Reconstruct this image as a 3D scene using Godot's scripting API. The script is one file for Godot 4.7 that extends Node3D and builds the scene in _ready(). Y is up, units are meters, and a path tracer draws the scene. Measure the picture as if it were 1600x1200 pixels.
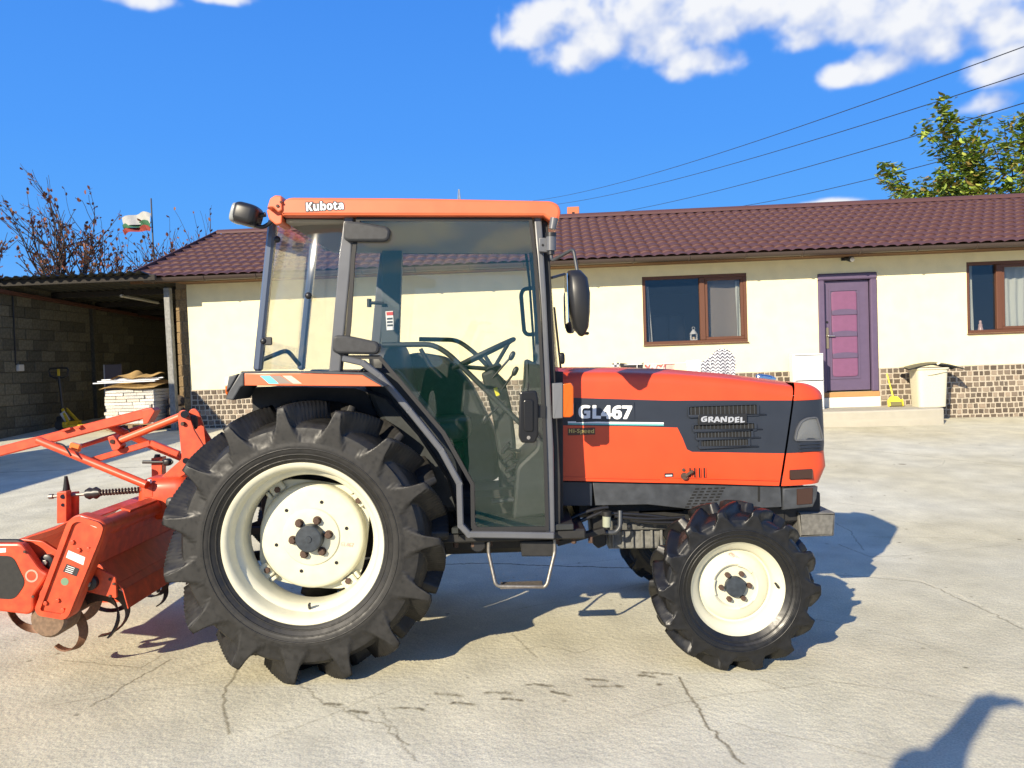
extends Node3D
# A farmyard: an orange cab tractor with a rotary tiller on bare concrete before a cream house.

class Shape:
	var v := PackedVector3Array()
	var n := PackedVector3Array()
	var uv := PackedVector2Array()
	var uv2 := PackedVector2Array()
	var col := PackedColorArray()

	func tri3(a: Vector3, b: Vector3, c: Vector3, na: Vector3, nb: Vector3, nc: Vector3) -> void:
		v.append(a); v.append(c); v.append(b)
		n.append(na); n.append(nc); n.append(nb)

	func tri(a: Vector3, b: Vector3, c: Vector3) -> void:
		var m := (b - a).cross(c - a).normalized()
		tri3(a, b, c, m, m, m)

	func quad(a: Vector3, b: Vector3, c: Vector3, d: Vector3) -> void:
		tri(a, b, c); tri(a, c, d)

	func quadn(a: Vector3, b: Vector3, c: Vector3, d: Vector3, na: Vector3, nb: Vector3, nc: Vector3, nd: Vector3) -> void:
		tri3(a, b, c, na, nb, nc); tri3(a, c, d, na, nc, nd)

	func face(p: Array, out: Vector3) -> void:
		var m: Vector3 = (p[1] - p[0]).cross(p[2] - p[0])
		if m.dot(out) < 0.0:
			p = p.duplicate(); p.reverse()
		for i in range(1, p.size() - 1):
			tri(p[0], p[i], p[i + 1])

	func box(c: Vector3, s: Vector3, b := Basis(), ch := 0.0) -> Shape:
		var h := s / 2.0
		ch = minf(ch, minf(h.x, minf(h.y, h.z)) * 0.95)
		var pt := func(x: float, y: float, z: float) -> Vector3: return c + b * Vector3(x, y, z)
		for a in 3:
			var o := (a + 1) % 3
			var w := (a + 2) % 3
			for sg in [-1.0, 1.0]:
				var p := []
				for q in [[-1, -1], [1, -1], [1, 1], [-1, 1]]:
					var e := Vector3()
					e[a] = sg * h[a]; e[o] = q[0] * (h[o] - ch); e[w] = q[1] * (h[w] - ch)
					p.append(pt.call(e.x, e.y, e.z))
				var out := Vector3(); out[a] = sg
				face(p, b * out)
			if ch > 0.0:
				for s1 in [-1.0, 1.0]:
					for s2 in [-1.0, 1.0]:
						var p := []
						for k in [[0, -1.0], [0, 1.0], [1, 1.0], [1, -1.0]]:
							var e := Vector3()
							e[a] = k[1] * (h[a] - ch)
							e[o] = s1 * (h[o] - (ch if k[0] == 1 else 0.0))
							e[w] = s2 * (h[w] - (ch if k[0] == 0 else 0.0))
							p.append(pt.call(e.x, e.y, e.z))
						var out := Vector3(); out[o] = s1; out[w] = s2
						face(p, b * out)
		if ch > 0.0:
			for sx in [-1.0, 1.0]:
				for sy in [-1.0, 1.0]:
					for sz in [-1.0, 1.0]:
						face([pt.call(sx * h.x, sy * (h.y - ch), sz * (h.z - ch)), pt.call(sx * (h.x - ch), sy * h.y, sz * (h.z - ch)), pt.call(sx * (h.x - ch), sy * (h.y - ch), sz * h.z)], b * Vector3(sx, sy, sz))
		return self

	static func ccw(p: PackedVector2Array) -> PackedVector2Array:
		var s := 0.0
		for i in p.size():
			s += p[i].cross(p[(i + 1) % p.size()])
		if s < 0.0:
			p = p.duplicate(); p.reverse()
		return p

	static func inset(p: PackedVector2Array, d: float) -> PackedVector2Array:
		var o := PackedVector2Array()
		var c := p.size()
		for i in c:
			var e1 := (p[i] - p[(i + c - 1) % c]).normalized()
			var e2 := (p[(i + 1) % c] - p[i]).normalized()
			var n1 := Vector2(-e1.y, e1.x)
			var n2 := Vector2(-e2.y, e2.x)
			o.append(p[i] + (n1 + n2) / maxf(0.35, 1.0 + n1.dot(n2)) * d)
		return o

	func side(a: PackedVector2Array, za: float, b: PackedVector2Array, zb: float, tf: Transform3D, crease := 0.75) -> void:
		var c := a.size()
		var en := []
		for i in c:
			var e := a[(i + 1) % c] - a[i]
			var lean := 0.0
			var d := (b[i] - a[i])
			var o2 := Vector2(e.y, -e.x).normalized()
			lean = -d.dot(o2) / maxf(absf(zb - za), 1e-6) * signf(zb - za)
			en.append(Vector3(o2.x, o2.y, lean).normalized())
		for i in c:
			var j := (i + 1) % c
			var ni: Vector3 = en[i]
			var na := ni
			var nb := ni
			if ni.dot(en[(i + c - 1) % c]) > crease: na = (ni + en[(i + c - 1) % c]).normalized()
			if ni.dot(en[j]) > crease: nb = (ni + en[j]).normalized()
			na = (tf.basis * na).normalized(); nb = (tf.basis * nb).normalized()
			quadn(tf * Vector3(a[i].x, a[i].y, za), tf * Vector3(a[j].x, a[j].y, za), tf * Vector3(b[j].x, b[j].y, zb), tf * Vector3(b[i].x, b[i].y, zb), na, nb, nb, na)

	func cap(p: PackedVector2Array, z: float, up: float, tf: Transform3D, plain := PackedVector2Array()) -> void:
		var t := Geometry2D.triangulate_polygon(p)
		if t.is_empty() and plain.size() == p.size(): t = Geometry2D.triangulate_polygon(plain)
		if t.is_empty():
			for i in range(1, p.size() - 1): t.append_array([0, i, i + 1])
		for i in range(0, t.size(), 3):
			face([tf * Vector3(p[t[i]].x, p[t[i]].y, z), tf * Vector3(p[t[i + 1]].x, p[t[i + 1]].y, z), tf * Vector3(p[t[i + 2]].x, p[t[i + 2]].y, z)], tf.basis * Vector3(0, 0, up))

	func prism(poly: PackedVector2Array, z0: float, z1: float, bev := 0.0, tf := Transform3D()) -> Shape:
		var p := ccw(poly)
		if z0 > z1:
			var t := z0; z0 = z1; z1 = t
		bev = minf(bev, (z1 - z0) * 0.45)
		if bev <= 0.0:
			side(p, z0, p, z1, tf)
			cap(p, z0, -1, tf); cap(p, z1, 1, tf)
		else:
			var q := inset(p, bev)
			var h := inset(p, bev * 0.3)
			cap(q, z0, -1, tf, p); cap(q, z1, 1, tf, p)
			side(q, z0, h, z0 + bev * 0.3, tf)
			side(h, z0 + bev * 0.3, p, z0 + bev, tf)
			side(p, z0 + bev, p, z1 - bev, tf)
			side(p, z1 - bev, h, z1 - bev * 0.3, tf)
			side(h, z1 - bev * 0.3, q, z1, tf)
		return self

	# a flat frame: outer and inner outlines with the same number of points, both counter-clockwise
	func ring(o: PackedVector2Array, q: PackedVector2Array, z0: float, z1: float, tf := Transform3D()) -> Shape:
		var c := o.size()
		var r := q.duplicate(); r.reverse()
		side(o, z0, o, z1, tf)
		side(r, z0, r, z1, tf)
		for i in c:
			var j := (i + 1) % c
			face([tf * Vector3(o[i].x, o[i].y, z1), tf * Vector3(o[j].x, o[j].y, z1), tf * Vector3(q[j].x, q[j].y, z1), tf * Vector3(q[i].x, q[i].y, z1)], tf.basis * Vector3(0, 0, 1))
			face([tf * Vector3(o[i].x, o[i].y, z0), tf * Vector3(o[j].x, o[j].y, z0), tf * Vector3(q[j].x, q[j].y, z0), tf * Vector3(q[i].x, q[i].y, z0)], tf.basis * Vector3(0, 0, -1))
		return self

	func tube(path: Array, r: Variant, sides := 8, closed := false) -> Shape:
		var c := path.size()
		var rings := []
		var nrm := []
		var up := Vector3.UP
		var prev := Vector3()
		for i in c:
			var t: Vector3
			if closed:
				t = (path[(i + 1) % c] - path[(i + c - 1) % c]).normalized()
			else:
				t = (path[mini(i + 1, c - 1)] - path[maxi(i - 1, 0)]).normalized()
			if i == 0:
				up = Vector3.UP if absf(t.y) < 0.9 else Vector3.RIGHT
			up = (up - t * up.dot(t)).normalized()
			var bi := t.cross(up)
			var rr: float = r[i] if r is Array else r
			var ra := PackedVector3Array()
			var na := PackedVector3Array()
			for k in sides:
				var a := TAU * k / sides
				var d := up * cos(a) + bi * sin(a)
				ra.append(path[i] + d * rr); na.append(d)
			rings.append(ra); nrm.append(na)
		for i in (c if closed else c - 1):
			var j := (i + 1) % c
			for k in sides:
				var l := (k + 1) % sides
				quadn(rings[i][k], rings[i][l], rings[j][l], rings[j][k], nrm[i][k], nrm[i][l], nrm[j][l], nrm[j][k])
		if not closed:
			face(Array(rings[0]), path[0] - path[1])
			face(Array(rings[c - 1]), path[c - 1] - path[c - 2])
		return self

	func rod(a: Vector3, b: Vector3, r: float, sides := 10, r2 := -1.0) -> Shape:
		return tube([a, b], [r, r2 if r2 >= 0.0 else r], sides)

	# a square bar between two points
	func bar(a: Vector3, b: Vector3, w: float, h: float, ch := 0.0, side_hint := Vector3(0, 0, 1)) -> Shape:
		var x := (b - a).normalized()
		var z := (side_hint - x * side_hint.dot(x)).normalized()
		if z.length() < 0.5: z = Vector3(1, 0, 0)
		var y := z.cross(x)
		return box((a + b) / 2.0, Vector3(a.distance_to(b), h, w), Basis(x, y, z), ch)

	# revolved about z: profile of (radius, z)
	func lathe(pr: PackedVector2Array, seg := 32, tf := Transform3D(), crease := 0.8) -> Shape:
		var c := pr.size()
		var sn := []
		for i in c - 1:
			var e := pr[i + 1] - pr[i]
			sn.append(Vector2(e.y, -e.x).normalized())
		for i in c - 1:
			var a: Vector2 = sn[i]
			var b: Vector2 = sn[i]
			if i > 0 and a.dot(sn[i - 1]) > crease: a = (a + sn[i - 1]).normalized()
			if i < c - 2 and b.dot(sn[i + 1]) > crease: b = (b + sn[i + 1]).normalized()
			for k in seg:
				var t0 := TAU * k / seg
				var t1 := TAU * (k + 1) / seg
				var f := func(p: Vector2, t: float) -> Vector3: return Vector3(p.x * cos(t), p.x * sin(t), p.y)
				quadn(tf * f.call(pr[i], t0), tf * f.call(pr[i], t1), tf * f.call(pr[i + 1], t1), tf * f.call(pr[i + 1], t0),
					(tf.basis * f.call(a, t0)).normalized(), (tf.basis * f.call(a, t1)).normalized(), (tf.basis * f.call(b, t1)).normalized(), (tf.basis * f.call(b, t0)).normalized())
		return self

	func grid(p: Array, nu: int, nv: int, close_u := false) -> Shape:
		# p holds nu * nv points, u slow; smooth
		var nn := PackedVector3Array()
		nn.resize(nu * nv)
		for i in (nu if close_u else nu - 1):
			var i2 := (i + 1) % nu
			for j in nv - 1:
				var a: Vector3 = p[i * nv + j]
				var b: Vector3 = p[i2 * nv + j]
				var c: Vector3 = p[i2 * nv + j + 1]
				var d: Vector3 = p[i * nv + j + 1]
				var m := (c - a).cross(d - b)
				nn[i * nv + j] += m; nn[i2 * nv + j] += m; nn[i2 * nv + j + 1] += m; nn[i * nv + j + 1] += m
		for i in nn.size():
			nn[i] = nn[i].normalized()
		for i in (nu if close_u else nu - 1):
			var i2 := (i + 1) % nu
			for j in nv - 1:
				quadn(p[i * nv + j], p[i2 * nv + j], p[i2 * nv + j + 1], p[i * nv + j + 1], nn[i * nv + j], nn[i2 * nv + j], nn[i2 * nv + j + 1], nn[i * nv + j + 1])
		return self

	# rounded block: a superellipsoid
	func blob(c: Vector3, s: Vector3, b := Basis(), e := 0.4, nu := 24, nv := 14) -> Shape:
		var p := []
		var w := func(x: float) -> float: return signf(x) * pow(absf(x), e)
		for i in nu:
			var a := TAU * i / nu
			for j in nv + 1:
				var t := PI * (float(j) / nv - 0.5)
				p.append(c + b * (Vector3(w.call(cos(a)) * w.call(cos(t)), w.call(sin(t)), w.call(-sin(a)) * w.call(cos(t))) * s / 2.0))
		return grid(p, nu, nv + 1, true)

	func bolt(at: Vector3, r: float, h: float, dir := Vector3(0, 0, 1)) -> Shape:
		var b := Basis(Quaternion(Vector3(0, 0, 1), dir.normalized()))
		var hex := PackedVector2Array()
		for k in 6: hex.append(Vector2.from_angle(TAU * k / 6) * r)
		prism(hex, 0, h, r * 0.2, Transform3D(b, at))
		return self

	func merge(o: Shape, tf := Transform3D()) -> Shape:
		for i in o.v.size():
			v.append(tf * o.v[i]); n.append((tf.basis * o.n[i]).normalized())
		return self

	# mirrored across z = 0, winding kept right
	func mirror_z(o: Shape) -> Shape:
		for i in range(0, o.v.size(), 3):
			for k in [0, 2, 1]:
				v.append(o.v[i + k] * Vector3(1, 1, -1)); n.append(o.n[i + k] * Vector3(1, 1, -1))
		return self

	func mesh() -> ArrayMesh:
		var a := []
		a.resize(Mesh.ARRAY_MAX)
		a[Mesh.ARRAY_VERTEX] = v
		a[Mesh.ARRAY_NORMAL] = n
		if uv.size() == v.size(): a[Mesh.ARRAY_TEX_UV] = uv
		if uv2.size() == v.size(): a[Mesh.ARRAY_TEX_UV2] = uv2
		if col.size() == v.size(): a[Mesh.ARRAY_COLOR] = col
		var m := ArrayMesh.new()
		m.add_surface_from_arrays(Mesh.PRIMITIVE_TRIANGLES, a)
		return m

func rnd(p: PackedVector2Array, r: Variant, seg := 4) -> PackedVector2Array:
	var o := PackedVector2Array()
	var c := p.size()
	for i in c:
		var rr: float = r[i] if r is Array else r
		var a := p[(i + c - 1) % c] - p[i]
		var b := p[(i + 1) % c] - p[i]
		var t := minf(rr, 0.46 * minf(a.length(), b.length()))
		if t < 2e-4:
			o.append(p[i]); continue
		var s := p[i] + a.normalized() * t
		var e := p[i] + b.normalized() * t
		for k in seg + 1:
			var q := float(k) / seg
			o.append(s.lerp(p[i], q).lerp(p[i].lerp(e, q), q))
	return o

func bend(p: Array, r: float, seg := 4) -> Array:
	var o := [p[0]]
	for i in range(1, p.size() - 1):
		var a: Vector3 = p[i - 1] - p[i]
		var b: Vector3 = p[i + 1] - p[i]
		var t := minf(r, 0.48 * minf(a.length(), b.length()))
		var s: Vector3 = p[i] + a.normalized() * t
		var e: Vector3 = p[i] + b.normalized() * t
		for k in seg + 1:
			var q := float(k) / seg
			o.append(s.lerp(p[i], q).lerp(p[i].lerp(e, q), q))
	o.append(p[p.size() - 1])
	return o

func rect(x0: float, y0: float, x1: float, y1: float) -> PackedVector2Array:
	return PackedVector2Array([Vector2(x0, y0), Vector2(x1, y0), Vector2(x1, y1), Vector2(x0, y1)])

func circle(c: Vector2, r: float, k := 24) -> PackedVector2Array:
	var o := PackedVector2Array()
	for i in k: o.append(c + Vector2.from_angle(TAU * i / k) * r)
	return o

var rng := RandomNumberGenerator.new()
var taken := {}
var mats := {}
var noises := {}

func numbered(called: String) -> String:
	taken[called] = taken.get(called, -1) + 1
	return called if taken[called] == 0 else "%s_%03d" % [called, taken[called]]

func thing(called: String, label: String, category: String, at := Vector3.ZERO, turn := 0.0, group := "") -> Node3D:
	var o := Node3D.new()
	o.name = numbered(called)
	add_child(o)
	o.position = at
	o.rotation.y = turn
	o.set_meta("label", label)
	o.set_meta("category", category)
	o.set_meta("kind", "thing")
	if group: o.set_meta("group", group)
	return o

func part(parent: Node, called: String, s: Variant, m: Material) -> MeshInstance3D:
	var o := MeshInstance3D.new()
	o.name = called
	o.mesh = s.mesh() if s is Shape else s
	o.material_override = m
	parent.add_child(o, true)
	return o

func structure(called: String, s: Variant, m: Material) -> MeshInstance3D:
	var o := part(self, called, s, m)
	o.set_meta("kind", "structure")
	return o

# moves a thing's origin to the middle of its base, its parts staying where they are
func rebase(o: Node3D) -> Node3D:
	var box := AABB()
	var first := true
	for c in o.get_children():
		if c is MeshInstance3D:
			var b: AABB = c.transform * c.mesh.get_aabb()
			box = b if first else box.merge(b)
			first = false
	var d := Vector3(box.get_center().x, box.position.y, box.get_center().z)
	for c in o.get_children():
		c.position -= d
	o.position += o.basis * d
	return o

func noise_tex(key: String, size: int, freq: float, lo: float, hi: float, oct := 4, sd := 1, contrast := 0.5) -> NoiseTexture2D:
	if noises.has(key): return noises[key]
	var f := FastNoiseLite.new()
	f.noise_type = FastNoiseLite.TYPE_SIMPLEX_SMOOTH
	f.frequency = freq
	f.fractal_octaves = oct
	f.seed = sd
	var t := NoiseTexture2D.new()
	t.width = size; t.height = size; t.seamless = true
	t.noise = f
	var g := Gradient.new()
	g.offsets = PackedFloat32Array([0.5 - contrast / 2.0, 0.5 + contrast / 2.0])
	g.colors = PackedColorArray([Color(lo, lo, lo), Color(hi, hi, hi)])
	t.color_ramp = g
	noises[key] = t
	return t

# c is linear; o: tex (noise texture), scale (tiles per metre), metal, coat, bump (noise texture), relief (cm), world
func mat(called: String, c: Color, rough := 0.6, o := {}) -> StandardMaterial3D:
	if mats.has(called): return mats[called]
	var m := StandardMaterial3D.new()
	m.resource_name = called
	m.albedo_color = Color(c.r, c.g, c.b).linear_to_srgb()
	m.roughness = rough
	m.metallic = o.get("metal", 0.0)
	if o.has("spec"): m.metallic_specular = o.spec
	if o.has("tex") or o.has("bump") or o.has("rtex"):
		m.uv1_triplanar = true
		m.uv1_world_triplanar = o.get("world", false)
		var s: float = o.get("scale", 1.0)
		m.uv1_scale = Vector3(s, s, s)
		if o.has("tex"): m.albedo_texture = o.tex
		if o.has("rtex"): m.roughness_texture = o.rtex
		if o.has("bump"):
			m.heightmap_enabled = true
			m.heightmap_texture = o.bump
			m.heightmap_scale = o.get("relief", 0.2)
	if o.has("coat"):
		m.clearcoat_enabled = true
		m.clearcoat = o.coat
		m.clearcoat_roughness = o.get("coat_rough", 0.08)
	if o.has("rim"):
		m.rim_enabled = true; m.rim = o.rim
	if o.has("back"):
		m.backlight_enabled = true; m.backlight = o.back
	if o.has("vcol"): m.vertex_color_use_as_albedo = true
	m.cull_mode = BaseMaterial3D.CULL_DISABLED
	mats[called] = m
	return m

func glass(called: String, c: Color, alpha: float, rough := 0.0) -> StandardMaterial3D:
	if mats.has(called): return mats[called]
	var m := StandardMaterial3D.new()
	m.resource_name = called
	var s := Color(c.r, c.g, c.b).linear_to_srgb()
	m.albedo_color = Color(s.r, s.g, s.b, alpha)
	m.transparency = BaseMaterial3D.TRANSPARENCY_ALPHA
	m.roughness = rough
	m.metallic_specular = 0.5
	m.cull_mode = BaseMaterial3D.CULL_DISABLED
	mats[called] = m
	return m

func lettering(parent: Node, called: String, text: String, at: Vector3, height: float, width: float, m: Material, bold := 0.6, italic := 0.0, deep := 0.002, tilt := 0.0, spread := 0.0) -> MeshInstance3D:
	var f := SystemFont.new()
	f.font_names = PackedStringArray(["Droid Sans"])
	f.font_weight = 700
	var fv := FontVariation.new()
	fv.base_font = f
	fv.variation_embolden = bold
	if italic != 0.0: fv.variation_transform = Transform2D(Vector2(1, 0), Vector2(italic, 1), Vector2())
	var t := TextMesh.new()
	t.text = text
	t.font = fv
	t.font_size = 48
	t.pixel_size = 0.01
	t.depth = 0.02
	t.curve_step = 1.0
	var b := t.get_aabb()
	var o := MeshInstance3D.new()
	o.name = called
	o.material_override = m
	if spread > 0.0:   # thicker strokes: the same letters set several times, each a little aside
		var src := Shape.new()
		for k in t.get_surface_count():
			var arr := t.surface_get_arrays(k)
			for i in (arr[Mesh.ARRAY_INDEX] if arr[Mesh.ARRAY_INDEX] != null else range(arr[Mesh.ARRAY_VERTEX].size())):
				src.v.append(arr[Mesh.ARRAY_VERTEX][i]); src.n.append(arr[Mesh.ARRAY_NORMAL][i])
		var all := Shape.new()
		for k in 12:
			all.merge(src, Transform3D(Basis(), Vector3(cos(TAU * k / 12), sin(TAU * k / 12), 0.0004 * k / spread) * spread))
		all.merge(src)
		o.mesh = all.mesh()
		b = b.grow(spread)
	else:
		o.mesh = t
	var k := Vector3(width / maxf(b.size.x, 0.001), height / maxf(b.size.y, 0.001), deep / 0.02)
	o.basis = Basis(Vector3(0, 0, 1), tilt) * Basis.from_scale(k)
	o.position = at - o.basis * b.get_center()
	parent.add_child(o, true)
	return o

func gy(x: float, z: float) -> float:
	var t := clampf((-z - 5.8) / 7.9, 0.0, 1.5)
	return t * lerpf(0.47, 0.3, clampf((x + 6.0) / 14.7, 0.0, 1.0))


const SUN_TURN := 34.0   # degrees to the right of the view direction that the light travels
const SUN_HIGH := 25.0

func setup_light() -> void:
	var cam := Camera3D.new()
	cam.name = "camera"
	cam.position = Vector3(0, 1.46, 0)
	cam.rotation = Vector3(-0.025, 0, -0.0332)
	cam.fov = 52.9777
	cam.near = 0.05
	cam.far = 2000.0
	add_child(cam)
	cam.current = true

	var e := Environment.new()
	e.background_mode = Environment.BG_SKY
	e.tonemap_mode = Environment.TONE_MAPPER_LINEAR
	e.tonemap_exposure = 1.65
	e.sdfgi_enabled = true
	e.ssao_enabled = true
	e.ssil_enabled = true
	var sky := Sky.new()
	var pano := PanoramaSkyMaterial.new()
	pano.panorama = sky_picture()
	sky.sky_material = pano
	e.sky = sky
	var we := WorldEnvironment.new()
	we.name = "world_environment"
	we.environment = e
	add_child(we)

	var sun := DirectionalLight3D.new()
	sun.name = "sun"
	sun.light_energy = 1.6
	sun.light_color = Color(1.0, 0.945, 0.84)
	sun.light_angular_distance = 0.53
	sun.shadow_enabled = true
	var a := deg_to_rad(SUN_TURN)
	var h := deg_to_rad(SUN_HIGH)
	var d := Vector3(sin(a) * cos(h), -sin(h), -cos(a) * cos(h))
	sun.basis = Basis.looking_at(d, Vector3.UP)
	add_child(sun)

# blue autumn sky with fair-weather cumulus, the same all round
func sky_picture() -> ImageTexture:
	var w := 3072
	var h := 1536
	var k := 1.0 / 1.65
	var im := Image.create(w, h, false, Image.FORMAT_RGBF)
	var stops := [[0.0, Color(0.30, 0.58, 1.0)], [3.0, Color(0.20, 0.50, 1.0)], [8.0, Color(0.115, 0.42, 1.0)], [16.0, Color(0.085, 0.345, 0.97)], [27.0, Color(0.062, 0.275, 0.87)], [45.0, Color(0.047, 0.21, 0.72)], [90.0, Color(0.035, 0.155, 0.56)]]
	for y in h:
		var el := 90.0 - 180.0 * (y + 0.5) / h
		var c := Color(0.22, 0.21, 0.19)
		if el >= 0.0:
			for i in stops.size() - 1:
				if el >= stops[i][0] and el <= stops[i + 1][0]:
					var t: float = (el - stops[i][0]) / (stops[i + 1][0] - stops[i][0])
					c = stops[i][1].lerp(stops[i + 1][1], t)
		im.fill_rect(Rect2i(0, y, w, 1), Color(c.r * k, c.g * k, c.b * k))
	# lumps: azimuth, elevation, half width, half height in degrees
	var lumps := []
	var seen := [Vector2(4.6554, 24.1059), Vector2(2.7379, 23.0337), Vector2(4.7946, 21.5348), Vector2(7.3893, 22.3619), Vector2(10.2056, 23.8759), Vector2(12.4097, 21.9124), Vector2(13.9293, 20.3659), Vector2(12.907, 23.4059), Vector2(15.9819, 22.651), Vector2(18.9874, 22.6047), Vector2(22.2866, 22.2535), Vector2(25.0438, 21.5668), Vector2(23.0605, 21.0055), Vector2(27.6795, 20.681), Vector2(30.5585, 20.4154), Vector2(32.5985, 19.4186), Vector2(28.7509, 19.1918), Vector2(26.1319, 18.5836), Vector2(24.185, 18.1596), Vector2(33.5544, 16.9078), Vector2(32.0215, 15.1196), Vector2(-24.8492, 23.8438), Vector2(-20.2384, 24.6025), Vector2(22.4101, 10.1967), Vector2(4.6498, 10.3524)]
	var sizes := [[5, 1.9], [3, 1.9], [3.4, 1.7], [3, 2], [6, 2.6], [5, 2.6], [3.4, 1.6], [6, 2], [5, 2.4], [6, 2.2], [6, 2.2], [5, 2.2], [4, 1.5], [5, 2.4], [6, 2], [5, 2], [4, 1.8], [3, 1.4], [2.2, 1.2], [3.4, 1.5], [1.8, 0.8], [3.2, 0.8], [3, 0.7], [2.4, 0.4], [1.4, 0.4]]
	for i in seen.size():
		lumps.append([seen[i].x, seen[i].y, sizes[i][0], sizes[i][1], 0.85 if i != 20 else 0.5])
	var r := RandomNumberGenerator.new()
	r.seed = 41
	for i in 46:
		var az := r.randf_range(38.0, 326.0)
		var el := r.randf_range(14.0, 48.0)
		var many := r.randi_range(3, 7)
		for j in many:
			lumps.append([az + r.randf_range(-7, 7), el + r.randf_range(-1.6, 1.6), r.randf_range(2.5, 6.0), r.randf_range(1.2, 2.6), 0.85])
	for i in 60:
		lumps.append([r.randf_range(60.0, 300.0), r.randf_range(5.5, 10.5), r.randf_range(2.5, 6.0), r.randf_range(0.7, 1.5), 0.8])
	for i in 14:   # overhead, above the frame
		lumps.append([r.randf_range(-40.0, 40.0), r.randf_range(34.0, 50.0), r.randf_range(4, 8), r.randf_range(1.5, 3.0), 0.85])
	var rows := h / 2
	var field := PackedFloat32Array()
	field.resize(w * rows)
	field.fill(-9.0)
	var per := w / 360.0
	var x_touched := {}
	for l in lumps:
		var cx: float = l[0] * per
		var cy: float = (90.0 - l[1]) * per
		var rx: float = l[2] * per / cos(deg_to_rad(l[1]))
		var ry: float = l[3] * per
		for y in range(maxi(0, int(cy - ry * 1.35)), mini(rows, int(cy + ry * 1.35))):
			var dy := (y - cy) / ry
			# flatter below, rounder above
			if dy > 0.0: dy *= 1.25
			for x in range(int(cx - rx * 1.35), int(cx + rx * 1.35)):
				var dx := (x - cx) / rx
				var f: float = l[4] * (1.0 - dx * dx - dy * dy)
				var at := y * w + posmod(x, w)
				if f > field[at]: field[at] = f
	var fn := FastNoiseLite.new()
	fn.noise_type = FastNoiseLite.TYPE_SIMPLEX_SMOOTH
	fn.frequency = 0.016
	fn.fractal_octaves = 6
	fn.fractal_gain = 0.56
	fn.seed = 5
	var full := PackedFloat32Array()
	full.resize(w * rows)
	full.fill(-1.0)
	for y in rows:
		for x in w:
			var at := y * w + x
			if field[at] > -0.75:
				full[at] = 1.12 * field[at] + 0.78 * fn.get_noise_2d(x * 1.7, y * 2.2)
	var up := int(1.5 * per)
	for y in range(up, rows - 1):
		for x in w:
			var at := y * w + x
			var f := full[at]
			if f <= -0.04: continue
			var a := smoothstep(-0.04, 0.85, f) * 0.96
			var above := maxf(full[at - up * w], -0.2)
			var side := maxf(full[y * w + posmod(x - up, w)], -0.2)
			var lit := clampf(0.66 + 0.80 * (f - above) + 0.42 * (f - side) - 0.10 * maxf(f, 0.0), 0.0, 1.0)
			var c := Color(0.40, 0.52, 0.84).lerp(Color(0.95, 0.96, 0.98), lit)
			var s := im.get_pixel(x, y)
			im.set_pixel(x, y, Color(lerpf(s.r, c.r * k, a), lerpf(s.g, c.g * k, a), lerpf(s.b, c.b * k, a)))
	return ImageTexture.create_from_image(im)


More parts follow.
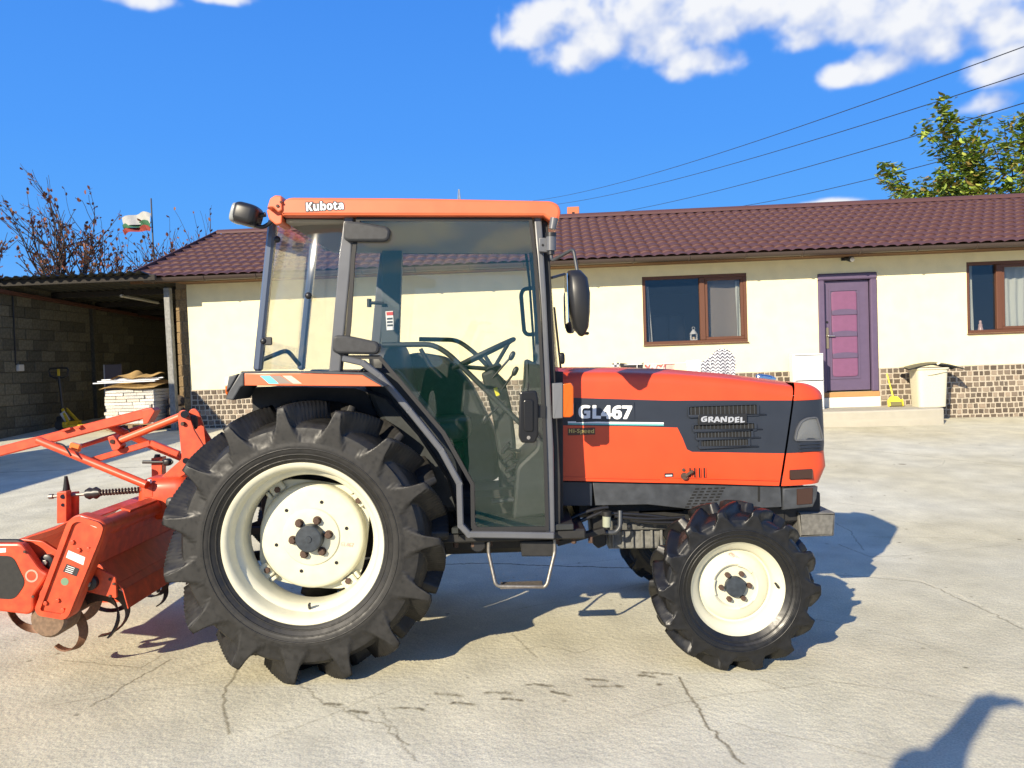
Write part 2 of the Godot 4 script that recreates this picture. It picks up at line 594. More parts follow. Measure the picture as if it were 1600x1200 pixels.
# concrete: what lies on it and where it is cracked, over 16 m by 16 m, as a multiplier of its grain
func concrete_layout() -> ImageTexture:
	var small := 1024
	var a := FastNoiseLite.new()
	a.noise_type = FastNoiseLite.TYPE_SIMPLEX_SMOOTH
	a.frequency = 0.004; a.fractal_octaves = 5; a.seed = 3
	var b := FastNoiseLite.new()
	b.noise_type = FastNoiseLite.TYPE_SIMPLEX_SMOOTH
	b.frequency = 0.03; b.fractal_octaves = 5; b.seed = 8; b.fractal_gain = 0.6
	var da := a.get_seamless_image(small, small).get_data()
	var db := b.get_seamless_image(small, small).get_data()
	var out := PackedByteArray()
	out.resize(small * small * 3)
	for i in small * small:
		var p := da[i] / 255.0
		var q := db[i] / 255.0
		var t := 0.90 + 0.07 * p + 0.15 * (q - 0.5)
		# paler, greyer skin where p is high; warmer, dustier where it is low
		var warm := clampf((0.52 - p) * 2.2, -0.6, 0.8)
		var o := i * 3
		out[o] = int(clampf(t * (1.0 + 0.005 * warm), 0, 1) * 255)
		out[o + 1] = int(clampf(t * (0.985 - 0.012 * warm), 0, 1) * 255)
		out[o + 2] = int(clampf(t * (0.925 - 0.055 * warm), 0, 1) * 255)
	var im := Image.create_from_data(small, small, false, Image.FORMAT_RGB8, out)
	im.resize(2048, 2048, Image.INTERPOLATE_CUBIC)
	var r := RandomNumberGenerator.new()
	r.seed = 12
	var px := func(p: Vector2) -> Vector2: return Vector2((p.x + 8.0) * 128.0, (p.y + 11.0) * 128.0)
	var dab := func(c: Vector2, rad: float, shade: Color, much: float) -> void:
		for y in range(int(c.y - rad) - 1, int(c.y + rad) + 2):
			for x in range(int(c.x - rad) - 1, int(c.x + rad) + 2):
				if x < 0 or y < 0 or x >= 2048 or y >= 2048: continue
				var d := Vector2(x + 0.5, y + 0.5).distance_to(c)
				var t := clampf(rad + 0.5 - d, 0.0, 1.0) * much
				if t > 0.0: im.set_pixel(x, y, im.get_pixel(x, y).lerp(shade, t))
	var crack := func(line: PackedVector2Array, wide: float, shade: Color, much: float, wobble: float) -> void:
		for i in line.size() - 1:
			var p: Vector2 = px.call(line[i])
			var q: Vector2 = px.call(line[i + 1])
			var steps := maxi(2, int(p.distance_to(q) / 0.7))
			var side := (q - p).orthogonal().normalized()
			for s in steps:
				var t := float(s) / steps
				var w := b.get_noise_2d(p.x * 3.0 + t * p.distance_to(q) * 1.4, q.y * 3.0) * wobble * 0.8 + b.get_noise_2d(p.y + t * p.distance_to(q) * 4.0, 40.0) * wobble * 0.22
				dab.call(p.lerp(q, t) + side * w * sin(PI * clampf(t, 0.02, 0.98)) , wide * 0.52 * (0.55 + 0.45 * absf(b.get_noise_2d(t * 400.0 + p.x, 7.0)) * 2.0), shade, much)
	var dark := Color(0.46, 0.43, 0.37)
	var pale := Color(1.0, 0.97, 0.88)
	# the cracks and joints one sees
	crack.call(PackedVector2Array([Vector2(-0.5651, -5.6694), Vector2(-0.2331, -5.6633), Vector2(0.2337, -5.5314), Vector2(0.9006, -5.3777)]), 2.2, dark, 0.85, 5.0)
	crack.call(PackedVector2Array([Vector2(1.9848, -5.1598), Vector2(2.3107, -5.0255), Vector2(2.543, -4.9072), Vector2(2.6253, -4.5548), Vector2(2.646, -4.0127)]), 2.6, pale, 0.8, 8.0)
	crack.call(PackedVector2Array([Vector2(2.0424, -5.0893), Vector2(2.2905, -4.9823), Vector2(2.5453, -4.8343), Vector2(2.5841, -4.4841), Vector2(2.6093, -3.9575)]), 1.0, dark, 0.65, 8.0)
	crack.call(PackedVector2Array([Vector2(0.7256, -3.5061), Vector2(0.7276, -3.288), Vector2(0.729, -3.0726), Vector2(0.7567, -2.8916), Vector2(0.7913, -2.7254)]), 1.2, dark, 0.85, 6.0)
	crack.call(PackedVector2Array([Vector2(-1.8031, -3.9412), Vector2(-1.8716, -3.658), Vector2(-1.9259, -3.3928)]), 1.1, dark, 0.75, 6.0)
	crack.call(PackedVector2Array([Vector2(-2.3771, -3.9736), Vector2(-2.1391, -3.9019), Vector2(-1.9095, -3.8327), Vector2(-1.881, -4.0185)]), 0.8, dark, 0.6, 4.0)
	crack.call(PackedVector2Array([Vector2(-1.402, -3.8061), Vector2(-1.3816, -3.5534), Vector2(-1.2985, -3.3146), Vector2(-1.1928, -3.087)]), 1.5, Color(0.52, 0.49, 0.42), 0.6, 3.5)
	crack.call(PackedVector2Array([Vector2(-1.0836, -3.6391), Vector2(-0.9346, -3.4156), Vector2(-0.7583, -3.2625), Vector2(-0.5741, -3.1434), Vector2(-0.4426, -2.9475)]), 0.9, dark, 0.6, 9.0)
	crack.call(PackedVector2Array([Vector2(-0.6281, -3.3022), Vector2(-0.5124, -3.0832), Vector2(-0.4026, -2.8246)]), 0.8, dark, 0.5, 7.0)
	crack.call(PackedVector2Array([Vector2(-0.045, -4.1528), Vector2(0.052, -3.865), Vector2(0.0884, -3.7937)]), 0.8, dark, 0.55, 4.0)
	crack.call(PackedVector2Array([Vector2(0.004, -3.9131), Vector2(0.1203, -3.9474), Vector2(0.2932, -3.8435), Vector2(0.3806, -3.9059)]), 0.8, dark, 0.45, 4.0)
	crack.call(PackedVector2Array([Vector2(1.0596, -3.4644), Vector2(1.1511, -3.3532), Vector2(1.1757, -3.305)]), 0.8, dark, 0.4, 3.0)
	crack.call(PackedVector2Array([Vector2(-6.819, -10.183), Vector2(-6.3102, -10.1835), Vector2(-5.7396, -10.2256), Vector2(-4.6651, -10.2992)]), 2.4, dark, 0.7, 4.0)
	crack.call(PackedVector2Array([Vector2(0.8492, -3.0419), Vector2(1.149, -2.8407), Vector2(1.3687, -2.7105)]), 0.8, dark, 0.35, 8.0)
	crack.call(PackedVector2Array([Vector2(1.4966, -3.9123), Vector2(1.6012, -3.5674), Vector2(1.7863, -3.2066)]), 0.8, pale, 0.5, 8.0)
	crack.call(PackedVector2Array([Vector2(4.1851, -10.331), Vector2(4.8576, -9.7826), Vector2(5.7168, -8.6244)]), 1.6, Color(0.5, 0.47, 0.4), 0.5, 6.0)
	crack.call(PackedVector2Array([Vector2(2.4611, -5.8748), Vector2(2.5254, -5.4862), Vector2(2.8008, -5.4864)]), 1.0, dark, 0.5, 6.0)
	crack.call(PackedVector2Array([Vector2(2.6775, -6.6442), Vector2(2.7108, -6.2174), Vector2(2.5643, -5.6713)]), 0.9, dark, 0.5, 6.0)
	# dried mud pressed off the tyre lugs
	for d in PackedVector2Array([Vector2(-0.4856, -3.273), Vector2(-0.2623, -3.3061), Vector2(-0.0457, -3.3343), Vector2(0.1671, -3.377), Vector2(0.3869, -3.4342), Vector2(0.5772, -3.5329), Vector2(0.6265, -3.5584), Vector2(-0.3313, -3.4023), Vector2(-0.1028, -3.4047), Vector2(0.0856, -3.4722), Vector2(0.3374, -3.5088), Vector2(-0.7027, -3.2584), Vector2(-0.8317, -3.3427)]):
		var c: Vector2 = px.call(d)
		var long := r.randf_range(9.0, 19.0)
		var tilt := r.randf_range(1.0, 6.0)
		for k in 40:
			var t := k / 39.0 - 0.5
			dab.call(c + Vector2(t * long + r.randf_range(-1, 1), t * tilt + 3.0 * t * t + r.randf_range(-1.2, 1.2)), r.randf_range(0.5, 1.3), Color(0.36, 0.33, 0.27), r.randf_range(0.05, 0.30))
	# pale trowel scars and small stones
	for k in 2600:
		var c := Vector2(r.randf_range(0, 2048), r.randf_range(0, 2048))
		if r.randf() < 0.3:
			dab.call(c, r.randf_range(0.6, 1.7), Color(0.36, 0.33, 0.28), r.randf_range(0.25, 0.7))
		else:
			dab.call(c, r.randf_range(0.6, 2.6), pale, r.randf_range(0.2, 0.5))
	for k in 240:
		var c := Vector2(r.randf_range(0, 2048), r.randf_range(0, 2048))
		var dir := Vector2.from_angle(r.randf_range(-0.7, 0.7))
		var tone := Color(0.50, 0.47, 0.41) if k % 2 else pale
		var n := r.randi_range(20, 120)
		for s in n:
			dir = dir.rotated(r.randf_range(-0.06, 0.06))
			c += dir * 1.2
			dab.call(c, r.randf_range(0.35, 0.7), tone, r.randf_range(0.1, 0.4))
	# oil spots
	for k in 26:
		dab.call(Vector2(r.randf_range(0, 2048), r.randf_range(0, 2048)), r.randf_range(2, 7), Color(0.42, 0.39, 0.34), 0.4)
	return ImageTexture.create_from_image(im)

func build_ground() -> void:
	var s := Shape.new()
	var xs := []
	var zs := []
	for i in 41: xs.append(-60.0 + 3.0 * i)
	for z in [40, 25, 12, 6, 2, -1, -3, -4.5, -5.8, -7, -8.5, -10, -11.5, -12.7, -13.7, -15, -17.65, -20, -30, -60, -140, -400]: zs.append(float(z))
	for i in xs.size() - 1:
		for j in zs.size() - 1:
			var p := []
			for q in [[i, j], [i + 1, j], [i + 1, j + 1], [i, j + 1]]:
				var x: float = xs[q[0]] * (1.0 if zs[q[1]] > -30.0 else 8.0)
				var z: float = zs[q[1]]
				p.append(Vector3(x, gy(x, z), z))
			s.quad(p[0], p[1], p[2], p[3])
	for i in s.v.size():
		var q := s.v[i]
		s.uv.append(Vector2(q.x, q.z) / 1.9)
		s.uv2.append(Vector2((q.x + 8.0) / 16.0, (q.z + 11.0) / 16.0))
	var m := StandardMaterial3D.new()
	m.resource_name = "concrete"
	m.albedo_color = Color(0.80, 0.785, 0.69).linear_to_srgb()
	m.albedo_texture = noise_tex("concrete_grain", 1024, 0.15, 0.80, 1.0, 5, 21, 0.95)
	m.roughness = 0.95
	m.metallic_specular = 0.25
	m.heightmap_enabled = true
	m.heightmap_texture = noise_tex("concrete_relief", 1024, 0.045, 0.0, 1.0, 6, 33, 0.9)
	m.heightmap_scale = 0.22
	m.detail_enabled = true
	m.detail_blend_mode = BaseMaterial3D.BLEND_MODE_MUL
	m.detail_uv_layer = BaseMaterial3D.DETAIL_UV_2
	m.detail_albedo = concrete_layout()
	structure("ground", s, m)


const YARD := Vector3(0, 0, 0)

func at_house(o: Node3D) -> Node3D:
	o.position = Vector3(-5.9025, 0, -14.1576)
	o.rotation.y = -0.0646
	return o

func house_thing(called: String, label: String, category: String, group := "") -> Node3D:
	return at_house(thing(called, label, category, Vector3.ZERO, 0.0, group))

# the yard's height at a point given in the house's own axes
func yard_at(x: float, z: float) -> float:
	var b := Basis(Vector3.UP, -0.0646)
	var p := Vector3(-5.9025, 0, -14.1576) + b * Vector3(x, 0, z)
	return gy(p.x, p.z)

func build_house() -> void:
	var fine := noise_tex("fine", 512, 0.05, 0.86, 1.0, 5, 2, 0.8)
	var blotch := noise_tex("blotch", 512, 0.006, 0.955, 1.0, 7, 4, 0.9)
	var grit := noise_tex("grit", 512, 0.12, 0.0, 1.0, 4, 6, 0.9)
	var plaster := mat("cream_plaster", Color(0.86, 0.775, 0.475), 0.9, {"tex": blotch, "bump": grit, "relief": 0.25, "scale": 0.9})
	var wood := mat("brown_window_wood", Color(0.125, 0.048, 0.024), 0.5, {"tex": fine, "scale": 2.0})
	var purple := mat("purple_door", Color(0.105, 0.075, 0.135), 0.5, {"tex": blotch, "scale": 2.0})
	var purple2 := mat("mauve_panel", Color(0.19, 0.075, 0.15), 0.5, {"tex": blotch, "scale": 2.5})
	var tile := mat("maroon_roof", Color(0.088, 0.036, 0.034), 0.7, {"tex": blotch, "scale": 0.6})
	var brown := mat("brown_gutter", Color(0.058, 0.040, 0.032), 0.42, {"tex": blotch, "scale": 0.7})
	var grout := mat("pale_grout", Color(0.50, 0.44, 0.35), 0.9, {"tex": fine, "bump": grit, "relief": 0.3, "scale": 2.0})
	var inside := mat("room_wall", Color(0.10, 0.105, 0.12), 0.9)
	var h := house_thing("house", "long cream house with maroon tiled roof and purple door", "house")
	var LEN := 17.6
	var TOP := 3.25
	var DEEP := 6.4
	var d: PackedVector2Array = PackedVector2Array([Vector2(11.2912, 2.8557), Vector2(12.2923, 0.7929)])
	var door := [d[0].x, d[1].x, d[1].y, d[0].y]
	var a: PackedVector2Array = PackedVector2Array([Vector2(8.2709, 2.9219), Vector2(10.0822, 1.7309)])
	var w1 := [a[0].x, a[1].x, 1.728, 2.93]
	var w2 := [Vector3(13.793, 2.5185, 0).x, Vector3(13.793, 2.5185, 0).x + 1.82, 1.735, 2.96]
	# front wall round the three openings
	var s := Shape.new()
	var blk := func(x0: float, x1: float, y0: float, y1: float) -> void:
		s.box(Vector3((x0 + x1) / 2, (y0 + y1) / 2, -0.15), Vector3(x1 - x0, y1 - y0, 0.3))
	blk.call(0.0, w1[0], -0.3, TOP)
	blk.call(w1[1], door[0], -0.3, TOP)
	blk.call(door[1], w2[0], -0.3, TOP)
	blk.call(w2[1], LEN, -0.3, TOP)
	for o in [w1, door, w2]:
		blk.call(o[0], o[1], o[3], TOP)
		blk.call(o[0], o[1], -0.3, o[2])
	part(h, "wall", s, plaster)
	s = Shape.new()
	s.prism(PackedVector2Array([Vector2(-0.3, -0.3), Vector2(-DEEP, -0.3), Vector2(-DEEP, TOP), Vector2(-DEEP / 2, 4.5), Vector2(-0.3, TOP)]), 0, 0.3, 0, Transform3D(Basis(Vector3(0, 0, 1), Vector3(0, 1, 0), Vector3(-1, 0, 0)), Vector3(0.3, 0, 0)))
	part(h, "gable_wall", s, plaster)
	s = Shape.new()
	s.box(Vector3(LEN - 0.15, TOP / 2, -DEEP / 2 - 0.15), Vector3(0.3, TOP, DEEP - 0.3))
	part(h, "wall", s, plaster)
	s = Shape.new()
	s.box(Vector3(LEN / 2, TOP / 2 - 0.15, -DEEP + 0.15), Vector3(LEN - 0.6, TOP + 0.3, 0.3))
	part(h, "wall", s, plaster)
	s = Shape.new()
	s.box(Vector3(LEN / 2, 2.99, -DEEP / 2), Vector3(LEN - 0.6, 0.06, DEEP - 0.6))
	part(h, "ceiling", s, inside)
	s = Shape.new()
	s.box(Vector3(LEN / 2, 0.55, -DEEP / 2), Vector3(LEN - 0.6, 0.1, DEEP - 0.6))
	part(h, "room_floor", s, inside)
	# rooms behind the windows
	for x in [w1[0] - 0.5, w1[1] + 0.4, w2[0] - 0.5]:
		s = Shape.new()
		s.box(Vector3(x, 1.75, -1.9), Vector3(0.1, 2.3, 3.1))
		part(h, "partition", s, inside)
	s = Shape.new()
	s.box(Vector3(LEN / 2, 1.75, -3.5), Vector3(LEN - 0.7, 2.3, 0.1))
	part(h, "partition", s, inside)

	# windows
	for k in 2:
		var w: Array = [w1, w2][k]
		var win := Node3D.new()
		win.name = "window"
		h.add_child(win, true)
		var f := 0.055
		s = Shape.new()
		var z0 := -0.10
		var z1 := -0.015
		s.box(Vector3((w[0] + w[1]) / 2, w[3] - f / 2, (z0 + z1) / 2), Vector3(w[1] - w[0], f, z1 - z0), Basis(), 0.006)
		s.box(Vector3((w[0] + w[1]) / 2, w[2] + f / 2, (z0 + z1) / 2), Vector3(w[1] - w[0], f, z1 - z0), Basis(), 0.006)
		for x in [w[0] + f / 2, w[1] - f / 2]:
			s.box(Vector3(x, (w[2] + w[3]) / 2, (z0 + z1) / 2), Vector3(f, w[3] - w[2] - 2 * f, z1 - z0), Basis(), 0.006)
		part(win, "frame", s, wood)
		var mid: float = lerpf(w[0], w[1], 0.575 if k == 0 else 0.30)
		s = Shape.new()
		s.box(Vector3(mid, (w[2] + w[3]) / 2, (z0 + z1) / 2 + 0.012), Vector3(0.095, w[3] - w[2] - 2 * f, z1 - z0 - 0.01), Basis(), 0.008)
		part(win, "mullion", s, wood)
		# sash with its own wider border on the right
		s = Shape.new()
		var sx0: float = mid + 0.048
		var sx1: float = w[1] - f
		var g := 0.05
		for q in [[(sx0 + sx1) / 2, w[3] - f - g / 2, sx1 - sx0, g], [(sx0 + sx1) / 2, w[2] + f + g / 2, sx1 - sx0, g]]:
			s.box(Vector3(q[0], q[1], -0.055), Vector3(q[2], q[3], 0.06), Basis(), 0.006)
		for x in [sx0 + g / 2, sx1 - g / 2]:
			s.box(Vector3(x, (w[2] + w[3]) / 2, -0.055), Vector3(g, w[3] - w[2] - 2 * f - 2 * g, 0.06), Basis(), 0.006)
		part(win, "sash", s, wood)
		var pane := glass("window_glass", Color(0.02, 0.03, 0.045), 0.22)
		for q in [[w[0] + f, mid - 0.048, w[2] + f, w[3] - f], [sx0 + g, sx1 - g, w[2] + f + g, w[3] - f - g]]:
			s = Shape.new()
			s.box(Vector3((q[0] + q[1]) / 2, (q[2] + q[3]) / 2, -0.07), Vector3(q[1] - q[0], q[3] - q[2], 0.006))
			part(win, "pane", s, pane)
		# render reveal strip below
		s = Shape.new()
		s.box(Vector3((w[0] + w[1]) / 2, w[2] - 0.012, 0.012), Vector3(w[1] - w[0] + 0.02, 0.02, 0.05), Basis(), 0.004)
		part(win, "sill", s, wood)
	build_window_things(w1, w2)

	# door
	var dn := Node3D.new()
	dn.name = "door"
	h.add_child(dn, true)
	var dw: float = door[1] - door[0]
	var dh: float = door[3] - door[2]
	var X := func(t: float) -> float: return door[0] + dw * t
	var Y := func(t: float) -> float: return door[2] + dh * t
	s = Shape.new()
	var j := 0.115
	s.box(Vector3(X.call(0.5), door[3] - j / 2, -0.02), Vector3(dw, j, 0.10), Basis(), 0.02)
	s.box(Vector3(door[0] + j / 2, Y.call(0.5) - j / 2, -0.02), Vector3(j, dh - j, 0.10), Basis(), 0.02)
	s.box(Vector3(door[1] - j / 2, Y.call(0.5) - j / 2, -0.02), Vector3(j, dh - j, 0.10), Basis(), 0.02)
	part(dn, "frame", s, purple)
	s = Shape.new()
	s.box(Vector3(X.call(0.5), Y.call(0.5) - j / 2 + 0.01, -0.09), Vector3(dw - 2 * j, dh - j - 0.03, 0.05), Basis(), 0.008)
	part(dn, "leaf", s, purple)
	# panel field with four cushions and the arched rails between
	var px0: float = X.call(0.235)
	var px1: float = X.call(0.685)
	var py0: float = Y.call(0.125)
	var py1: float = Y.call(0.855)
	s = Shape.new()
	s.ring(rect(px0 - 0.03, py0 - 0.03, px1 + 0.03, py1 + 0.03), rect(px0, py0, px1, py1), -0.07, -0.052)
	part(dn, "moulding", s, purple)
	var ph := (py1 - py0) / 4.0
	for k in 4:
		var c := Vector3((px0 + px1) / 2, py0 + ph * (k + 0.5), -0.066)
		s = Shape.new()
		s.blob(c, Vector3(px1 - px0 - 0.02, ph - 0.02, 0.030), Basis(), 0.22, 28, 16)
		part(dn, "panel", s, purple2)
		if k > 0:
			s = Shape.new()
			var arch := PackedVector2Array()
			var yb := py0 + ph * k
			for t in 11:
				var q := t / 10.0
				arch.append(Vector2(lerpf(px0 + 0.015, px1 - 0.015, q), yb + 0.035 + 0.022 * sin(PI * q)))
			arch.append(Vector2(px1 - 0.015, yb - 0.045))
			arch.append(Vector2(px0 + 0.015, yb - 0.045))
			s.prism(arch, -0.062, -0.035, 0.008)
			part(dn, "rail", s, purple)
	var brass := mat("worn_brass", Color(0.42, 0.33, 0.2), 0.35, {"metal": 0.8})
	s = Shape.new()
	var hx: float = X.call(0.165)
	s.prism(rnd(rect(hx - 0.024, Y.call(0.37), hx + 0.024, Y.call(0.55)), 0.02), -0.065, -0.052, 0.003)
	part(dn, "lock_plate", s, brass)
	s = Shape.new()
	s.tube(bend([Vector3(hx, Y.call(0.478), -0.055), Vector3(hx, Y.call(0.478), -0.01), Vector3(hx + 0.11, Y.call(0.475), -0.005)], 0.015), 0.011, 8)
	part(dn, "handle", s, mat("satin_steel", Color(0.6, 0.6, 0.58), 0.3, {"metal": 0.9}))
	s = Shape.new()
	s.rod(Vector3(hx, Y.call(0.595), -0.06), Vector3(hx, Y.call(0.595), -0.045), 0.018, 14)
	part(dn, "deadlock", s, mat("dark_metal", Color(0.03, 0.028, 0.028), 0.45, {"metal": 0.5}))
	# rough sill under the door
	s = Shape.new()
	s.box(Vector3(X.call(0.52), door[2] - 0.045, 0.0), Vector3(dw * 0.98, 0.09, 0.05), Basis(), 0.01)
	part(dn, "sill", s, mat("bare_wood", Color(0.45, 0.24, 0.09), 0.8, {"tex": blotch, "scale": 3.0}))
	s = Shape.new()
	s.box(Vector3(X.call(0.5), door[2] - 0.22, 0.02), Vector3(dw * 1.02, 0.26, 0.045), Basis(), 0.006)
	part(dn, "door_base", s, mat("white_render", Color(0.78, 0.74, 0.62), 0.85, {"tex": blotch, "scale": 2.0}))

	# roof
	var rf := Node3D.new()
	rf.name = "roof"
	h.add_child(rf)
	var E0 := Vector3(0, 3.19, 0.52)
	var R0 := Vector3(0, 4.60, -3.2)
	var slope := (R0 - E0)
	var L := slope.length()
	var sd := slope.normalized()
	var nd := sd.cross(Vector3(1, 0, 0)).normalized() * -1.0
	if nd.y < 0.0: nd = -nd
	var per := 0.19
	var rows := 11
	var mod := L / rows
	var sheetw := per * 6
	var pts := []
	var nu := 6 * 8 + 1
	var prof := []
	for r in rows:
		for q in [[-0.075, 0.86], [-0.06, 1.0], [0.35, 0.62], [0.7, 0.3], [0.97, 0.0]]:
			prof.append([(r + q[0]) * mod, q[1]])
	var nv := prof.size()
	for i in nu:
		var x: float = i * sheetw / (nu - 1)
		var ph2 := fposmod(x / per, 1.0)
		var wv: float = pow(0.5 + 0.5 * cos(TAU * (ph2 - 0.09 * sin(TAU * ph2))), 0.8)
		for q in prof:
			pts.append(Vector3(x, 0, 0) + E0 + sd * (q[0] - 0.02 * wv) + nd * (0.042 * q[1] + 0.030 * wv))
	var sh := Shape.new()
	sh.grid(pts, nu, nv)
	var sheet := sh.mesh()
	var x0 := -0.78
	var count := int(ceil((LEN + 0.5 - x0) / sheetw))
	for i in count:
		var o := part(rf, "roof_sheet", sheet, tile)
		o.position.x = x0 + i * (sheetw - 0.001)
	# back slope, plain
	s = Shape.new()
	var xe := x0 + count * sheetw
	s.quad(Vector3(x0, 4.60, -3.2), Vector3(xe, 4.60, -3.2), Vector3(xe, 3.19, -6.92), Vector3(x0, 3.19, -6.92))
	s.quad(Vector3(x0, 4.56, -3.2), Vector3(x0, 3.15, -6.92), Vector3(xe, 3.15, -6.92), Vector3(xe, 4.56, -3.2))
	part(rf, "back_slope", s, tile)
	# boarding under the sheets, eave board, ridge, verge
	s = Shape.new()
	s.box(Vector3((x0 + xe) / 2, (E0.y + R0.y) / 2 - 0.03, (E0.z + R0.z) / 2 ) , Vector3(xe - x0 - 0.02, 0.02, L), Basis(Vector3(1, 0, 0), nd, Vector3(1, 0, 0).cross(nd)))
	part(rf, "boarding", s, mat("eave_wood", Color(0.17, 0.085, 0.035), 0.8, {"tex": fine, "scale": 1.5}))
	s = Shape.new()
	var rp := []
	for i in 9:
		var t := PI * i / 8.0
		rp.append(Vector2(-3.2 + 0.17 * cos(t), 4.60 - 0.01 + 0.115 * sin(t)))
	for i in 8:
		s.quad(Vector3(x0, rp[i].y, rp[i].x), Vector3(xe, rp[i].y, rp[i].x), Vector3(xe, rp[i + 1].y, rp[i + 1].x), Vector3(x0, rp[i + 1].y, rp[i + 1].x))
	part(rf, "ridge_cap", s, tile)
	s = Shape.new()
	s.bar(E0 + Vector3(x0 - 0.015, 0.03, 0), R0 + Vector3(x0 - 0.015, 0.03, 0), 0.03, 0.14, 0.004, Vector3(1, 0, 0))
	part(rf, "verge", s, tile)
	s = Shape.new()
	s.box(Vector3((x0 + xe) / 2, 3.17, 0.475), Vector3(xe - x0, 0.12, 0.025))
	part(rf, "eave_board", s, mats["eave_wood"])
	s = Shape.new()
	s.box(Vector3((0.0 + xe) / 2, 3.13, 0.235), Vector3(xe, 0.015, 0.45))
	part(rf, "soffit", s, mats["eave_wood"])
	# chimney far down the slope
	var ch := Shape.new()
	var cp: Vector3 = Vector3(7.1983, 4.808, -4.6)
	ch.box(cp + Vector3(0, 0.05, 0), Vector3(0.28, 0.5, 0.3), Basis(), 0.01)
	part(rf, "chimney", ch, mat("orange_clay", Color(0.55, 0.16, 0.07), 0.8))
	ch = Shape.new()
	ch.box(cp + Vector3(0, 0.13, 0.151), Vector3(0.06, 0.09, 0.01), Basis())
	part(rf, "flue_opening", ch, mat("black_and_hole_shade", Color(0.01, 0.01, 0.01), 0.9))  # black plate painting the shade inside the flue

	# gutter, brackets
	s = Shape.new()
	var gp := PackedVector2Array()
	for i in 11:
		var t := PI + PI * i / 10.0
		gp.append(Vector2(cos(t), sin(t)) * 0.075)
	for i in 11:
		var t := TAU - PI * i / 10.0
		gp.append(Vector2(cos(t), sin(t)) * 0.069)
	var gt := Transform3D(Basis(Vector3(0, 0, 1), Vector3(0, 1, 0), Vector3(-1, 0, 0)), Vector3(xe, 3.185, 0.585))
	s.prism(gp, 0, xe + 0.46, 0, gt)
	part(h, "gutter", s, brown)
	for i in 19:
		s = Shape.new()
		var bp := []
		for k in 9:
			var t := PI + PI * k / 8.0
			bp.append(Vector3(-0.3 + i * 0.93, 3.185 + sin(t) * 0.079, 0.585 + cos(t) * 0.079))
		s.tube(bp, 0.011, 6)
		part(h, "gutter_bracket", s, brown)

	# stone plinth: pieces of brown stone in pale grout
	var base := Shape.new()
	var gaps := [[0.0, door[0]], [door[1], LEN]]
	for g2 in gaps:
		base.box(Vector3((g2[0] + g2[1]) / 2, 0.45, 0.008), Vector3(g2[1] - g2[0], 1.48, 0.016))
	part(h, "plinth", base, grout)
	var tones := [Color(0.12, 0.092, 0.066), Color(0.155, 0.12, 0.088), Color(0.095, 0.073, 0.054), Color(0.20, 0.158, 0.118), Color(0.30, 0.24, 0.18), Color(0.32, 0.25, 0.185), Color(0.13, 0.105, 0.08)]
	var stone_mats := []
	for k in tones.size():
		stone_mats.append(mat("plinth_stone_%d" % k, tones[k], 0.85, {"tex": blotch, "bump": grit, "relief": 0.3, "scale": 5.0}))
	var r := RandomNumberGenerator.new()
	r.seed = 77
	var kinds := []
	for k in 8:
		var q := PackedVector2Array()
		for c in [[-0.5, -0.5], [0.0, -0.5], [0.5, -0.5], [0.5, 0.0], [0.5, 0.5], [0.0, 0.5], [-0.5, 0.5], [-0.5, 0.0]]:
			q.append(Vector2(c[0] * r.randf_range(0.80, 0.99), c[1] * r.randf_range(0.80, 0.99)))
		var sm := Shape.new()
		sm.side(q, 0, Shape.inset(q, 0.07), 1, Transform3D())
		sm.cap(Shape.inset(q, 0.07), 1, 1, Transform3D())
		kinds.append([sm, sm.mesh()])
	var rowh := 0.093
	var rest := []
	for k in tones.size(): rest.append(Shape.new())
	var singles := 0
	for g2 in gaps:
		for row in 12:
			var y := 1.185 - rowh * (row + 0.5)
			var x: float = g2[0] + r.randf_range(0.0, 0.03)
			while x < g2[1] - 0.05:
				var wd := minf(r.randf_range(0.07, 0.135), g2[1] - x)
				var cx := x + wd / 2
				x += wd
				if y < yard_at(cx, 0.1) - 0.06: continue
				var k := r.randi_range(0, 7)
				var tn := r.randi_range(0, 6)
				if tn in [4, 5] and r.randf() < 0.35: tn = 0
				var tf := Transform3D(Basis.from_scale(Vector3(wd - 0.012, rowh - 0.012, r.randf_range(0.008, 0.016))), Vector3(cx, y + r.randf_range(-0.004, 0.004), 0.0155))
				var near: bool = (cx > door[1] and cx < 14.9) or cx < 1.5
				if near and singles < 290:
					var o := part(h, "stone", kinds[k][1], stone_mats[tn])
					o.transform = tf
					singles += 1
				else:
					var src: Shape = kinds[k][0]
					rest[tn].merge(src, tf)
	for k in tones.size():
		if rest[k].v.size():
			var o := part(h, "plinth_stones", rest[k], stone_mats[k])
			o.set_meta("kind", "stuff")

	# lamp over the door: a small black spotlight on a base
	var lamp := house_thing("wall_lamp", "small black spotlight under the eave above the purple door", "lamp")
	var lp: Vector3 = Vector3(11.7456, 3.1276, 0.02)
	var black := mat("black_plastic", Color(0.014, 0.014, 0.015), 0.4)
	s = Shape.new()
	s.box(lp, Vector3(0.10, 0.12, 0.05), Basis(), 0.01)
	part(lamp, "base", s, black)
	s = Shape.new()
	s.rod(lp + Vector3(0.03, -0.02, 0.03), lp + Vector3(0.07, -0.05, 0.13), 0.045, 14, 0.055)
	part(lamp, "head", s, black)
	s = Shape.new()
	s.blob(lp + Vector3(0.085, -0.06, 0.135), Vector3(0.08, 0.08, 0.05), Basis(), 1.0, 16, 8)
	part(lamp, "lens", s, mat("frosted_lens", Color(0.75, 0.73, 0.68), 0.3))
	rebase(lamp)

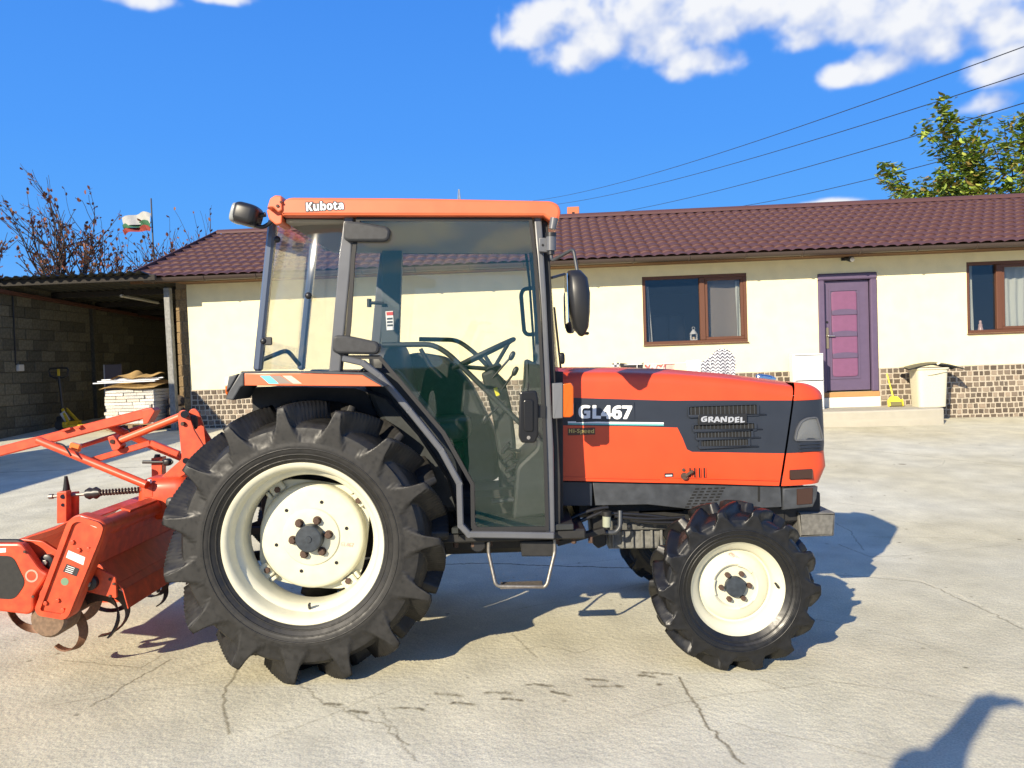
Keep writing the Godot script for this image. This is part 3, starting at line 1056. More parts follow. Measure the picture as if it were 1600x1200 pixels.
# what stands or hangs just behind the panes
func build_window_things(w1: Array, w2: Array) -> void:
	var cloth := mat("pale_curtain", Color(0.62, 0.66, 0.60), 0.9, {"rim": 0.3})
	var curtain := func(label: String, x0: float, x1: float, y0: float, y1: float, z: float, m: Material, waves: float) -> void:
		var o := house_thing("curtain", label, "curtain", "window curtains")
		var pts := []
		var nu := int(waves * 8) + 1
		for i in nu:
			var t := float(i) / (nu - 1)
			for j in 6:
				var q := j / 5.0
				pts.append(Vector3(lerpf(x0, x1, t) + 0.01 * sin(q * 5.0 + t * 7.0), lerpf(y0, y1, q), z + 0.022 * sin(t * waves * TAU) * (1.0 - 0.3 * q)))
		var s := Shape.new()
		s.grid(pts, nu, 6)
		part(o, "cloth", s, m)
		rebase(o)
	curtain.call("pale curtain gathered at the left side of the rightmost window", w2[0] + 0.05, w2[0] + 0.20, w2[2] - 0.3, w2[3] - 0.03, -0.2, cloth, 3.0)
	curtain.call("pale net curtain across the right sash of the rightmost window", w2[0] + 0.62, w2[1], w2[2] - 0.3, w2[3] - 0.03, -0.22, cloth, 9.0)
	var blind := mat("beige_blind", Color(0.27, 0.235, 0.19), 0.9)
	var mid: float = lerpf(w1[0], w1[1], 0.575)
	curtain.call("beige roller blind drawn behind the right sash of the window left of the door", mid, w1[1] - 0.13, w1[2] - 0.2, w1[3], -0.16, blind, 1.0)
	curtain.call("narrow white curtain edge at far right of the window left of the door", w1[1] - 0.16, w1[1] - 0.09, w1[2] - 0.2, w1[3] - 0.12, -0.145, cloth, 1.0)
	# lantern on the sill
	var white := mat("white_enamel", Color(0.78, 0.78, 0.76), 0.35)
	var l := house_thing("lantern", "small white candle lantern standing inside the window left of the door", "lantern")
	var at: Vector3 = Vector3(9.1678, 1.7728, -0.15)
	at.y = w1[2] + 0.06
	var s := Shape.new()
	s.box(at + Vector3(0, 0.008, 0), Vector3(0.115, 0.016, 0.1))
	part(l, "base", s, white)
	for q in [[-1, -1], [1, -1], [1, 1], [-1, 1]]:
		s = Shape.new()
		s.box(at + Vector3(q[0] * 0.05, 0.062, q[1] * 0.042), Vector3(0.012, 0.092, 0.012))
		part(l, "post", s, white)
	s = Shape.new()
	s.lathe(PackedVector2Array([Vector2(0.075, 0.108), Vector2(0.045, 0.15), Vector2(0.02, 0.185), Vector2(0, 0.19)]), 12, Transform3D(Basis(Vector3(1, 0, 0), -PI / 2), at))
	part(l, "roof", s, white)
	s = Shape.new()
	var hp := []
	for k in 13: hp.append(at + Vector3(0.025 * cos(TAU * k / 12.0), 0.212 + 0.025 * sin(TAU * k / 12.0), 0))
	s.tube(hp, 0.004, 6)
	part(l, "ring_handle", s, mats["dark_metal"] if mats.has("dark_metal") else white)
	s = Shape.new()
	s.rod(at + Vector3(0, 0.016, 0), at + Vector3(0, 0.06, 0), 0.025, 12)
	part(l, "candle", s, mat("wax", Color(0.7, 0.55, 0.35), 0.5))
	rebase(l)
	# metal strips leaning in the corner of the same window
	for k in 2:
		var o := house_thing("curtain_rail", ["left one of two pale rails leaning inside the window left of the door", "right one of two pale rails leaning inside the window left of the door"][k], "rail", "rails leaning inside the window")
		s = Shape.new()
		s.bar(Vector3(w1[0] + 0.12 + 0.045 * k, w1[2] + 0.05, -0.14 - 0.03 * k), Vector3(w1[0] + 0.10 + 0.02 * k, w1[3] - 0.16, -0.2), 0.015, 0.018)
		part(o, "strip", s, mat("pale_aluminium", Color(0.55, 0.55, 0.5), 0.4))
		rebase(o)
	# dark wardrobe with a mirror in the room
	var wd := house_thing("cupboard", "black cupboard standing in the dark room behind the window", "cupboard")
	s = Shape.new()
	s.box(Vector3(w1[0] + 0.62, 1.75, -1.5), Vector3(0.62, 1.15, 0.4), Basis(), 0.01)
	part(wd, "case", s, mats.get("black_and_hole_shade", mat("black_and_hole_shade", Color(0.01, 0.01, 0.01), 0.9)))
	for k in 2:
		s = Shape.new()
		s.box(Vector3(w1[0] + 0.47 + 0.3 * k, 2.02, -1.29), Vector3(0.26, 0.52, 0.012), Basis(), 0.003)
		part(wd, "door_panel", s, mat("black_gloss", Color(0.008, 0.008, 0.009), 0.3))
	rebase(wd)
	var fg := house_thing("figurine", "tiny pink and white figurine on the sill of the rightmost window", "figurine")
	var fp := Vector3(Vector3(14.0861, 1.7449, -0.15).x, w2[2] + 0.055, -0.15)
	s = Shape.new()
	s.lathe(PackedVector2Array([Vector2(0.0, 0), Vector2(0.045, 0.0), Vector2(0.04, 0.03), Vector2(0.03, 0.07), Vector2(0.035, 0.095), Vector2(0.02, 0.115), Vector2(0.018, 0.12), Vector2(0.024, 0.14), Vector2(0.018, 0.165), Vector2(0, 0.172)]), 14, Transform3D(Basis(Vector3(1, 0, 0), -PI / 2), fp))
	part(fg, "body", s, mat("pink_porcelain", Color(0.72, 0.5, 0.45), 0.3))
	rebase(fg)


func tyre_shape(R: float, bead: float, hw: float, lugs: int, deep: float, skew: float, lugw: float, low: float, per := 40, phase := 0.0) -> Shape:
	# half profiles from the crown to the bead: outside over the lugs, and the carcass between them
	var out := [Vector2(R, 0.0), Vector2(R - 0.003, 0.45 * hw), Vector2(R - 0.010, 0.80 * hw), Vector2(R - 0.020, 0.97 * hw), Vector2(R - 0.040, 1.0 * hw), Vector2(R * (low + 0.5 * (1 - low) * 0.8), 1.0 * hw), Vector2(R * low, 0.985 * hw), Vector2(lerpf(bead, R * low, 0.75), 0.995 * hw), Vector2(lerpf(bead, R * low, 0.45), 0.97 * hw), Vector2(lerpf(bead, R * low, 0.15), 0.86 * hw), Vector2(bead, 0.80 * hw), Vector2(bead - 0.012, 0.74 * hw)]
	var car := [Vector2(R - deep, 0.0), Vector2(R - deep - 0.004, 0.45 * hw), Vector2(R - deep * 1.22, 0.72 * hw), Vector2(R - deep * 1.55, 0.86 * hw), Vector2(R - deep * 1.85, 0.92 * hw), Vector2(R * (low + 0.5 * (1 - low) * 0.8) - 0.012, 0.935 * hw), Vector2(R * low, 0.965 * hw)]
	while car.size() < out.size(): car.append(out[car.size()])
	var sub := [5, 4, 3, 2, 5, 4, 3, 3, 3, 2, 1]
	var A := []
	var Bc := []
	var T := []
	for i in out.size() - 1:
		for k in sub[i]:
			var q: float = float(k) / sub[i]
			A.append(out[i].lerp(out[i + 1], q)); Bc.append(car[i].lerp(car[i + 1], q)); T.append(i + q)
	A.append(out[-1]); Bc.append(car[-1]); T.append(float(out.size() - 1))
	var P := TAU / lugs
	var nu := lugs * per
	var nv := A.size() * 2 - 1
	var p := []
	p.resize(nu * nv)
	for i in nu:
		var th := TAU * i / nu + phase
		for j in nv:
			var near := j < A.size()
			var k := (A.size() - 1 - j) if near else (j - A.size() + 1)
			var sg := 1.0 if near else -1.0
			var t: float = T[k]
			var m := 1.0
			var off := 0.0 if near else P / 2
			if t <= 3.0:
				var w: float = A[k].y / hw
				var c := off - skew * (1.0 - w)
				var d := absf(fposmod(th - c + P / 2, P) - P / 2)
				var half := (lugw * (0.75 + 0.35 * w)) / R
				m = 1.0 - smoothstep(half, half + 0.024 / R, d)
			elif t < 6.0:
				var q := (t - 3.0) / 3.0
				var d := absf(fposmod(th - off + P / 2, P) - P / 2)
				var half0 := lugw * 1.1 / R
				var hollow := (P / 2 - half0) * sqrt(maxf(0.0, 1.0 - pow(q, 2.4)))
				var half := P / 2 - hollow
				m = 1.0 - smoothstep(half - 0.004 / R, half + 0.013 / R, d)
			var a: Vector2 = Bc[k].lerp(A[k], m)
			p[i * nv + j] = Vector3(a.x * cos(th), a.x * sin(th), a.y * sg)
	var s := Shape.new()
	s.grid(p, nu, nv, true)
	# moulded ribs round the sidewall
	for q in [0.10, 0.34, 0.62]:
		var rr := lerpf(bead, R * low, q) + 0.006
		for sg in [1.0, -1.0]:
			var z: float = sg * hw * (0.86 if q < 0.2 else 0.945 if q < 0.5 else 0.985)
			var loop := []
			for k in 96: loop.append(Vector3(cos(TAU * k / 96) * rr, sin(TAU * k / 96) * rr, z))
			s.tube(loop, 0.0042, 6, true)
	return s

func paint_set() -> Dictionary:
	var dirt := noise_tex("dirt", 512, 0.006, 0.93, 1.0, 6, 14, 0.9)
	var dust := noise_tex("dust", 512, 0.012, 0.76, 1.0, 7, 17, 0.9)
	var gloss := noise_tex("gloss", 512, 0.02, 0.55, 1.0, 5, 19, 0.7)
	return {
		"orange": mat("orange_paint", Color(0.74, 0.070, 0.014), 0.45, {"tex": dirt, "scale": 1.3, "coat": 0.22, "coat_rough": 0.12}),
		"faded": mat("faded_orange_paint", Color(0.72, 0.145, 0.052), 0.45, {"tex": dirt, "scale": 1.6, "coat": 0.25, "coat_rough": 0.2}),
		"tiller": mat("tiller_orange", Color(0.74, 0.078, 0.017), 0.5, {"tex": dust, "scale": 2.2, "coat": 0.2, "coat_rough": 0.2}),
		"slate": mat("slate_plastic", Color(0.021, 0.027, 0.040), 0.42, {"tex": dirt, "scale": 2.0}),
		"grey": mat("grey_frame", Color(0.105, 0.110, 0.122), 0.4, {"tex": dirt, "scale": 2.5, "coat": 0.2}),
		"panel": mat("grey_panel", Color(0.060, 0.066, 0.075), 0.45, {"tex": dust, "scale": 2.0}),
		"black": mat("black_plastic", Color(0.014, 0.014, 0.015), 0.4),
		"hinge": mat("hinge_black", Color(0.030, 0.032, 0.036), 0.55, {"tex": dust, "scale": 4.0}),
		"rubber": mat("tyre_rubber", Color(0.0175, 0.0165, 0.015), 0.70, {"tex": noise_tex("rubber", 512, 0.008, 0.70, 1.0, 7, 25, 0.9), "scale": 2.2, "rtex": gloss}),
		"front_rubber": mat("front_tyre_rubber", Color(0.0095, 0.0095, 0.010), 0.55, {"tex": noises["rubber"], "scale": 2.6, "rtex": gloss}),
		"cream": mat("cream_wheel_paint", Color(0.64, 0.62, 0.475), 0.42, {"tex": noise_tex("wheel_dirt", 512, 0.008, 0.94, 1.0, 7, 31, 0.8), "scale": 2.4, "coat": 0.2}),
		"rust": mat("rusty_bolt", Color(0.10, 0.058, 0.040), 0.8, {"tex": dust, "scale": 8.0}),
		"hub": mat("hub_grey", Color(0.042, 0.052, 0.064), 0.45, {"tex": dust, "scale": 5.0}),
		"under": mat("chassis_black", Color(0.018, 0.0175, 0.017), 0.6, {"tex": dust, "scale": 3.0}),
		"cast": mat("cast_grey", Color(0.20, 0.20, 0.185), 0.6, {"tex": dust, "scale": 4.0}),
		"steel": mat("bare_steel", Color(0.33, 0.31, 0.28), 0.45, {"metal": 0.7, "tex": dust, "scale": 6.0}),
		"black_and_hole_shade": mat("black_and_hole_shade", Color(0.01, 0.01, 0.01), 0.9),  # flat black; on openings it stands for the shade inside
		"seal": mat("rubber_seal", Color(0.012, 0.012, 0.013), 0.6),
		"white": mat("white_print", Color(0.82, 0.83, 0.82), 0.4),
		"interior": mat("cab_plastic", Color(0.024, 0.029, 0.029), 0.6, {"tex": dust, "scale": 3.0}),
		"liner": mat("headliner", Color(0.34, 0.31, 0.24), 0.9),
		"glass": glass("cab_glass", Color(0.004, 0.07, 0.035), 0.06),
		"bent_glass": glass("bent_cab_glass", Color(0.006, 0.05, 0.075), 0.10, 0.05),  # blue of the mirrored sky is put into this tint
		"amber": mat("amber_lens", Color(0.55, 0.105, 0.010), 0.15),
		"smoke": mat("smoked_lens", Color(0.045, 0.022, 0.016), 0.15),
		"clear": glass("lamp_glass", Color(0.5, 0.52, 0.52), 0.25),
		"chrome": mat("reflector", Color(0.7, 0.7, 0.68), 0.15, {"metal": 1.0}),
		"mirror": mat("mirror_face", Color(0.85, 0.86, 0.86), 0.03, {"metal": 1.0}),
	}

var K: Dictionary

func mirrored(s: Shape) -> Shape:
	return Shape.new().mirror_z(s)

# both sides of the tractor get the part, the near one first
func pair(t: Node, called: String, s: Shape, m: Material) -> MeshInstance3D:
	var o := part(t, called, s, m)
	part(t, called, mirrored(s), m)
	return o

func rear_wheel(t: Node, at: Vector3, turn: float, meshes: Dictionary) -> void:
	var w := Node3D.new()
	w.name = "rear_wheel"
	t.add_child(w, true)
	w.position = at
	w.rotation.y = turn
	if meshes.is_empty():
		meshes.tyre = tyre_shape(0.669, 0.385, 0.186, 15, 0.080, 0.26, 0.0185, 0.725, 56, 0.19).mesh()
		var f := 0.142   # outer flange plane
		var s := Shape.new()
		var pr := PackedVector2Array()
		for q in [[0.376, -0.03], [0.386, -0.012], [0.386, 0.002], [0.380, 0.008], [0.368, 0.006], [0.356, -0.004], [0.349, -0.02], [0.343, -0.05], [0.340, -0.064], [0.330, -0.07], [0.318, -0.082], [0.312, -0.10], [0.310, -0.20], [0.316, -0.22], [0.336, -0.235], [0.345, -0.27], [0.386, -0.285]]:
			pr.append(Vector2(q[0], q[1] + f))
		pr.reverse()
		s.lathe(pr, 96)
		meshes.rim = s.mesh()
		# centre disc: a dish with a rolled edge, then a plate with four lugs out to the rim
		s = Shape.new()
		pr = PackedVector2Array()
		for q in [[0.0, -0.145], [0.128, -0.145], [0.136, -0.147], [0.142, -0.155], [0.232, -0.158], [0.246, -0.162], [0.256, -0.173], [0.261, -0.19], [0.262, -0.218]]:
			pr.append(Vector2(q[0], q[1] + f))
		pr.reverse()
		s.lathe(pr, 72)
		meshes.disc = s.mesh()
		s = Shape.new()
		var pl := PackedVector2Array()
		for k in 4:
			var a := TAU * k / 4 + 0.62
			for q in [[-0.16, 0.309], [0.16, 0.309], [0.44, 0.278], [0.785, 0.264], [1.13, 0.278]]:
				pl.append(Vector2.from_angle(a + q[0]) * q[1])
		s.prism(rnd(pl, 0.03, 3), f - 0.228, f - 0.212, 0.003)
		meshes.plate = s.mesh()
		s = Shape.new()
		var ax := PackedVector2Array([Vector2(0.0, f - 0.088), Vector2(0.016, f - 0.088), Vector2(0.017, f - 0.092), Vector2(0.058, f - 0.094), Vector2(0.064, f - 0.099), Vector2(0.067, f - 0.145)])
		ax.reverse()
		s.lathe(ax, 36)
		meshes.hub = s.mesh()
		s = Shape.new()
		s.bolt(Vector3(0, 0, f - 0.146), 0.017, 0.028)
		s.lathe(PackedVector2Array([Vector2(0.021, f - 0.146), Vector2(0.021, f - 0.139), Vector2(0, f - 0.139)]), 14)
		meshes.bolt = s.mesh()
		s = Shape.new()
		s.prism(circle(Vector2(), 0.0085, 14), f - 0.170, f - 0.1535)  # raised black disc: the shade in a hole given as colour
		meshes.hole = s.mesh()
		# bracket welded in the rim with its bolt
		s = Shape.new()
		s.box(Vector3(0.292, 0, f - 0.200), Vector3(0.05, 0.075, 0.03), Basis(), 0.006)
		s.box(Vector3(0.286, 0.052, f - 0.196), Vector3(0.035, 0.018, 0.03), Basis(), 0.004)
		meshes.bracket = s.mesh()
		s = Shape.new()
		s.bolt(Vector3(0.283, 0, f - 0.186), 0.016, 0.014)
		meshes.bracket_bolt = s.mesh()
		s = Shape.new()
		s.rod(Vector3(0, -0.325, f - 0.07), Vector3(0.006, -0.300, f - 0.045), 0.007, 8)
		s.rod(Vector3(0.006, -0.300, f - 0.045), Vector3(0.012, -0.292, f - 0.036), 0.005, 8)
		meshes.valve = s.mesh()
		s = Shape.new()
		s.rod(Vector3(0, 0, f - 0.15), Vector3(0, 0, -0.35), 0.075, 20)
		s.rod(Vector3(0, 0, -0.12), Vector3(0, 0, -0.3), 0.14, 24)
		meshes.axle = s.mesh()
	part(w, "tyre", meshes.tyre, K.rubber)
	part(w, "rim", meshes.rim, K.cream)
	part(w, "disc", meshes.disc, K.cream)
	part(w, "disc_plate", meshes.plate, K.cream)
	part(w, "hub_cap", meshes.hub, K.hub)
	part(w, "axle", meshes.axle, K.under)
	for k in 6:
		var o := part(w, "wheel_bolt", meshes.bolt, K.rust)
		var a := TAU * k / 6 + 0.12
		o.position = Vector3(cos(a), sin(a), 0) * 0.088
		var hl := part(w, "disc_hole", meshes.hole, K.black_and_hole_shade)
		a = TAU * k / 6 + 0.2
		hl.position = Vector3(cos(a), sin(a), 0) * 0.176
	for k in 4:
		var br := part(w, "rim_bracket", meshes.bracket, K.cream)
		br.rotation.z = TAU * k / 4 + 0.62
		var bb := part(w, "bracket_bolt", meshes.bracket_bolt, K.rust)
		bb.rotation.z = TAU * k / 4 + 0.62
	part(w, "valve", meshes.valve, K.black)
	lettering(w, "chalk_mark", "GL467", Vector3(0.172, -0.045, 0.142 - 0.1548), 0.020, 0.062, mat("chalk_red", Color(0.62, 0.36, 0.30), 0.8), 0.0, 0.0, 0.0008, -0.12)

func front_wheel(t: Node, at: Vector3, turn: float, meshes: Dictionary) -> void:
	var w := Node3D.new()
	w.name = "front_wheel"
	t.add_child(w, true)
	w.position = at
	w.rotation.y = turn
	var f := 0.088
	if meshes.is_empty():
		meshes.tyre = tyre_shape(0.394, 0.232, 0.126, 14, 0.045, 0.28, 0.016, 0.77, 48, 0.0).mesh()
		var s := Shape.new()
		var pr := PackedVector2Array()
		for q in [[0.226, -0.02], [0.233, -0.008], [0.233, 0.003], [0.228, 0.008], [0.220, 0.005], [0.214, -0.006], [0.206, -0.016], [0.186, -0.030], [0.178, -0.042], [0.174, -0.062], [0.166, -0.066], [0.160, -0.058], [0.148, -0.046], [0.120, -0.040], [0.108, -0.036], [0.100, -0.040], [0.094, -0.052], [0.0, -0.052]]:
			pr.append(Vector2(q[0], q[1] + f))
		pr.reverse()
		pr.reverse()
		s.lathe(PackedVector2Array(Array(pr)), 80)
		var s2 := Shape.new()
		for i in range(0, s.v.size(), 3):
			s2.v.append(s.v[i]); s2.v.append(s.v[i + 2]); s2.v.append(s.v[i + 1])
			s2.n.append(-s.n[i]); s2.n.append(-s.n[i + 2]); s2.n.append(-s.n[i + 1])
		meshes.rim = s2.mesh()
		s = Shape.new()
		s.lathe(PackedVector2Array([Vector2(0.048, f - 0.052), Vector2(0.048, f - 0.026), Vector2(0.045, f - 0.022), Vector2(0.004, f - 0.019), Vector2(0, f - 0.019)]), 36)
		meshes.hub = s.mesh()
		s = Shape.new()
		s.bolt(Vector3(0, 0, f - 0.052), 0.0125, 0.022)
		s.rod(Vector3(0, 0, f - 0.032), Vector3(0, 0, f - 0.022), 0.0085, 10)
		meshes.bolt = s.mesh()
		s = Shape.new()
		s.rod(Vector3(0.187, 0.012, f - 0.034), Vector3(0.190, 0.0, f - 0.004), 0.006, 8)
		meshes.valve = s.mesh()
		s = Shape.new()
		s.rod(Vector3(0, 0, f - 0.06), Vector3(0, 0, -0.14), 0.07, 20)
		s.rod(Vector3(0, 0, -0.09), Vector3(0, 0, -0.2), 0.10, 20)
		meshes.axle = s.mesh()
		# pressed ribs round the centre
		s = Shape.new()
		var rp := []
		for i in 9:
			var b := (i - 4) * 0.09
			rp.append(Vector3(cos(b), sin(b), 0) * 0.103 + Vector3(0, 0, f - 0.042))
		s.tube(rp, 0.009, 8)
		meshes.rib = s.mesh()
	part(w, "tyre", meshes.tyre, K.front_rubber)
	part(w, "rim", meshes.rim, K.cream)
	for k in 3:
		var rb := part(w, "pressed_rib", meshes.rib, K.cream)
		rb.rotation.z = 1.05 + TAU * k / 3
	part(w, "hub_cap", meshes.hub, K.hub)
	part(w, "axle", meshes.axle, K.under)
	for k in 6:
		var o := part(w, "wheel_bolt", meshes.bolt, K.rust)
		var a := TAU * k / 6 + 0.04
		o.position = Vector3(cos(a), sin(a), 0) * 0.066
	part(w, "valve", meshes.valve, K.black)
	lettering(w, "chalk_mark", "GL467", Vector3(0.0, 0.142, f - 0.0435), 0.018, 0.062, mats["chalk_red"], 0.0, 0.0, 0.0008, 2.5)

func build_tractor() -> void:
	K = paint_set()
	var t := thing("tractor", "orange cab tractor with cream wheels parked on the concrete yard", "tractor", Vector3(0, 0, -4.3))
	var s: Shape
	# ---- wheels
	var rm := {}
	rear_wheel(t, Vector3(-1.002, 0.655, 0.575), 0.0, rm)
	rear_wheel(t, Vector3(-1.002, 0.655, -0.575), PI, rm)
	var fm := {}
	front_wheel(t, Vector3(1.019, 0.382, 0.650), 0.0, fm)
	front_wheel(t, Vector3(1.019, 0.382, -0.650), PI, fm)
	build_hood(t)
	build_cab(t)
	build_under(t)

# ---- bonnet: a shell that runs along the side and round the nose
func build_hood(t: Node3D) -> void:
	var W := 0.30
	# along the side at half width W: x, and the heights of the colour borders
	var bot: PackedVector2Array = PackedVector2Array([Vector2(0.2465, 0.8481), Vector2(0.6495, 0.8247), Vector2(1.0493, 0.8046), Vector2(1.3759, 0.7871)])
	var low: PackedVector2Array = PackedVector2Array([Vector2(0.249, 1.137), Vector2(0.658, 1.1168), Vector2(0.8508, 1.1054), Vector2(0.8759, 1.0511), Vector2(0.8976, 0.9903), Vector2(0.9239, 0.9761), Vector2(1.38, 0.9559)])
	var mid: PackedVector2Array = PackedVector2Array([Vector2(0.2536, 1.2818), Vector2(0.5292, 1.2644), Vector2(0.8048, 1.2469), Vector2(1.1273, 1.2379), Vector2(1.4532, 1.227)])
	var top: PackedVector2Array = PackedVector2Array([Vector2(0.2357, 1.4153), Vector2(0.5527, 1.4048), Vector2(0.8662, 1.3844), Vector2(1.176, 1.3474), Vector2(1.469, 1.3009)])
	var line := func(p: PackedVector2Array, x: float) -> float:
		if x <= p[0].x: return p[0].y
		for i in p.size() - 1:
			if x <= p[i + 1].x: return lerpf(p[i].y, p[i + 1].y, (x - p[i].x) / maxf(p[i + 1].x - p[i].x, 1e-5))
		var c := p.size()
		return p[c - 1].y + (x - p[c - 1].x) * (p[c - 1].y - p[c - 2].y) / (p[c - 1].x - p[c - 2].x)
	var x0: float = Vector3(0.2319, 1.0191, 0.3).x
	var seam_top: Vector3 = Vector3(1.4649, 1.2982, 0.3)
	var seam_bot: Vector3 = Vector3(1.3793, 0.7903, 0.3)
	var lean := (seam_top.x - seam_bot.x) / (seam_top.y - seam_bot.y)
	# stations; u = distance along the plan outline
	var xs := []
	for p in [x0, 0.3, 0.4, 0.5]: xs.append(p)
	for p in low: if p.x > 0.5: xs.append(p.x)
	for p in [0.6, 0.7, 0.78, 0.95, 1.05, 1.15, 1.25, 1.33, 1.39]: xs.append(p)
	xs.sort()
	while xs.size() and xs[0] < x0: xs.pop_front()
	var side_z := func(y: float) -> float:   # slight barrel
		return W + 0.006 - 0.10 * pow(absf(y - 1.10), 2.0)
	var xat := func(x: float, y: float) -> float:   # lines lean with the seam towards the front
		var k := clampf((x - 0.95) / (1.40 - 0.95), 0.0, 1.0)
		return x + k * lean * (y - seam_top.y)
	var xseam := seam_top.x - 0.003
	var band := func(lo: PackedVector2Array, hi: PackedVector2Array, nv: int, rec := 0.0) -> Shape:
		var pts := []
		var use := []
		for x in xs:
			if x < xseam - 0.01: use.append(x)
		use.append(xseam)
		for x in use:
			for j in nv + 1:
				var y: float = lerpf(line.call(lo, x), line.call(hi, x), float(j) / nv)
				pts.append(Vector3(xat.call(x, y), y, side_z.call(y) - rec))
		var g := Shape.new()
		g.grid(pts, use.size(), nv + 1)
		# a return edge inwards all round gives the sheet its thickness
		return g
	var lower: Shape = band.call(bot, low, 5)
	pair(t, "side_panel", lower, K.orange)
	var dark: Shape = band.call(low, mid, 5, 0.0)
	pair(t, "slate_side_panel", dark, K.slate)
	# top: from the border over the shoulder to the middle
	var pts := []
	var use := []
	for x in xs:
		if x < xseam - 0.01: use.append(x)
	use.append(xseam)
	var top_row := func(x: float) -> Array:
		var ym: float = line.call(mid, x)
		var yt: float = line.call(top, x)
		var sh := 0.055
		var q := []
		for j in 4: q.append(Vector2(side_z.call(lerpf(ym, yt - sh, j / 4.0)), lerpf(ym, yt - sh, j / 4.0)))
		for j in 7:
			var a := PI / 2 * j / 6.0
			q.append(Vector2(side_z.call(yt - sh) - sh * 0.8 * (1.0 - cos(a)), yt - sh + sh * sin(a)))
		q.append(Vector2(0.15, yt + 0.018))
		q.append(Vector2(0.0, yt + 0.024))
		return q
	var nv := 0
	for x in use:
		var q: Array = top_row.call(x)
		var full := []
		for e in q: full.append(e)
		for i in range(q.size() - 2, -1, -1): full.append(Vector2(-q[i].x, q[i].y))
		nv = full.size()
		for e in full: pts.append(Vector3(xat.call(x, e.y), e.y, e.x))
	part(t, "bonnet_top", Shape.new().grid(pts, use.size(), nv), K.orange)
	# nose: the plan outline bends in towards the front
	var nose: Array = []   # x past the seam, half width
	for i in 17:
		var a := PI / 2 * i / 16.0
		nose.append(Vector2(0.004 + 0.196 * pow(sin(a), 0.9), W * pow(cos(a), 0.34)))
	var nlow: float = Vector3(1.4606, 0.9526, 0.28).y
	var nbot: float = Vector3(1.4565, 0.7813, 0.28).y
	var nmid: float = Vector3(1.5173, 1.224, 0.28).y
	var push := func(y: float) -> float:   # how far the nose stands forward at that height
		var k := clampf((y - nmid) / 0.08, 0.0, 1.0)
		var b := 1.0 - 0.62 * k * k
		if y < nlow: b += 0.12 * (1.0 - absf((y - (nlow + nbot) / 2) / (nlow - nbot)) * 2.0)
		return b + clampf((nmid - y) / 0.25, 0.0, 1.0) * 0.25
	var nose_band := func(y0: float, y1: float, nvv: int) -> Shape:
		var pp := []
		var half := []
		for q in nose: half.append(q)
		for i in range(nose.size() - 2, -1, -1): half.append(Vector2(nose[i].x, -nose[i].y))
		for q in half:
			for j in nvv + 1:
				var y := lerpf(y0, y1, float(j) / nvv)
				var base: float = xat.call(seam_top.x + 0.003, y)
				pp.append(Vector3(base + q.x * push.call(y), y, q.y * side_z.call(y) / W))
		return Shape.new().grid(pp, half.size(), nvv + 1)
	part(t, "nose_panel", nose_band.call(nbot, nlow, 6), K.orange)
	part(t, "nose_slate_panel", nose_band.call(nlow + 0.001, nmid, 8), K.slate)
	# nose cap in orange, closing to the bonnet
	var pc := []
	var half2 := []
	for q in nose: half2.append(q)
	for i in range(nose.size() - 2, -1, -1): half2.append(Vector2(nose[i].x, -nose[i].y))
	var yt2: float = line.call(top, seam_top.x) - 0.002
	var rows := 9
	for q in half2:
		for j in rows + 1:
			var k := float(j) / rows
			var a := PI / 2 * k
			var y := nmid + 0.001 + (yt2 - nmid + 0.018) * sin(a)
			var sc := 1.0 - 0.10 * (1.0 - cos(a)) - (0.9 if j == rows else 0.0)
			pc.append(Vector3(xat.call(seam_top.x + 0.003, y) + q.x * (push.call(nmid) * (0.08 + 0.92 * cos(a)) if j < rows else 0.0), y, q.y * sc))
	part(t, "nose_cap", Shape.new().grid(pc, half2.size(), rows + 1), K.orange)
	# dark boxes added inside to keep light out of the seams
	var s := Shape.new()
	s.box(Vector3(0.80, 1.07, 0), Vector3(1.10, 0.44, 0.54))
	s.box(Vector3(1.40, 1.03, 0), Vector3(0.24, 0.40, 0.52))
	part(t, "seam_liner", s, K.black_and_hole_shade)

	# headlights
	for sg in [1.0, -1.0]:
		var hl := Node3D.new()
		hl.name = "headlight"
		t.add_child(hl, true)
		var pl := PackedVector2Array()
		for q in [Vector3(1.456, 1.0191, 0.306), Vector3(1.468, 1.0719, 0.304), Vector3(1.4931, 1.1175, 0.302), Vector3(1.5283, 1.1328, 0.298), Vector3(1.5801, 1.1335, 0.285), Vector3(1.6007, 1.0782, 0.272), Vector3(1.6228, 1.0119, 0.255)]: pl.append(Vector2(q.x, q.y))
		var body := Shape.new()
		var f := Shape.new()
		var zz := func(x: float, y: float) -> float:   # half width of the nose there
			var k := clampf((x - xat.call(seam_top.x + 0.007, y)) / (0.196 * push.call(y)), 0.0, 0.995)
			var sn := pow(k, 1.0 / 0.9)
			return W * pow(1.0 - sn * sn, 0.17) * side_z.call(y) / W + 0.004
		# lens follows the bend of the nose
		var outline := Shape.ccw(rnd(pl, 0.012, 3))
		var cxy := Vector2()
		for q in outline: cxy += q
		cxy /= outline.size()
		for i in outline.size():
			var a := outline[i]
			var b := outline[(i + 1) % outline.size()]
			for ring in 4:
				var k0 := ring / 4.0
				var k1 := (ring + 1) / 4.0
				var c := [cxy.lerp(a, k0), cxy.lerp(b, k0), cxy.lerp(b, k1), cxy.lerp(a, k1)]
				var d := []
				for q in c: d.append(Vector3(q.x, q.y, zz.call(q.x, q.y) + 0.004))
				body.quad(d[0], d[3], d[2], d[1]) if ring > 0 else body.tri(d[0], d[3], d[2])
			f.bar(Vector3(a.x, a.y, zz.call(a.x, a.y)), Vector3(b.x, b.y, zz.call(b.x, b.y)), 0.02, 0.007)
		# flip to face outwards
		var fl := Shape.new()
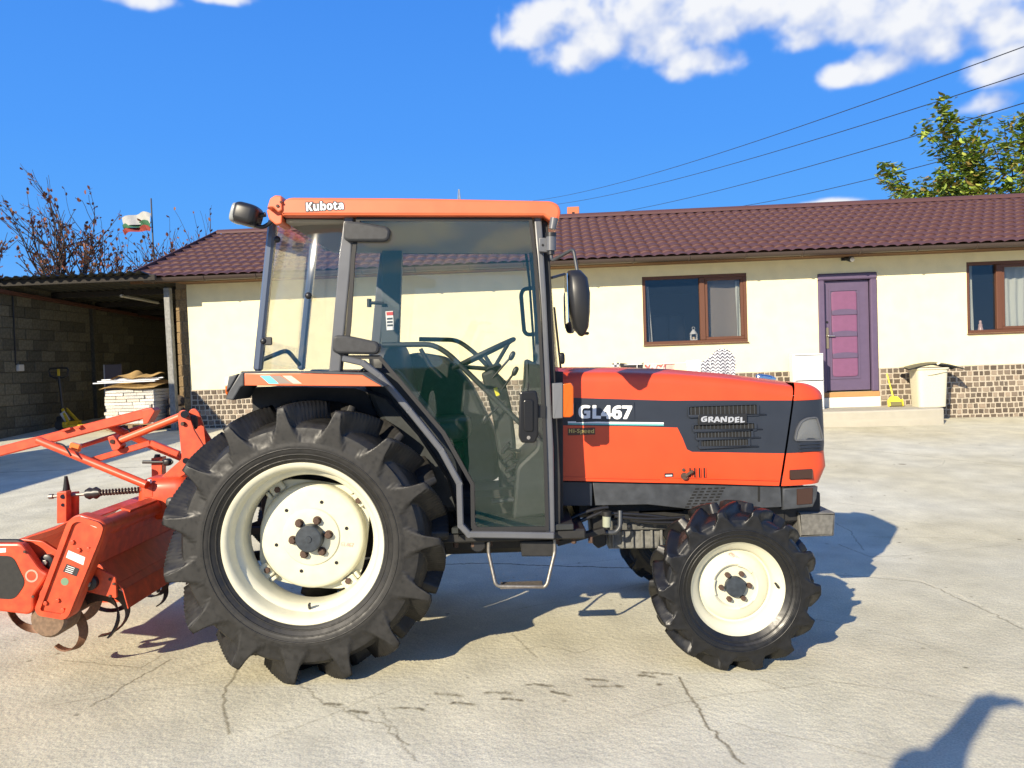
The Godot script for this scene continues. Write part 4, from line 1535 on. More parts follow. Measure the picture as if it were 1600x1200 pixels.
		for i in range(0, body.v.size(), 3):
			var m := (body.v[i + 2] - body.v[i]).cross(body.v[i + 1] - body.v[i]).normalized()
			if m.z < 0.0: fl.tri(body.v[i], body.v[i + 1], body.v[i + 2])
			else: fl.tri(body.v[i], body.v[i + 2], body.v[i + 1])
		var lens := fl
		var back := Shape.new()
		back.merge(fl, Transform3D(Basis(), Vector3(-0.012, 0, -0.02)))
		if sg < 0.0:
			lens = mirrored(lens); f = mirrored(f); back = mirrored(back)
		part(hl, "lens", lens, K.clear)
		part(hl, "bezel", f, K.grey)
		part(hl, "reflector", back, mat("lamp_bowl", Color(0.10, 0.10, 0.10), 0.35, {"metal": 0.4}))
	# grille ribs below the headlight
	for k in 3:
		s = Shape.new()
		var y: float = Vector3(1.5286, 0.994, 0.28).y - 0.017 * k
		s.box(Vector3(Vector3(1.5386, 0.9937, 0.28).x, y, 0.272), Vector3(0.13, 0.008, 0.05), Basis(Vector3.UP, 0.25), 0.003)
		pair(t, "grille_rib", s, K.slate)
	# side marker on the lower nose
	var mk := Shape.new()
	var mc: Vector3 = Vector3(1.491, 0.8387, 0.29)
	mk.box(Vector3(mc.x, mc.y, 0.293), Vector3(0.125, 0.052, 0.016), Basis(Vector3.UP, 0.10), 0.004)
	pair(t, "side_marker", mk, K.smoke)

	# vents in the slate panel
	for row in [[Vector2(0.9125, 1.212), Vector2(1.2636, 1.1603)], [Vector2(0.9332, 1.1164), Vector2(1.2483, 1.0826)], [Vector2(0.9488, 1.0792), Vector2(1.2307, 1.0432)], [Vector2(0.9676, 1.0352), Vector2(1.213, 1.0021)]]:
		var a: Vector2 = row[0]
		var b: Vector2 = row[1]
		var hole := Shape.new()
		hole.prism(rnd(rect(a.x, b.y, b.x, a.y), 0.008), 0.290, 0.3075)
		part(t, "vent", hole, K.black_and_hole_shade)  # black plate stands for the shade behind the slats
		var fr := Shape.new()
		fr.ring(Shape.ccw(rnd(rect(a.x - 0.007, b.y - 0.006, b.x + 0.012, a.y + 0.004), 0.01)), Shape.ccw(rnd(rect(a.x, b.y, b.x, a.y), 0.008)), 0.29, 0.316)
		part(t, "vent_frame", fr, K.slate)
		for k in 16:
			var q := Shape.new()
			var x := lerpf(a.x, b.x, (k + 0.5) / 16.0)
			q.box(Vector3(x, (a.y + b.y) / 2, 0.3085), Vector3(0.004, a.y - b.y, 0.002))
			part(t, "vent_wire", q, K.panel)
	for row in [[Vector2(0.9045, 1.164), Vector2(1.3099, 1.1505)], [Vector2(0.9258, 1.0883), Vector2(1.2881, 1.0763)], [Vector2(0.9379, 1.0446), Vector2(1.277, 1.0333)], [Vector2(0.9499, 0.9991), Vector2(1.2659, 0.9886)]]:
		var a: Vector2 = row[0]
		var b: Vector2 = row[1]
		var sl := Shape.new()
		sl.prism(PackedVector2Array([Vector2(a.x, a.y + 0.006), Vector2(b.x, a.y - 0.001), Vector2(b.x, a.y - 0.004), Vector2(a.x + 0.01, a.y - 0.010)]), 0.29, 0.320, 0.003)
		part(t, "vent_slat", sl, K.slate)
	# badges
	var g0 := Vector2(0.9578, 1.1672)
	var g1 := Vector2(1.2092, 1.1155)
	s = Shape.new()
	s.prism(rnd(rect(g0.x, g1.y, g1.x, g0.y), 0.004), 0.29, 0.322, 0.002)
	part(t, "side_badge", s, K.black)
	lettering(t, "badge_lettering", "GRANDEL", Vector3((g0.x + g1.x) / 2, (g0.y + g1.y) / 2, 0.3225), (g0.y - g1.y) * 0.66, (g1.x - g0.x) * 0.90, mat("silver_letter", Color(0.62, 0.63, 0.65), 0.3, {"metal": 0.6}), 0.0, 0.22, 0.003, -0.045, 0.012)
	g0 = Vector2(0.3252, 1.2464)
	g1 = Vector2(0.6315, 1.1497)
	s = Shape.new()
	s.prism(rnd(rect(g0.x, g1.y, g1.x, g0.y), 0.003), 0.29, 0.309, 0.001)
	part(t, "model_plate", s, K.slate)
	lettering(t, "model_lettering", "GL467", Vector3((g0.x + g1.x) / 2, (g0.y + g1.y) / 2, 0.3095), (g0.y - g1.y) * 0.74, (g1.x - g0.x) * 0.91, K.white, 0.0, 0.0, 0.002, -0.045, 0.012)
	s = Shape.new()
	var l0 := Vector2(0.2826, 1.1596)
	var l1 := Vector2(0.7804, 1.1231)
	s.box(Vector3((l0.x + l1.x) / 2, (l0.y + l1.y) / 2, 0.3078), Vector3(l0.distance_to(Vector2(l1.x, l0.y)), 0.009, 0.002), Basis(Vector3(0, 0, 1), -0.045))
	part(t, "white_stripe", s, K.white)
	s = Shape.new()
	s.box(Vector3((l0.x + l1.x) / 2, (l0.y + l1.y) / 2 - 0.009, 0.3078), Vector3(l0.distance_to(Vector2(l1.x, l0.y)), 0.007, 0.002), Basis(Vector3(0, 0, 1), -0.045))
	part(t, "turquoise_stripe", s, mat("turquoise_print", Color(0.12, 0.42, 0.42), 0.4))
	g0 = Vector2(0.2814, 1.1197)
	g1 = Vector2(0.4233, 1.0833)
	s = Shape.new()
	s.prism(rect(g0.x, g1.y, g1.x, g0.y), 0.295, 0.3075)
	part(t, "speed_badge", s, mat("badge_brown", Color(0.09, 0.03, 0.012), 0.4))
	lettering(t, "speed_lettering", "Hi-Speed", Vector3((g0.x + g1.x) / 2, (g0.y + g1.y) / 2, 0.308), (g0.y - g1.y) * 0.8, (g1.x - g0.x) * 0.92, mat("gold_letter", Color(0.55, 0.42, 0.14), 0.35, {"metal": 0.4}), 0.0, 0.0, 0.001, -0.045)
	# catch, louvres and sticker on the lower panel
	for k in 4:
		var q := Shape.new()
		var c := Vector2(0.9114, 0.8668) + Vector2(0.0246 * k, -0.0008 * k)
		q.prism(rnd(rect(c.x - 0.0035, c.y - 0.026, c.x + 0.0035, c.y + 0.026), 0.003), 0.28, 0.3045)
		part(t, "louvre_slot", q, K.black_and_hole_shade)  # black strip painting the shade within the louvre
		q = Shape.new()
		q.box(Vector3(c.x + 0.0065, c.y, 0.303), Vector3(0.005, 0.05, 0.008), Basis(), 0.002)
		part(t, "louvre", q, K.orange)
	s = Shape.new()
	var cc := Vector2(0.8793, 0.8512)
	s.rod(Vector3(cc.x, cc.y, 0.295), Vector3(cc.x, cc.y, 0.318), 0.018, 16)
	s.bar(Vector3(cc.x, cc.y, 0.318), Vector3(cc.x + 0.045, cc.y + 0.028, 0.318), 0.01, 0.016, 0.003)
	part(t, "catch", s, K.rust)
	s = Shape.new()
	s.bolt(Vector3(cc.x - 0.002, cc.y + 0.033, 0.30), 0.009, 0.008)
	part(t, "catch_bolt", s, K.rust)
	s = Shape.new()
	var st := Vector2(0.7996, 0.8589)
	s.box(Vector3(st.x, st.y, 0.304), Vector3(0.044, 0.02, 0.003))
	part(t, "sticker", s, K.black)
	s = Shape.new()
	s.box(Vector3(st.x, st.y - 0.002, 0.3062), Vector3(0.034, 0.007, 0.001))
	part(t, "sticker_print", s, K.white)
	# pressed line along the lower panel
	s = Shape.new()
	var p0 := Vector2(0.2501, 0.8671)
	var p1 := Vector2(0.749, 0.8388)
	var p2 := Vector2(0.766, 0.85)
	var p3 := Vector2(1.3681, 0.8115)
	s.bar(Vector3(p0.x, p0.y, 0.301), Vector3(p1.x, p1.y, 0.301), 0.008, 0.004)
	s.bar(Vector3(p2.x, p2.y, 0.301), Vector3(p3.x, p3.y, 0.301), 0.008, 0.004)
	part(t, "pressed_edge", s, K.orange)
	# breather cap on the bonnet
	s = Shape.new()
	var bc: Vector3 = Vector3(1.4545, 1.3308, -0.12)
	s.blob(bc + Vector3(0, 0.0, 0), Vector3(0.12, 0.05, 0.05), Basis(Vector3(0, 0, 1), -0.2), 0.7)
	s.rod(bc + Vector3(0.02, -0.06, 0), bc, 0.025, 12)
	part(t, "exhaust_tip", s, K.chrome)
	# grey panel under the bonnet
	var low_panel: PackedVector2Array = PackedVector2Array([Vector2(0.406, 0.8315), Vector2(1.3894, 0.7769), Vector2(1.3935, 0.667), Vector2(1.0872, 0.6637), Vector2(0.9024, 0.6732), Vector2(0.6914, 0.7039), Vector2(0.4157, 0.708)])
	s = Shape.new()
	s.prism(low_panel, 0.262, 0.276, 0.003)
	pair(t, "grey_side_panel", s, K.panel)
	s = Shape.new()
	s.prism(PackedVector2Array([Vector2(0.2489, 0.8386), Vector2(0.4036, 0.8301), Vector2(0.3998, 0.705), Vector2(0.2449, 0.7102)]), 0.25, 0.268, 0.003)
	pair(t, "grey_side_panel", s, K.slate)
	for r in 7:
		for c in 5:
			var q := Shape.new()
			var at: Vector3 = Vector3(0.9509, 0.7772, 0.276)
			var ctr := Vector3(at.x + c * 0.034 - r * 0.009, at.y - r * 0.0155, 0.2768)
			q.prism(rnd(PackedVector2Array([Vector2(-0.012, -0.004), Vector2(0.010, -0.004), Vector2(0.012, 0.004), Vector2(-0.010, 0.004)]), 0.002, 2), 0, 0.0006, 0, Transform3D(Basis(), ctr))
			part(t, "panel_slot", q, K.black_and_hole_shade)  # thin black plate, the slot's inner shade as colour
	s = Shape.new()
	s.prism(rnd(PackedVector2Array([Vector2(1.2699, 0.7801), Vector2(1.2816, 0.7797), Vector2(1.2796, 0.6989), Vector2(1.2679, 0.6993)]), 0.004), 0.270, 0.2775)
	part(t, "panel_slot", s, K.black_and_hole_shade)
	# corner piece with the indicator under the nose
	s = Shape.new()
	s.prism(PackedVector2Array([Vector2(1.3994, 0.7665), Vector2(1.5848, 0.7688), Vector2(1.5766, 0.7064), Vector2(1.5554, 0.6631), Vector2(1.3966, 0.6515)]), 0.225, 0.282, 0.008)
	pair(t, "corner_bracket", s, K.panel)
	s = Shape.new()
	s.prism(rnd(PackedVector2Array([Vector2(1.4716, 0.761), Vector2(1.5555, 0.765), Vector2(1.5502, 0.681), Vector2(1.4696, 0.677)]), 0.004), 0.26, 0.288, 0.003)
	pair(t, "indicator", s, K.smoke)
	# weight bracket
	s = Shape.new()
	s.prism(rnd(PackedVector2Array([Vector2(1.5133, 0.6187), Vector2(1.716, 0.6085), Vector2(1.7062, 0.4808), Vector2(1.5203, 0.4801)]), 0.006), -0.18, 0.18, 0.012)
	part(t, "front_weight", s, mat("weight_grey", Color(0.17, 0.165, 0.15), 0.6, {"tex": noises["dust"], "scale": 4.0}))
	s = Shape.new()
	s.box(Vector3(1.42, 0.64, 0), Vector3(0.45, 0.16, 0.32), Basis(), 0.01)
	part(t, "front_frame", s, K.under)



func build_cab(t: Node3D) -> void:
	var s: Shape
	var D := 0.55   # half width over the doors
	# ---- roof
	s = Shape.new()
	var rp: PackedVector2Array = PackedVector2Array([Vector2(-1.0701, 2.2077), Vector2(-1.0898, 2.2479), Vector2(-1.0482, 2.2952), Vector2(-0.4591, 2.2727), Vector2(0.2184, 2.2367), Vector2(0.2544, 2.2157), Vector2(0.2624, 2.179), Vector2(0.249, 2.1398), Vector2(0.2092, 2.1412), Vector2(0.1794, 2.165)])
	s.prism(rnd(rp, [0.004, 0.02, 0.03, 0.1, 0.03, 0.02, 0.02, 0.008, 0.008, 0.006], 3), -0.60, 0.60, 0.014)
	part(t, "roof", s, K.faded)
	s = Shape.new()
	s.prism(PackedVector2Array([Vector2(-1.077, 2.2272), Vector2(0.1716, 2.1829), Vector2(0.1704, 2.1454), Vector2(-1.0786, 2.1898)]), -0.52, 0.52, 0.01)
	part(t, "headliner", s, K.liner)
	# raised moulding and lamp in the headliner
	s = Shape.new()
	s.blob(Vector3(-0.5153, 2.2699, -0.1), Vector3(0.46, 0.09, 0.5), Basis(), 0.6)
	part(t, "air_duct", s, K.interior)
	s = Shape.new()
	s.blob(Vector3(-0.008, 2.2513, -0.3), Vector3(0.22, 0.10, 0.3), Basis(Vector3(0, 0, 1), -0.1), 0.6)
	part(t, "visor_housing", s, K.liner)
	s = Shape.new()
	s.blob(Vector3(-0.1094, 2.2203, -0.1), Vector3(0.14, 0.035, 0.1), Basis(), 0.7)
	part(t, "dome_lamp", s, K.interior)
	for k in 4:
		s = Shape.new()
		var q: Vector3 = Vector3(0.0829, 2.1955, -0.12)
		s.box(q + Vector3(0, 0.012 * k, 0), Vector3(0.07, 0.004, 0.06))
		part(t, "air_vent", s, K.black)
	lettering(t, "roof_lettering_outline", "Kubota", Vector3(-0.865, 2.2477, 0.6005), 0.0522, 0.1875, K.black, 0.3, 0.0, 0.001, 0.018, 0.055)
	lettering(t, "roof_lettering", "Kubota", Vector3(-0.8647, 2.2474, 0.6018), 0.043, 0.1782, K.white, 0.3, 0.0, 0.001, 0.018)
	# clamp and bent bracket at the roof's rear end
	s = Shape.new()
	s.prism(rnd(PackedVector2Array([Vector2(-1.1219, 2.2897), Vector2(-1.0967, 2.3042), Vector2(-1.0661, 2.3001), Vector2(-1.0658, 2.2329), Vector2(-1.0847, 2.2212), Vector2(-1.1083, 2.2465), Vector2(-1.1392, 2.2414)]), 0.006, 3), 0.50, 0.612, 0.006)
	s.prism(rnd(PackedVector2Array([Vector2(-1.1577, 2.248), Vector2(-1.0765, 2.2638), Vector2(-1.0862, 2.1778), Vector2(-1.1143, 2.1725), Vector2(-1.1472, 2.2014)]), 0.008, 3), 0.40, 0.56, 0.006)
	part(t, "lamp_bracket", s, K.faded)
	s = Shape.new()
	s.bolt(Vector3(-1.0861, 2.2514, 0.612), 0.008, 0.006)
	s.bolt(Vector3(-1.0701, 2.2691, 0.612), 0.006, 0.006)
	part(t, "bracket_bolt", s, K.rust)
	# rear work lamp
	var wl := Node3D.new()
	wl.name = "work_lamp"
	t.add_child(wl, true)
	s = Shape.new()
	var b0: Vector3 = Vector3(-1.2482, 2.2244, 0.56)
	s.blob(b0, Vector3(0.125, 0.105, 0.15), Basis(Vector3(0, 0, 1), -0.30), 0.55)
	part(wl, "housing", s, K.black)
	s = Shape.new()
	s.blob(Vector3(-1.2974, 2.2322, 0.56), Vector3(0.035, 0.095, 0.135), Basis(Vector3(0, 0, 1), -0.30), 0.5)
	part(wl, "lens", s, mat("lamp_lens_grey", Color(0.30, 0.31, 0.30), 0.2))
	s = Shape.new()
	s.tube(bend([Vector3(-1.2163, 2.1741, 0.56), Vector3(-1.1798, 2.1606, 0.56), Vector3(-1.1288, 2.1965, 0.54)], 0.02), 0.010, 8)
	s.tube([Vector3(-1.2083, 2.2169, 0.56), Vector3(-1.1617, 2.2246, 0.56)], 0.012, 8)
	part(wl, "stalk", s, K.black)
	# front side lamp / indicator under the roof corner
	s = Shape.new()
	s.rod(Vector3(0.228, 2.1527, 0.6), Vector3(0.2171, 2.1013, 0.6), 0.020, 14, 0.017)
	s.rod(Vector3(0.2088, 2.0647, 0.62), Vector3(0.2066, 1.9951, 0.62), 0.024, 16)
	part(t, "mirror_pivot", s, K.grey)
	s = Shape.new()
	s.rod(Vector3(0.2093, 2.0799, 0.62), Vector3(0.2087, 2.0617, 0.62), 0.026, 16)
	s.rod(Vector3(0.2066, 1.9951, 0.62), Vector3(0.206, 1.9769, 0.62), 0.017, 12)
	part(t, "pivot_cap", s, K.black)
	s = Shape.new()
	s.prism(PackedVector2Array([Vector2(0.1527, 2.0626), Vector2(0.202, 2.061), Vector2(0.1998, 1.9904), Vector2(0.1506, 1.9981)]), 0.56, 0.60, 0.004)
	part(t, "mirror_mount", s, K.grey)
	s = Shape.new()
	s.bolt(Vector3(0.1688, 2.0267, 0.6), 0.006, 0.004)
	part(t, "mount_bolt", s, K.black_and_hole_shade)

	# ---- posts, both sides
	s = Shape.new()
	s.prism(PackedVector2Array([Vector2(-0.7843, 2.2079), Vector2(-0.7378, 2.2064), Vector2(-0.7631, 1.9508), Vector2(-0.8321, 1.4532), Vector2(-0.8881, 1.4551), Vector2(-0.8166, 2.0144)]), 0.49, 0.556, 0.008)
	pair(t, "centre_post", s, K.grey)
	s = Shape.new()
	s.prism(PackedVector2Array([Vector2(0.1322, 2.1746), Vector2(0.1694, 2.1734), Vector2(0.18, 1.8267), Vector2(0.1846, 1.4849), Vector2(0.1925, 1.0475), Vector2(0.1852, 0.6207), Vector2(0.1414, 0.6221), Vector2(0.1517, 1.2365), Vector2(0.1521, 1.7346)]), 0.49, 0.556, 0.008)
	pair(t, "door_post", s, K.grey)
	s = Shape.new()
	s.prism(PackedVector2Array([Vector2(0.1696, 2.1555), Vector2(0.2007, 2.1545), Vector2(0.209, 1.8278), Vector2(0.2139, 1.3901), Vector2(0.223, 0.8868), Vector2(0.2145, 0.6153), Vector2(0.1862, 0.6162), Vector2(0.1935, 1.0453), Vector2(0.1856, 1.485), Vector2(0.1809, 1.8287)]), 0.44, 0.52, 0.004)
	pair(t, "screen_post", s, K.under)
	# rear corner post, leaning
	var rq: Array = [Vector3(-1.1736, 2.2336, 0.4), Vector3(-1.2826, 1.47, 0.4)]
	s = Shape.new()
	s.bar(rq[0], rq[1], 0.05, 0.042, 0.012)
	pair(t, "corner_post", s, mat("post_blue_grey", Color(0.085, 0.105, 0.15), 0.25, {"coat": 0.6}))
	# ---- rear side glass, bent round the corner
	var gp := []
	var nu := 15
	for i in nu:
		var k := float(i) / (nu - 1)
		var zl := 0.545 - 0.135 * pow(k, 3.0)
		for j in 9:
			var q := j / 8.0
			var top: Vector3 = (Vector3(-0.7888, 2.1998, 0.545)).lerp(Vector3(-1.1609, 2.2345, 0.41), k)
			var bot: Vector3 = (Vector3(-0.8829, 1.458, 0.545)).lerp(Vector3(-1.2695, 1.4729, 0.41), k)
			var p := bot.lerp(top, q)
			p.z = zl - 0.075 * pow(q, 1.7)
			gp.append(p)
	s = Shape.new()
	s.grid(gp, nu, 9)
	var gp2 := []
	for p in gp: gp2.append(p + Vector3(0.001, 0, -0.005))
	s.grid(gp2, nu, 9)
	pair(t, "quarter_glass", s, K.bent_glass)
	# knobs that hold it
	for q in [Vector3(-0.973, 1.8277, 0.55), Vector3(-1.1377, 2.1184, 0.47), Vector3(-1.2281, 1.6185, 0.46)]:
		s = Shape.new()
		s.blob(q, Vector3(0.034, 0.034, 0.03), Basis(), 1.0, 16, 10)
		part(t, "glass_knob", s, K.black)
	s = Shape.new()
	s.box(Vector3(-1.2058, 1.6177, 0.46), Vector3(0.04, 0.04, 0.012), Basis(), 0.004)
	part(t, "glass_hinge", s, K.hinge)
	# black print round the top and foot of that glass
	s = Shape.new()
	s.prism(PackedVector2Array([Vector2(-1.1308, 2.2232), Vector2(-0.7886, 2.2088), Vector2(-0.7923, 2.1934), Vector2(-1.1345, 2.2078)]), 0.40, 0.535)
	pair(t, "roof_seal", s, K.seal)
	# rear window
	s = Shape.new()
	var ra: Array = [Vector3(-1.1797, 2.2376, 0.38), Vector3(-1.2857, 1.4765, 0.38)]
	s.quad(Vector3(ra[1].x, ra[1].y, -0.38), Vector3(ra[1].x, ra[1].y, 0.38), Vector3(ra[0].x, ra[0].y, 0.38), Vector3(ra[0].x, ra[0].y, -0.38))
	s.quad(Vector3(ra[1].x - 0.005, ra[1].y, -0.38), Vector3(ra[0].x - 0.005, ra[0].y, -0.38), Vector3(ra[0].x - 0.005, ra[0].y, 0.38), Vector3(ra[1].x - 0.005, ra[1].y, 0.38))
	part(t, "rear_window", s, K.glass)
	s = Shape.new()
	s.tube(bend([Vector3(ra[1].x - 0.01, ra[1].y + 0.05, 0.3), Vector3(ra[1].x + 0.12, ra[1].y + 0.10, 0.28), Vector3(ra[1].x + 0.16, ra[1].y + 0.02, 0.2)], 0.03), 0.012, 8)
	part(t, "window_stay", s, K.black)
	# ---- door
	var dr := Node3D.new()
	dr.name = "door"
	t.add_child(dr, true)
	var outer: PackedVector2Array = PackedVector2Array([Vector2(-0.7238, 2.1948), Vector2(0.1224, 2.1668), Vector2(0.138, 1.9815), Vector2(0.1497, 1.672), Vector2(0.1553, 1.3615), Vector2(0.1588, 0.9872), Vector2(0.1573, 0.6458), Vector2(-0.2079, 0.6548), Vector2(-0.2226, 0.6805), Vector2(-0.2187, 0.8841), Vector2(-0.3502, 1.1353), Vector2(-0.5643, 1.4071), Vector2(-0.6413, 1.5091), Vector2(-0.8119, 1.5147), Vector2(-0.7861, 1.703), Vector2(-0.7556, 2.011)])
	var inner: PackedVector2Array = PackedVector2Array([Vector2(-0.7074, 2.1789), Vector2(0.1065, 2.152), Vector2(0.1226, 1.982), Vector2(0.1343, 1.6725), Vector2(0.1398, 1.362), Vector2(0.1417, 0.9878), Vector2(0.1392, 0.6668), Vector2(-0.1916, 0.6747), Vector2(-0.2035, 0.6924), Vector2(-0.1999, 0.8866), Vector2(-0.3312, 1.144), Vector2(-0.5484, 1.419), Vector2(-0.6344, 1.5275), Vector2(-0.7895, 1.5326), Vector2(-0.7675, 1.7024), Vector2(-0.7371, 2.0104)])
	outer = Shape.ccw(outer); inner = Shape.ccw(inner)
	s = Shape.new()
	s.ring(outer, inner, 0.548, 0.566)
	part(dr, "frame", s, K.seal)
	s = Shape.new()
	var gi := Shape.inset(inner, -0.004)
	s.prism(gi, 0.555, 0.560)
	part(dr, "glass", s, K.glass)
	s = Shape.new()
	s.prism(rnd(PackedVector2Array([Vector2(-0.7801, 2.1754), Vector2(-0.7125, 2.1701), Vector2(-0.5719, 2.1409), Vector2(-0.5572, 2.1221), Vector2(-0.5649, 2.0824), Vector2(-0.5838, 2.0708), Vector2(-0.7654, 2.0768), Vector2(-0.7834, 2.0897)]), 0.02, 3), 0.556, 0.596, 0.012)
	part(dr, "hinge", s, K.hinge)
	s = Shape.new()
	s.prism(rnd(PackedVector2Array([Vector2(-0.8506, 1.6302), Vector2(-0.7796, 1.6263), Vector2(-0.6449, 1.5925), Vector2(-0.6302, 1.5735), Vector2(-0.6376, 1.5398), Vector2(-0.6565, 1.5311), Vector2(-0.8386, 1.5403), Vector2(-0.8596, 1.5564)]), 0.02, 3), 0.556, 0.596, 0.012)
	part(dr, "hinge", s, K.hinge)
	# handle: a black plate with a recess and a lever
	s = Shape.new()
	s.prism(rnd(PackedVector2Array([Vector2(0.0358, 1.3288), Vector2(0.1164, 1.3323), Vector2(0.1242, 1.2856), Vector2(0.1186, 1.1153), Vector2(0.102, 1.0786), Vector2(0.037, 1.0808), Vector2(0.0225, 1.1123)]), 0.012, 3), 0.556, 0.592, 0.008)
	var hd := part(dr, "handle", s, mat("black_gloss", Color(0.008, 0.008, 0.009), 0.3))
	s = Shape.new()
	s.prism(rnd(PackedVector2Array([Vector2(0.0529, 1.2885), Vector2(0.0993, 1.29), Vector2(0.0942, 1.1356), Vector2(0.051, 1.137)]), 0.012, 3), 0.5925, 0.602, 0.004)
	part(dr, "handle_lever", s, mats["black_gloss"])
	s = Shape.new()
	s.rod(Vector3(0.0716, 1.1056, 0.592), Vector3(0.0715, 1.1062, 0.598), 0.009, 14)
	part(dr, "key_lock", s, K.steel)
	s = Shape.new()
	s.rod(Vector3(0.0776, 1.3705, 0.57), Vector3(0.0763, 1.3302, 0.57), 0.003, 6)
	s.bar(Vector3(0.1199, 1.2288, 0.56), Vector3(0.1572, 1.2276, 0.56), 0.02, 0.06)
	part(dr, "latch_rod", s, K.black)
	# door handrail inside
	s = Shape.new()
	s.tube(bend([Vector3(-0.6333, 1.5786, 0.5), Vector3(-0.3843, 1.5735, 0.5), Vector3(-0.3102, 1.5269, 0.5), Vector3(0.0132, 1.1907, 0.5), Vector3(0.1113, 1.0955, 0.5)], 0.05), 0.013, 8)
	part(dr, "handrail", s, K.interior)
	s = Shape.new()
	s.tube([Vector3(-0.4449, 1.5535, 0.5), Vector3(-0.4007, 1.4669, 0.5), Vector3(-0.3459, 1.4082, 0.5)], [0.010, 0.012, 0.006], 8)
	part(dr, "gas_strut", s, K.black)
	# far door, seen through the near one
	var fd := Node3D.new()
	fd.name = "door"
	t.add_child(fd, true)
	s = Shape.new()
	s.ring(outer, inner, 0.548, 0.566)
	part(fd, "frame", mirrored(s), K.seal)
	s = Shape.new()
	s.prism(gi, 0.555, 0.560)
	part(fd, "glass", mirrored(s), K.glass)
	s = Shape.new()
	s.tube(bend([Vector3(-0.5678, 1.638, -0.5), Vector3(-0.3332, 1.6262, -0.5), Vector3(-0.24, 1.5555, -0.5), Vector3(-0.0399, 1.3415, -0.5)], 0.05), 0.014, 8)
	part(fd, "handrail", s, K.interior)
	s = Shape.new()
	var loop: Array = [Vector3(0.2053, 1.9442, -0.56), Vector3(0.0922, 1.9319, -0.56), Vector3(0.075, 1.9003, -0.56), Vector3(0.0875, 1.6666, -0.56), Vector3(0.107, 1.6458, -0.56), Vector3(0.212, 1.6504, -0.56)]
	s.tube(bend(loop, 0.03), 0.013, 8)
	part(fd, "grab_handle", s, K.interior)
	# rail under the door that follows the wheel arch
	s = Shape.new()
	var arch: Array = [Vector3(-0.8138, 1.5179, 0.565), Vector3(-0.7186, 1.493, 0.565), Vector3(-0.6374, 1.4252, 0.565), Vector3(-0.5008, 1.2559, 0.565), Vector3(-0.3525, 1.0579, 0.565), Vector3(-0.2711, 0.8928, 0.565), Vector3(-0.272, 0.6894, 0.565), Vector3(-0.233, 0.6442, 0.565), Vector3(0.1813, 0.6241, 0.565)]
	for i in arch.size() - 1:
		s.bar(arch[i], arch[i + 1], 0.05, 0.030, 0.005)
		if i > 0: s.rod(arch[i] + Vector3(0, 0, -0.025), arch[i] + Vector3(0, 0, 0.024), 0.015, 12)
	pair(t, "door_sill_rail", s, K.grey)
	# ---- fenders
	s = Shape.new()
	var fb: PackedVector2Array = PackedVector2Array([Vector2(-1.2332, 1.4623), Vector2(-0.9438, 1.4513), Vector2(-0.69, 1.4369), Vector2(-0.6004, 1.3807), Vector2(-0.9461, 1.3936), Vector2(-1.2356, 1.4047)])
	s.prism(fb, 0.722, 0.742, 0.004)
	pair(t, "fender_flange", s, K.faded)
	s = Shape.new()
	s.prism(PackedVector2Array([Vector2(-1.2446, 1.4716), Vector2(-0.9434, 1.4616), Vector2(-0.6867, 1.4457), Vector2(-0.5915, 1.3819), Vector2(-0.5975, 1.3776), Vector2(-0.69, 1.4369), Vector2(-0.9437, 1.4527), Vector2(-1.2391, 1.4625)]), 0.50, 0.7435, 0.001)
	pair(t, "fender_top", s, K.panel)
	# stripes on the flange
	var sm := [mat("turquoise_light", Color(0.14, 0.62, 0.68), 0.4), mat("stripe_grey", Color(0.24, 0.20, 0.17), 0.5), mat("stripe_beige", Color(0.62, 0.50, 0.38), 0.5)]
	var sp := [PackedVector2Array([Vector2(-1.1621, 1.4482), Vector2(-1.1149, 1.4466), Vector2(-1.0751, 1.4083), Vector2(-1.1223, 1.4099)]), PackedVector2Array([Vector2(-1.112, 1.4465), Vector2(-1.0677, 1.4451), Vector2(-1.0131, 1.4063), Vector2(-1.0721, 1.4082)]), PackedVector2Array([Vector2(-1.0588, 1.4448), Vector2(-1.0175, 1.4434), Vector2(-0.9688, 1.4048), Vector2(-1.0101, 1.4062)])]
	for k in 3:
		s = Shape.new()
		s.prism(sp[k], 0.7421, 0.7432)
		part(t, "fender_stripe", s, sm[k])
	# tail of the fender with the rear lamp
	s = Shape.new()
	s.prism(PackedVector2Array([Vector2(-1.3277, 1.3437), Vector2(-1.3114, 1.3788), Vector2(-1.2512, 1.4702), Vector2(-1.2367, 1.4624), Vector2(-1.2391, 1.4046), Vector2(-1.2542, 1.3977), Vector2(-1.2923, 1.3395)]), 0.50, 0.738, 0.006)
	pair(t, "fender_tail", s, K.panel)
	s = Shape.new()
	s.prism(PackedVector2Array([Vector2(-1.3223, 1.4499), Vector2(-1.277, 1.4604), Vector2(-1.3157, 1.3958), Vector2(-1.3373, 1.3786)]), 0.52, 0.70, 0.006)
	pair(t, "lamp_box", s, K.panel)
	s = Shape.new()
	s.prism(rnd(PackedVector2Array([Vector2(-1.3434, 1.4476), Vector2(-1.3164, 1.4497), Vector2(-1.3242, 1.4051), Vector2(-1.3452, 1.4058)]), 0.004), 0.53, 0.69, 0.004)
	pair(t, "reverse_lamp", s, mat("lamp_white", Color(0.68, 0.65, 0.58), 0.2))
	s = Shape.new()
	s.prism(rnd(PackedVector2Array([Vector2(-1.3452, 1.4043), Vector2(-1.3243, 1.4036), Vector2(-1.3351, 1.3605), Vector2(-1.3438, 1.3668)]), 0.003), 0.53, 0.69, 0.004)
	pair(t, "turn_lamp", s, K.amber)
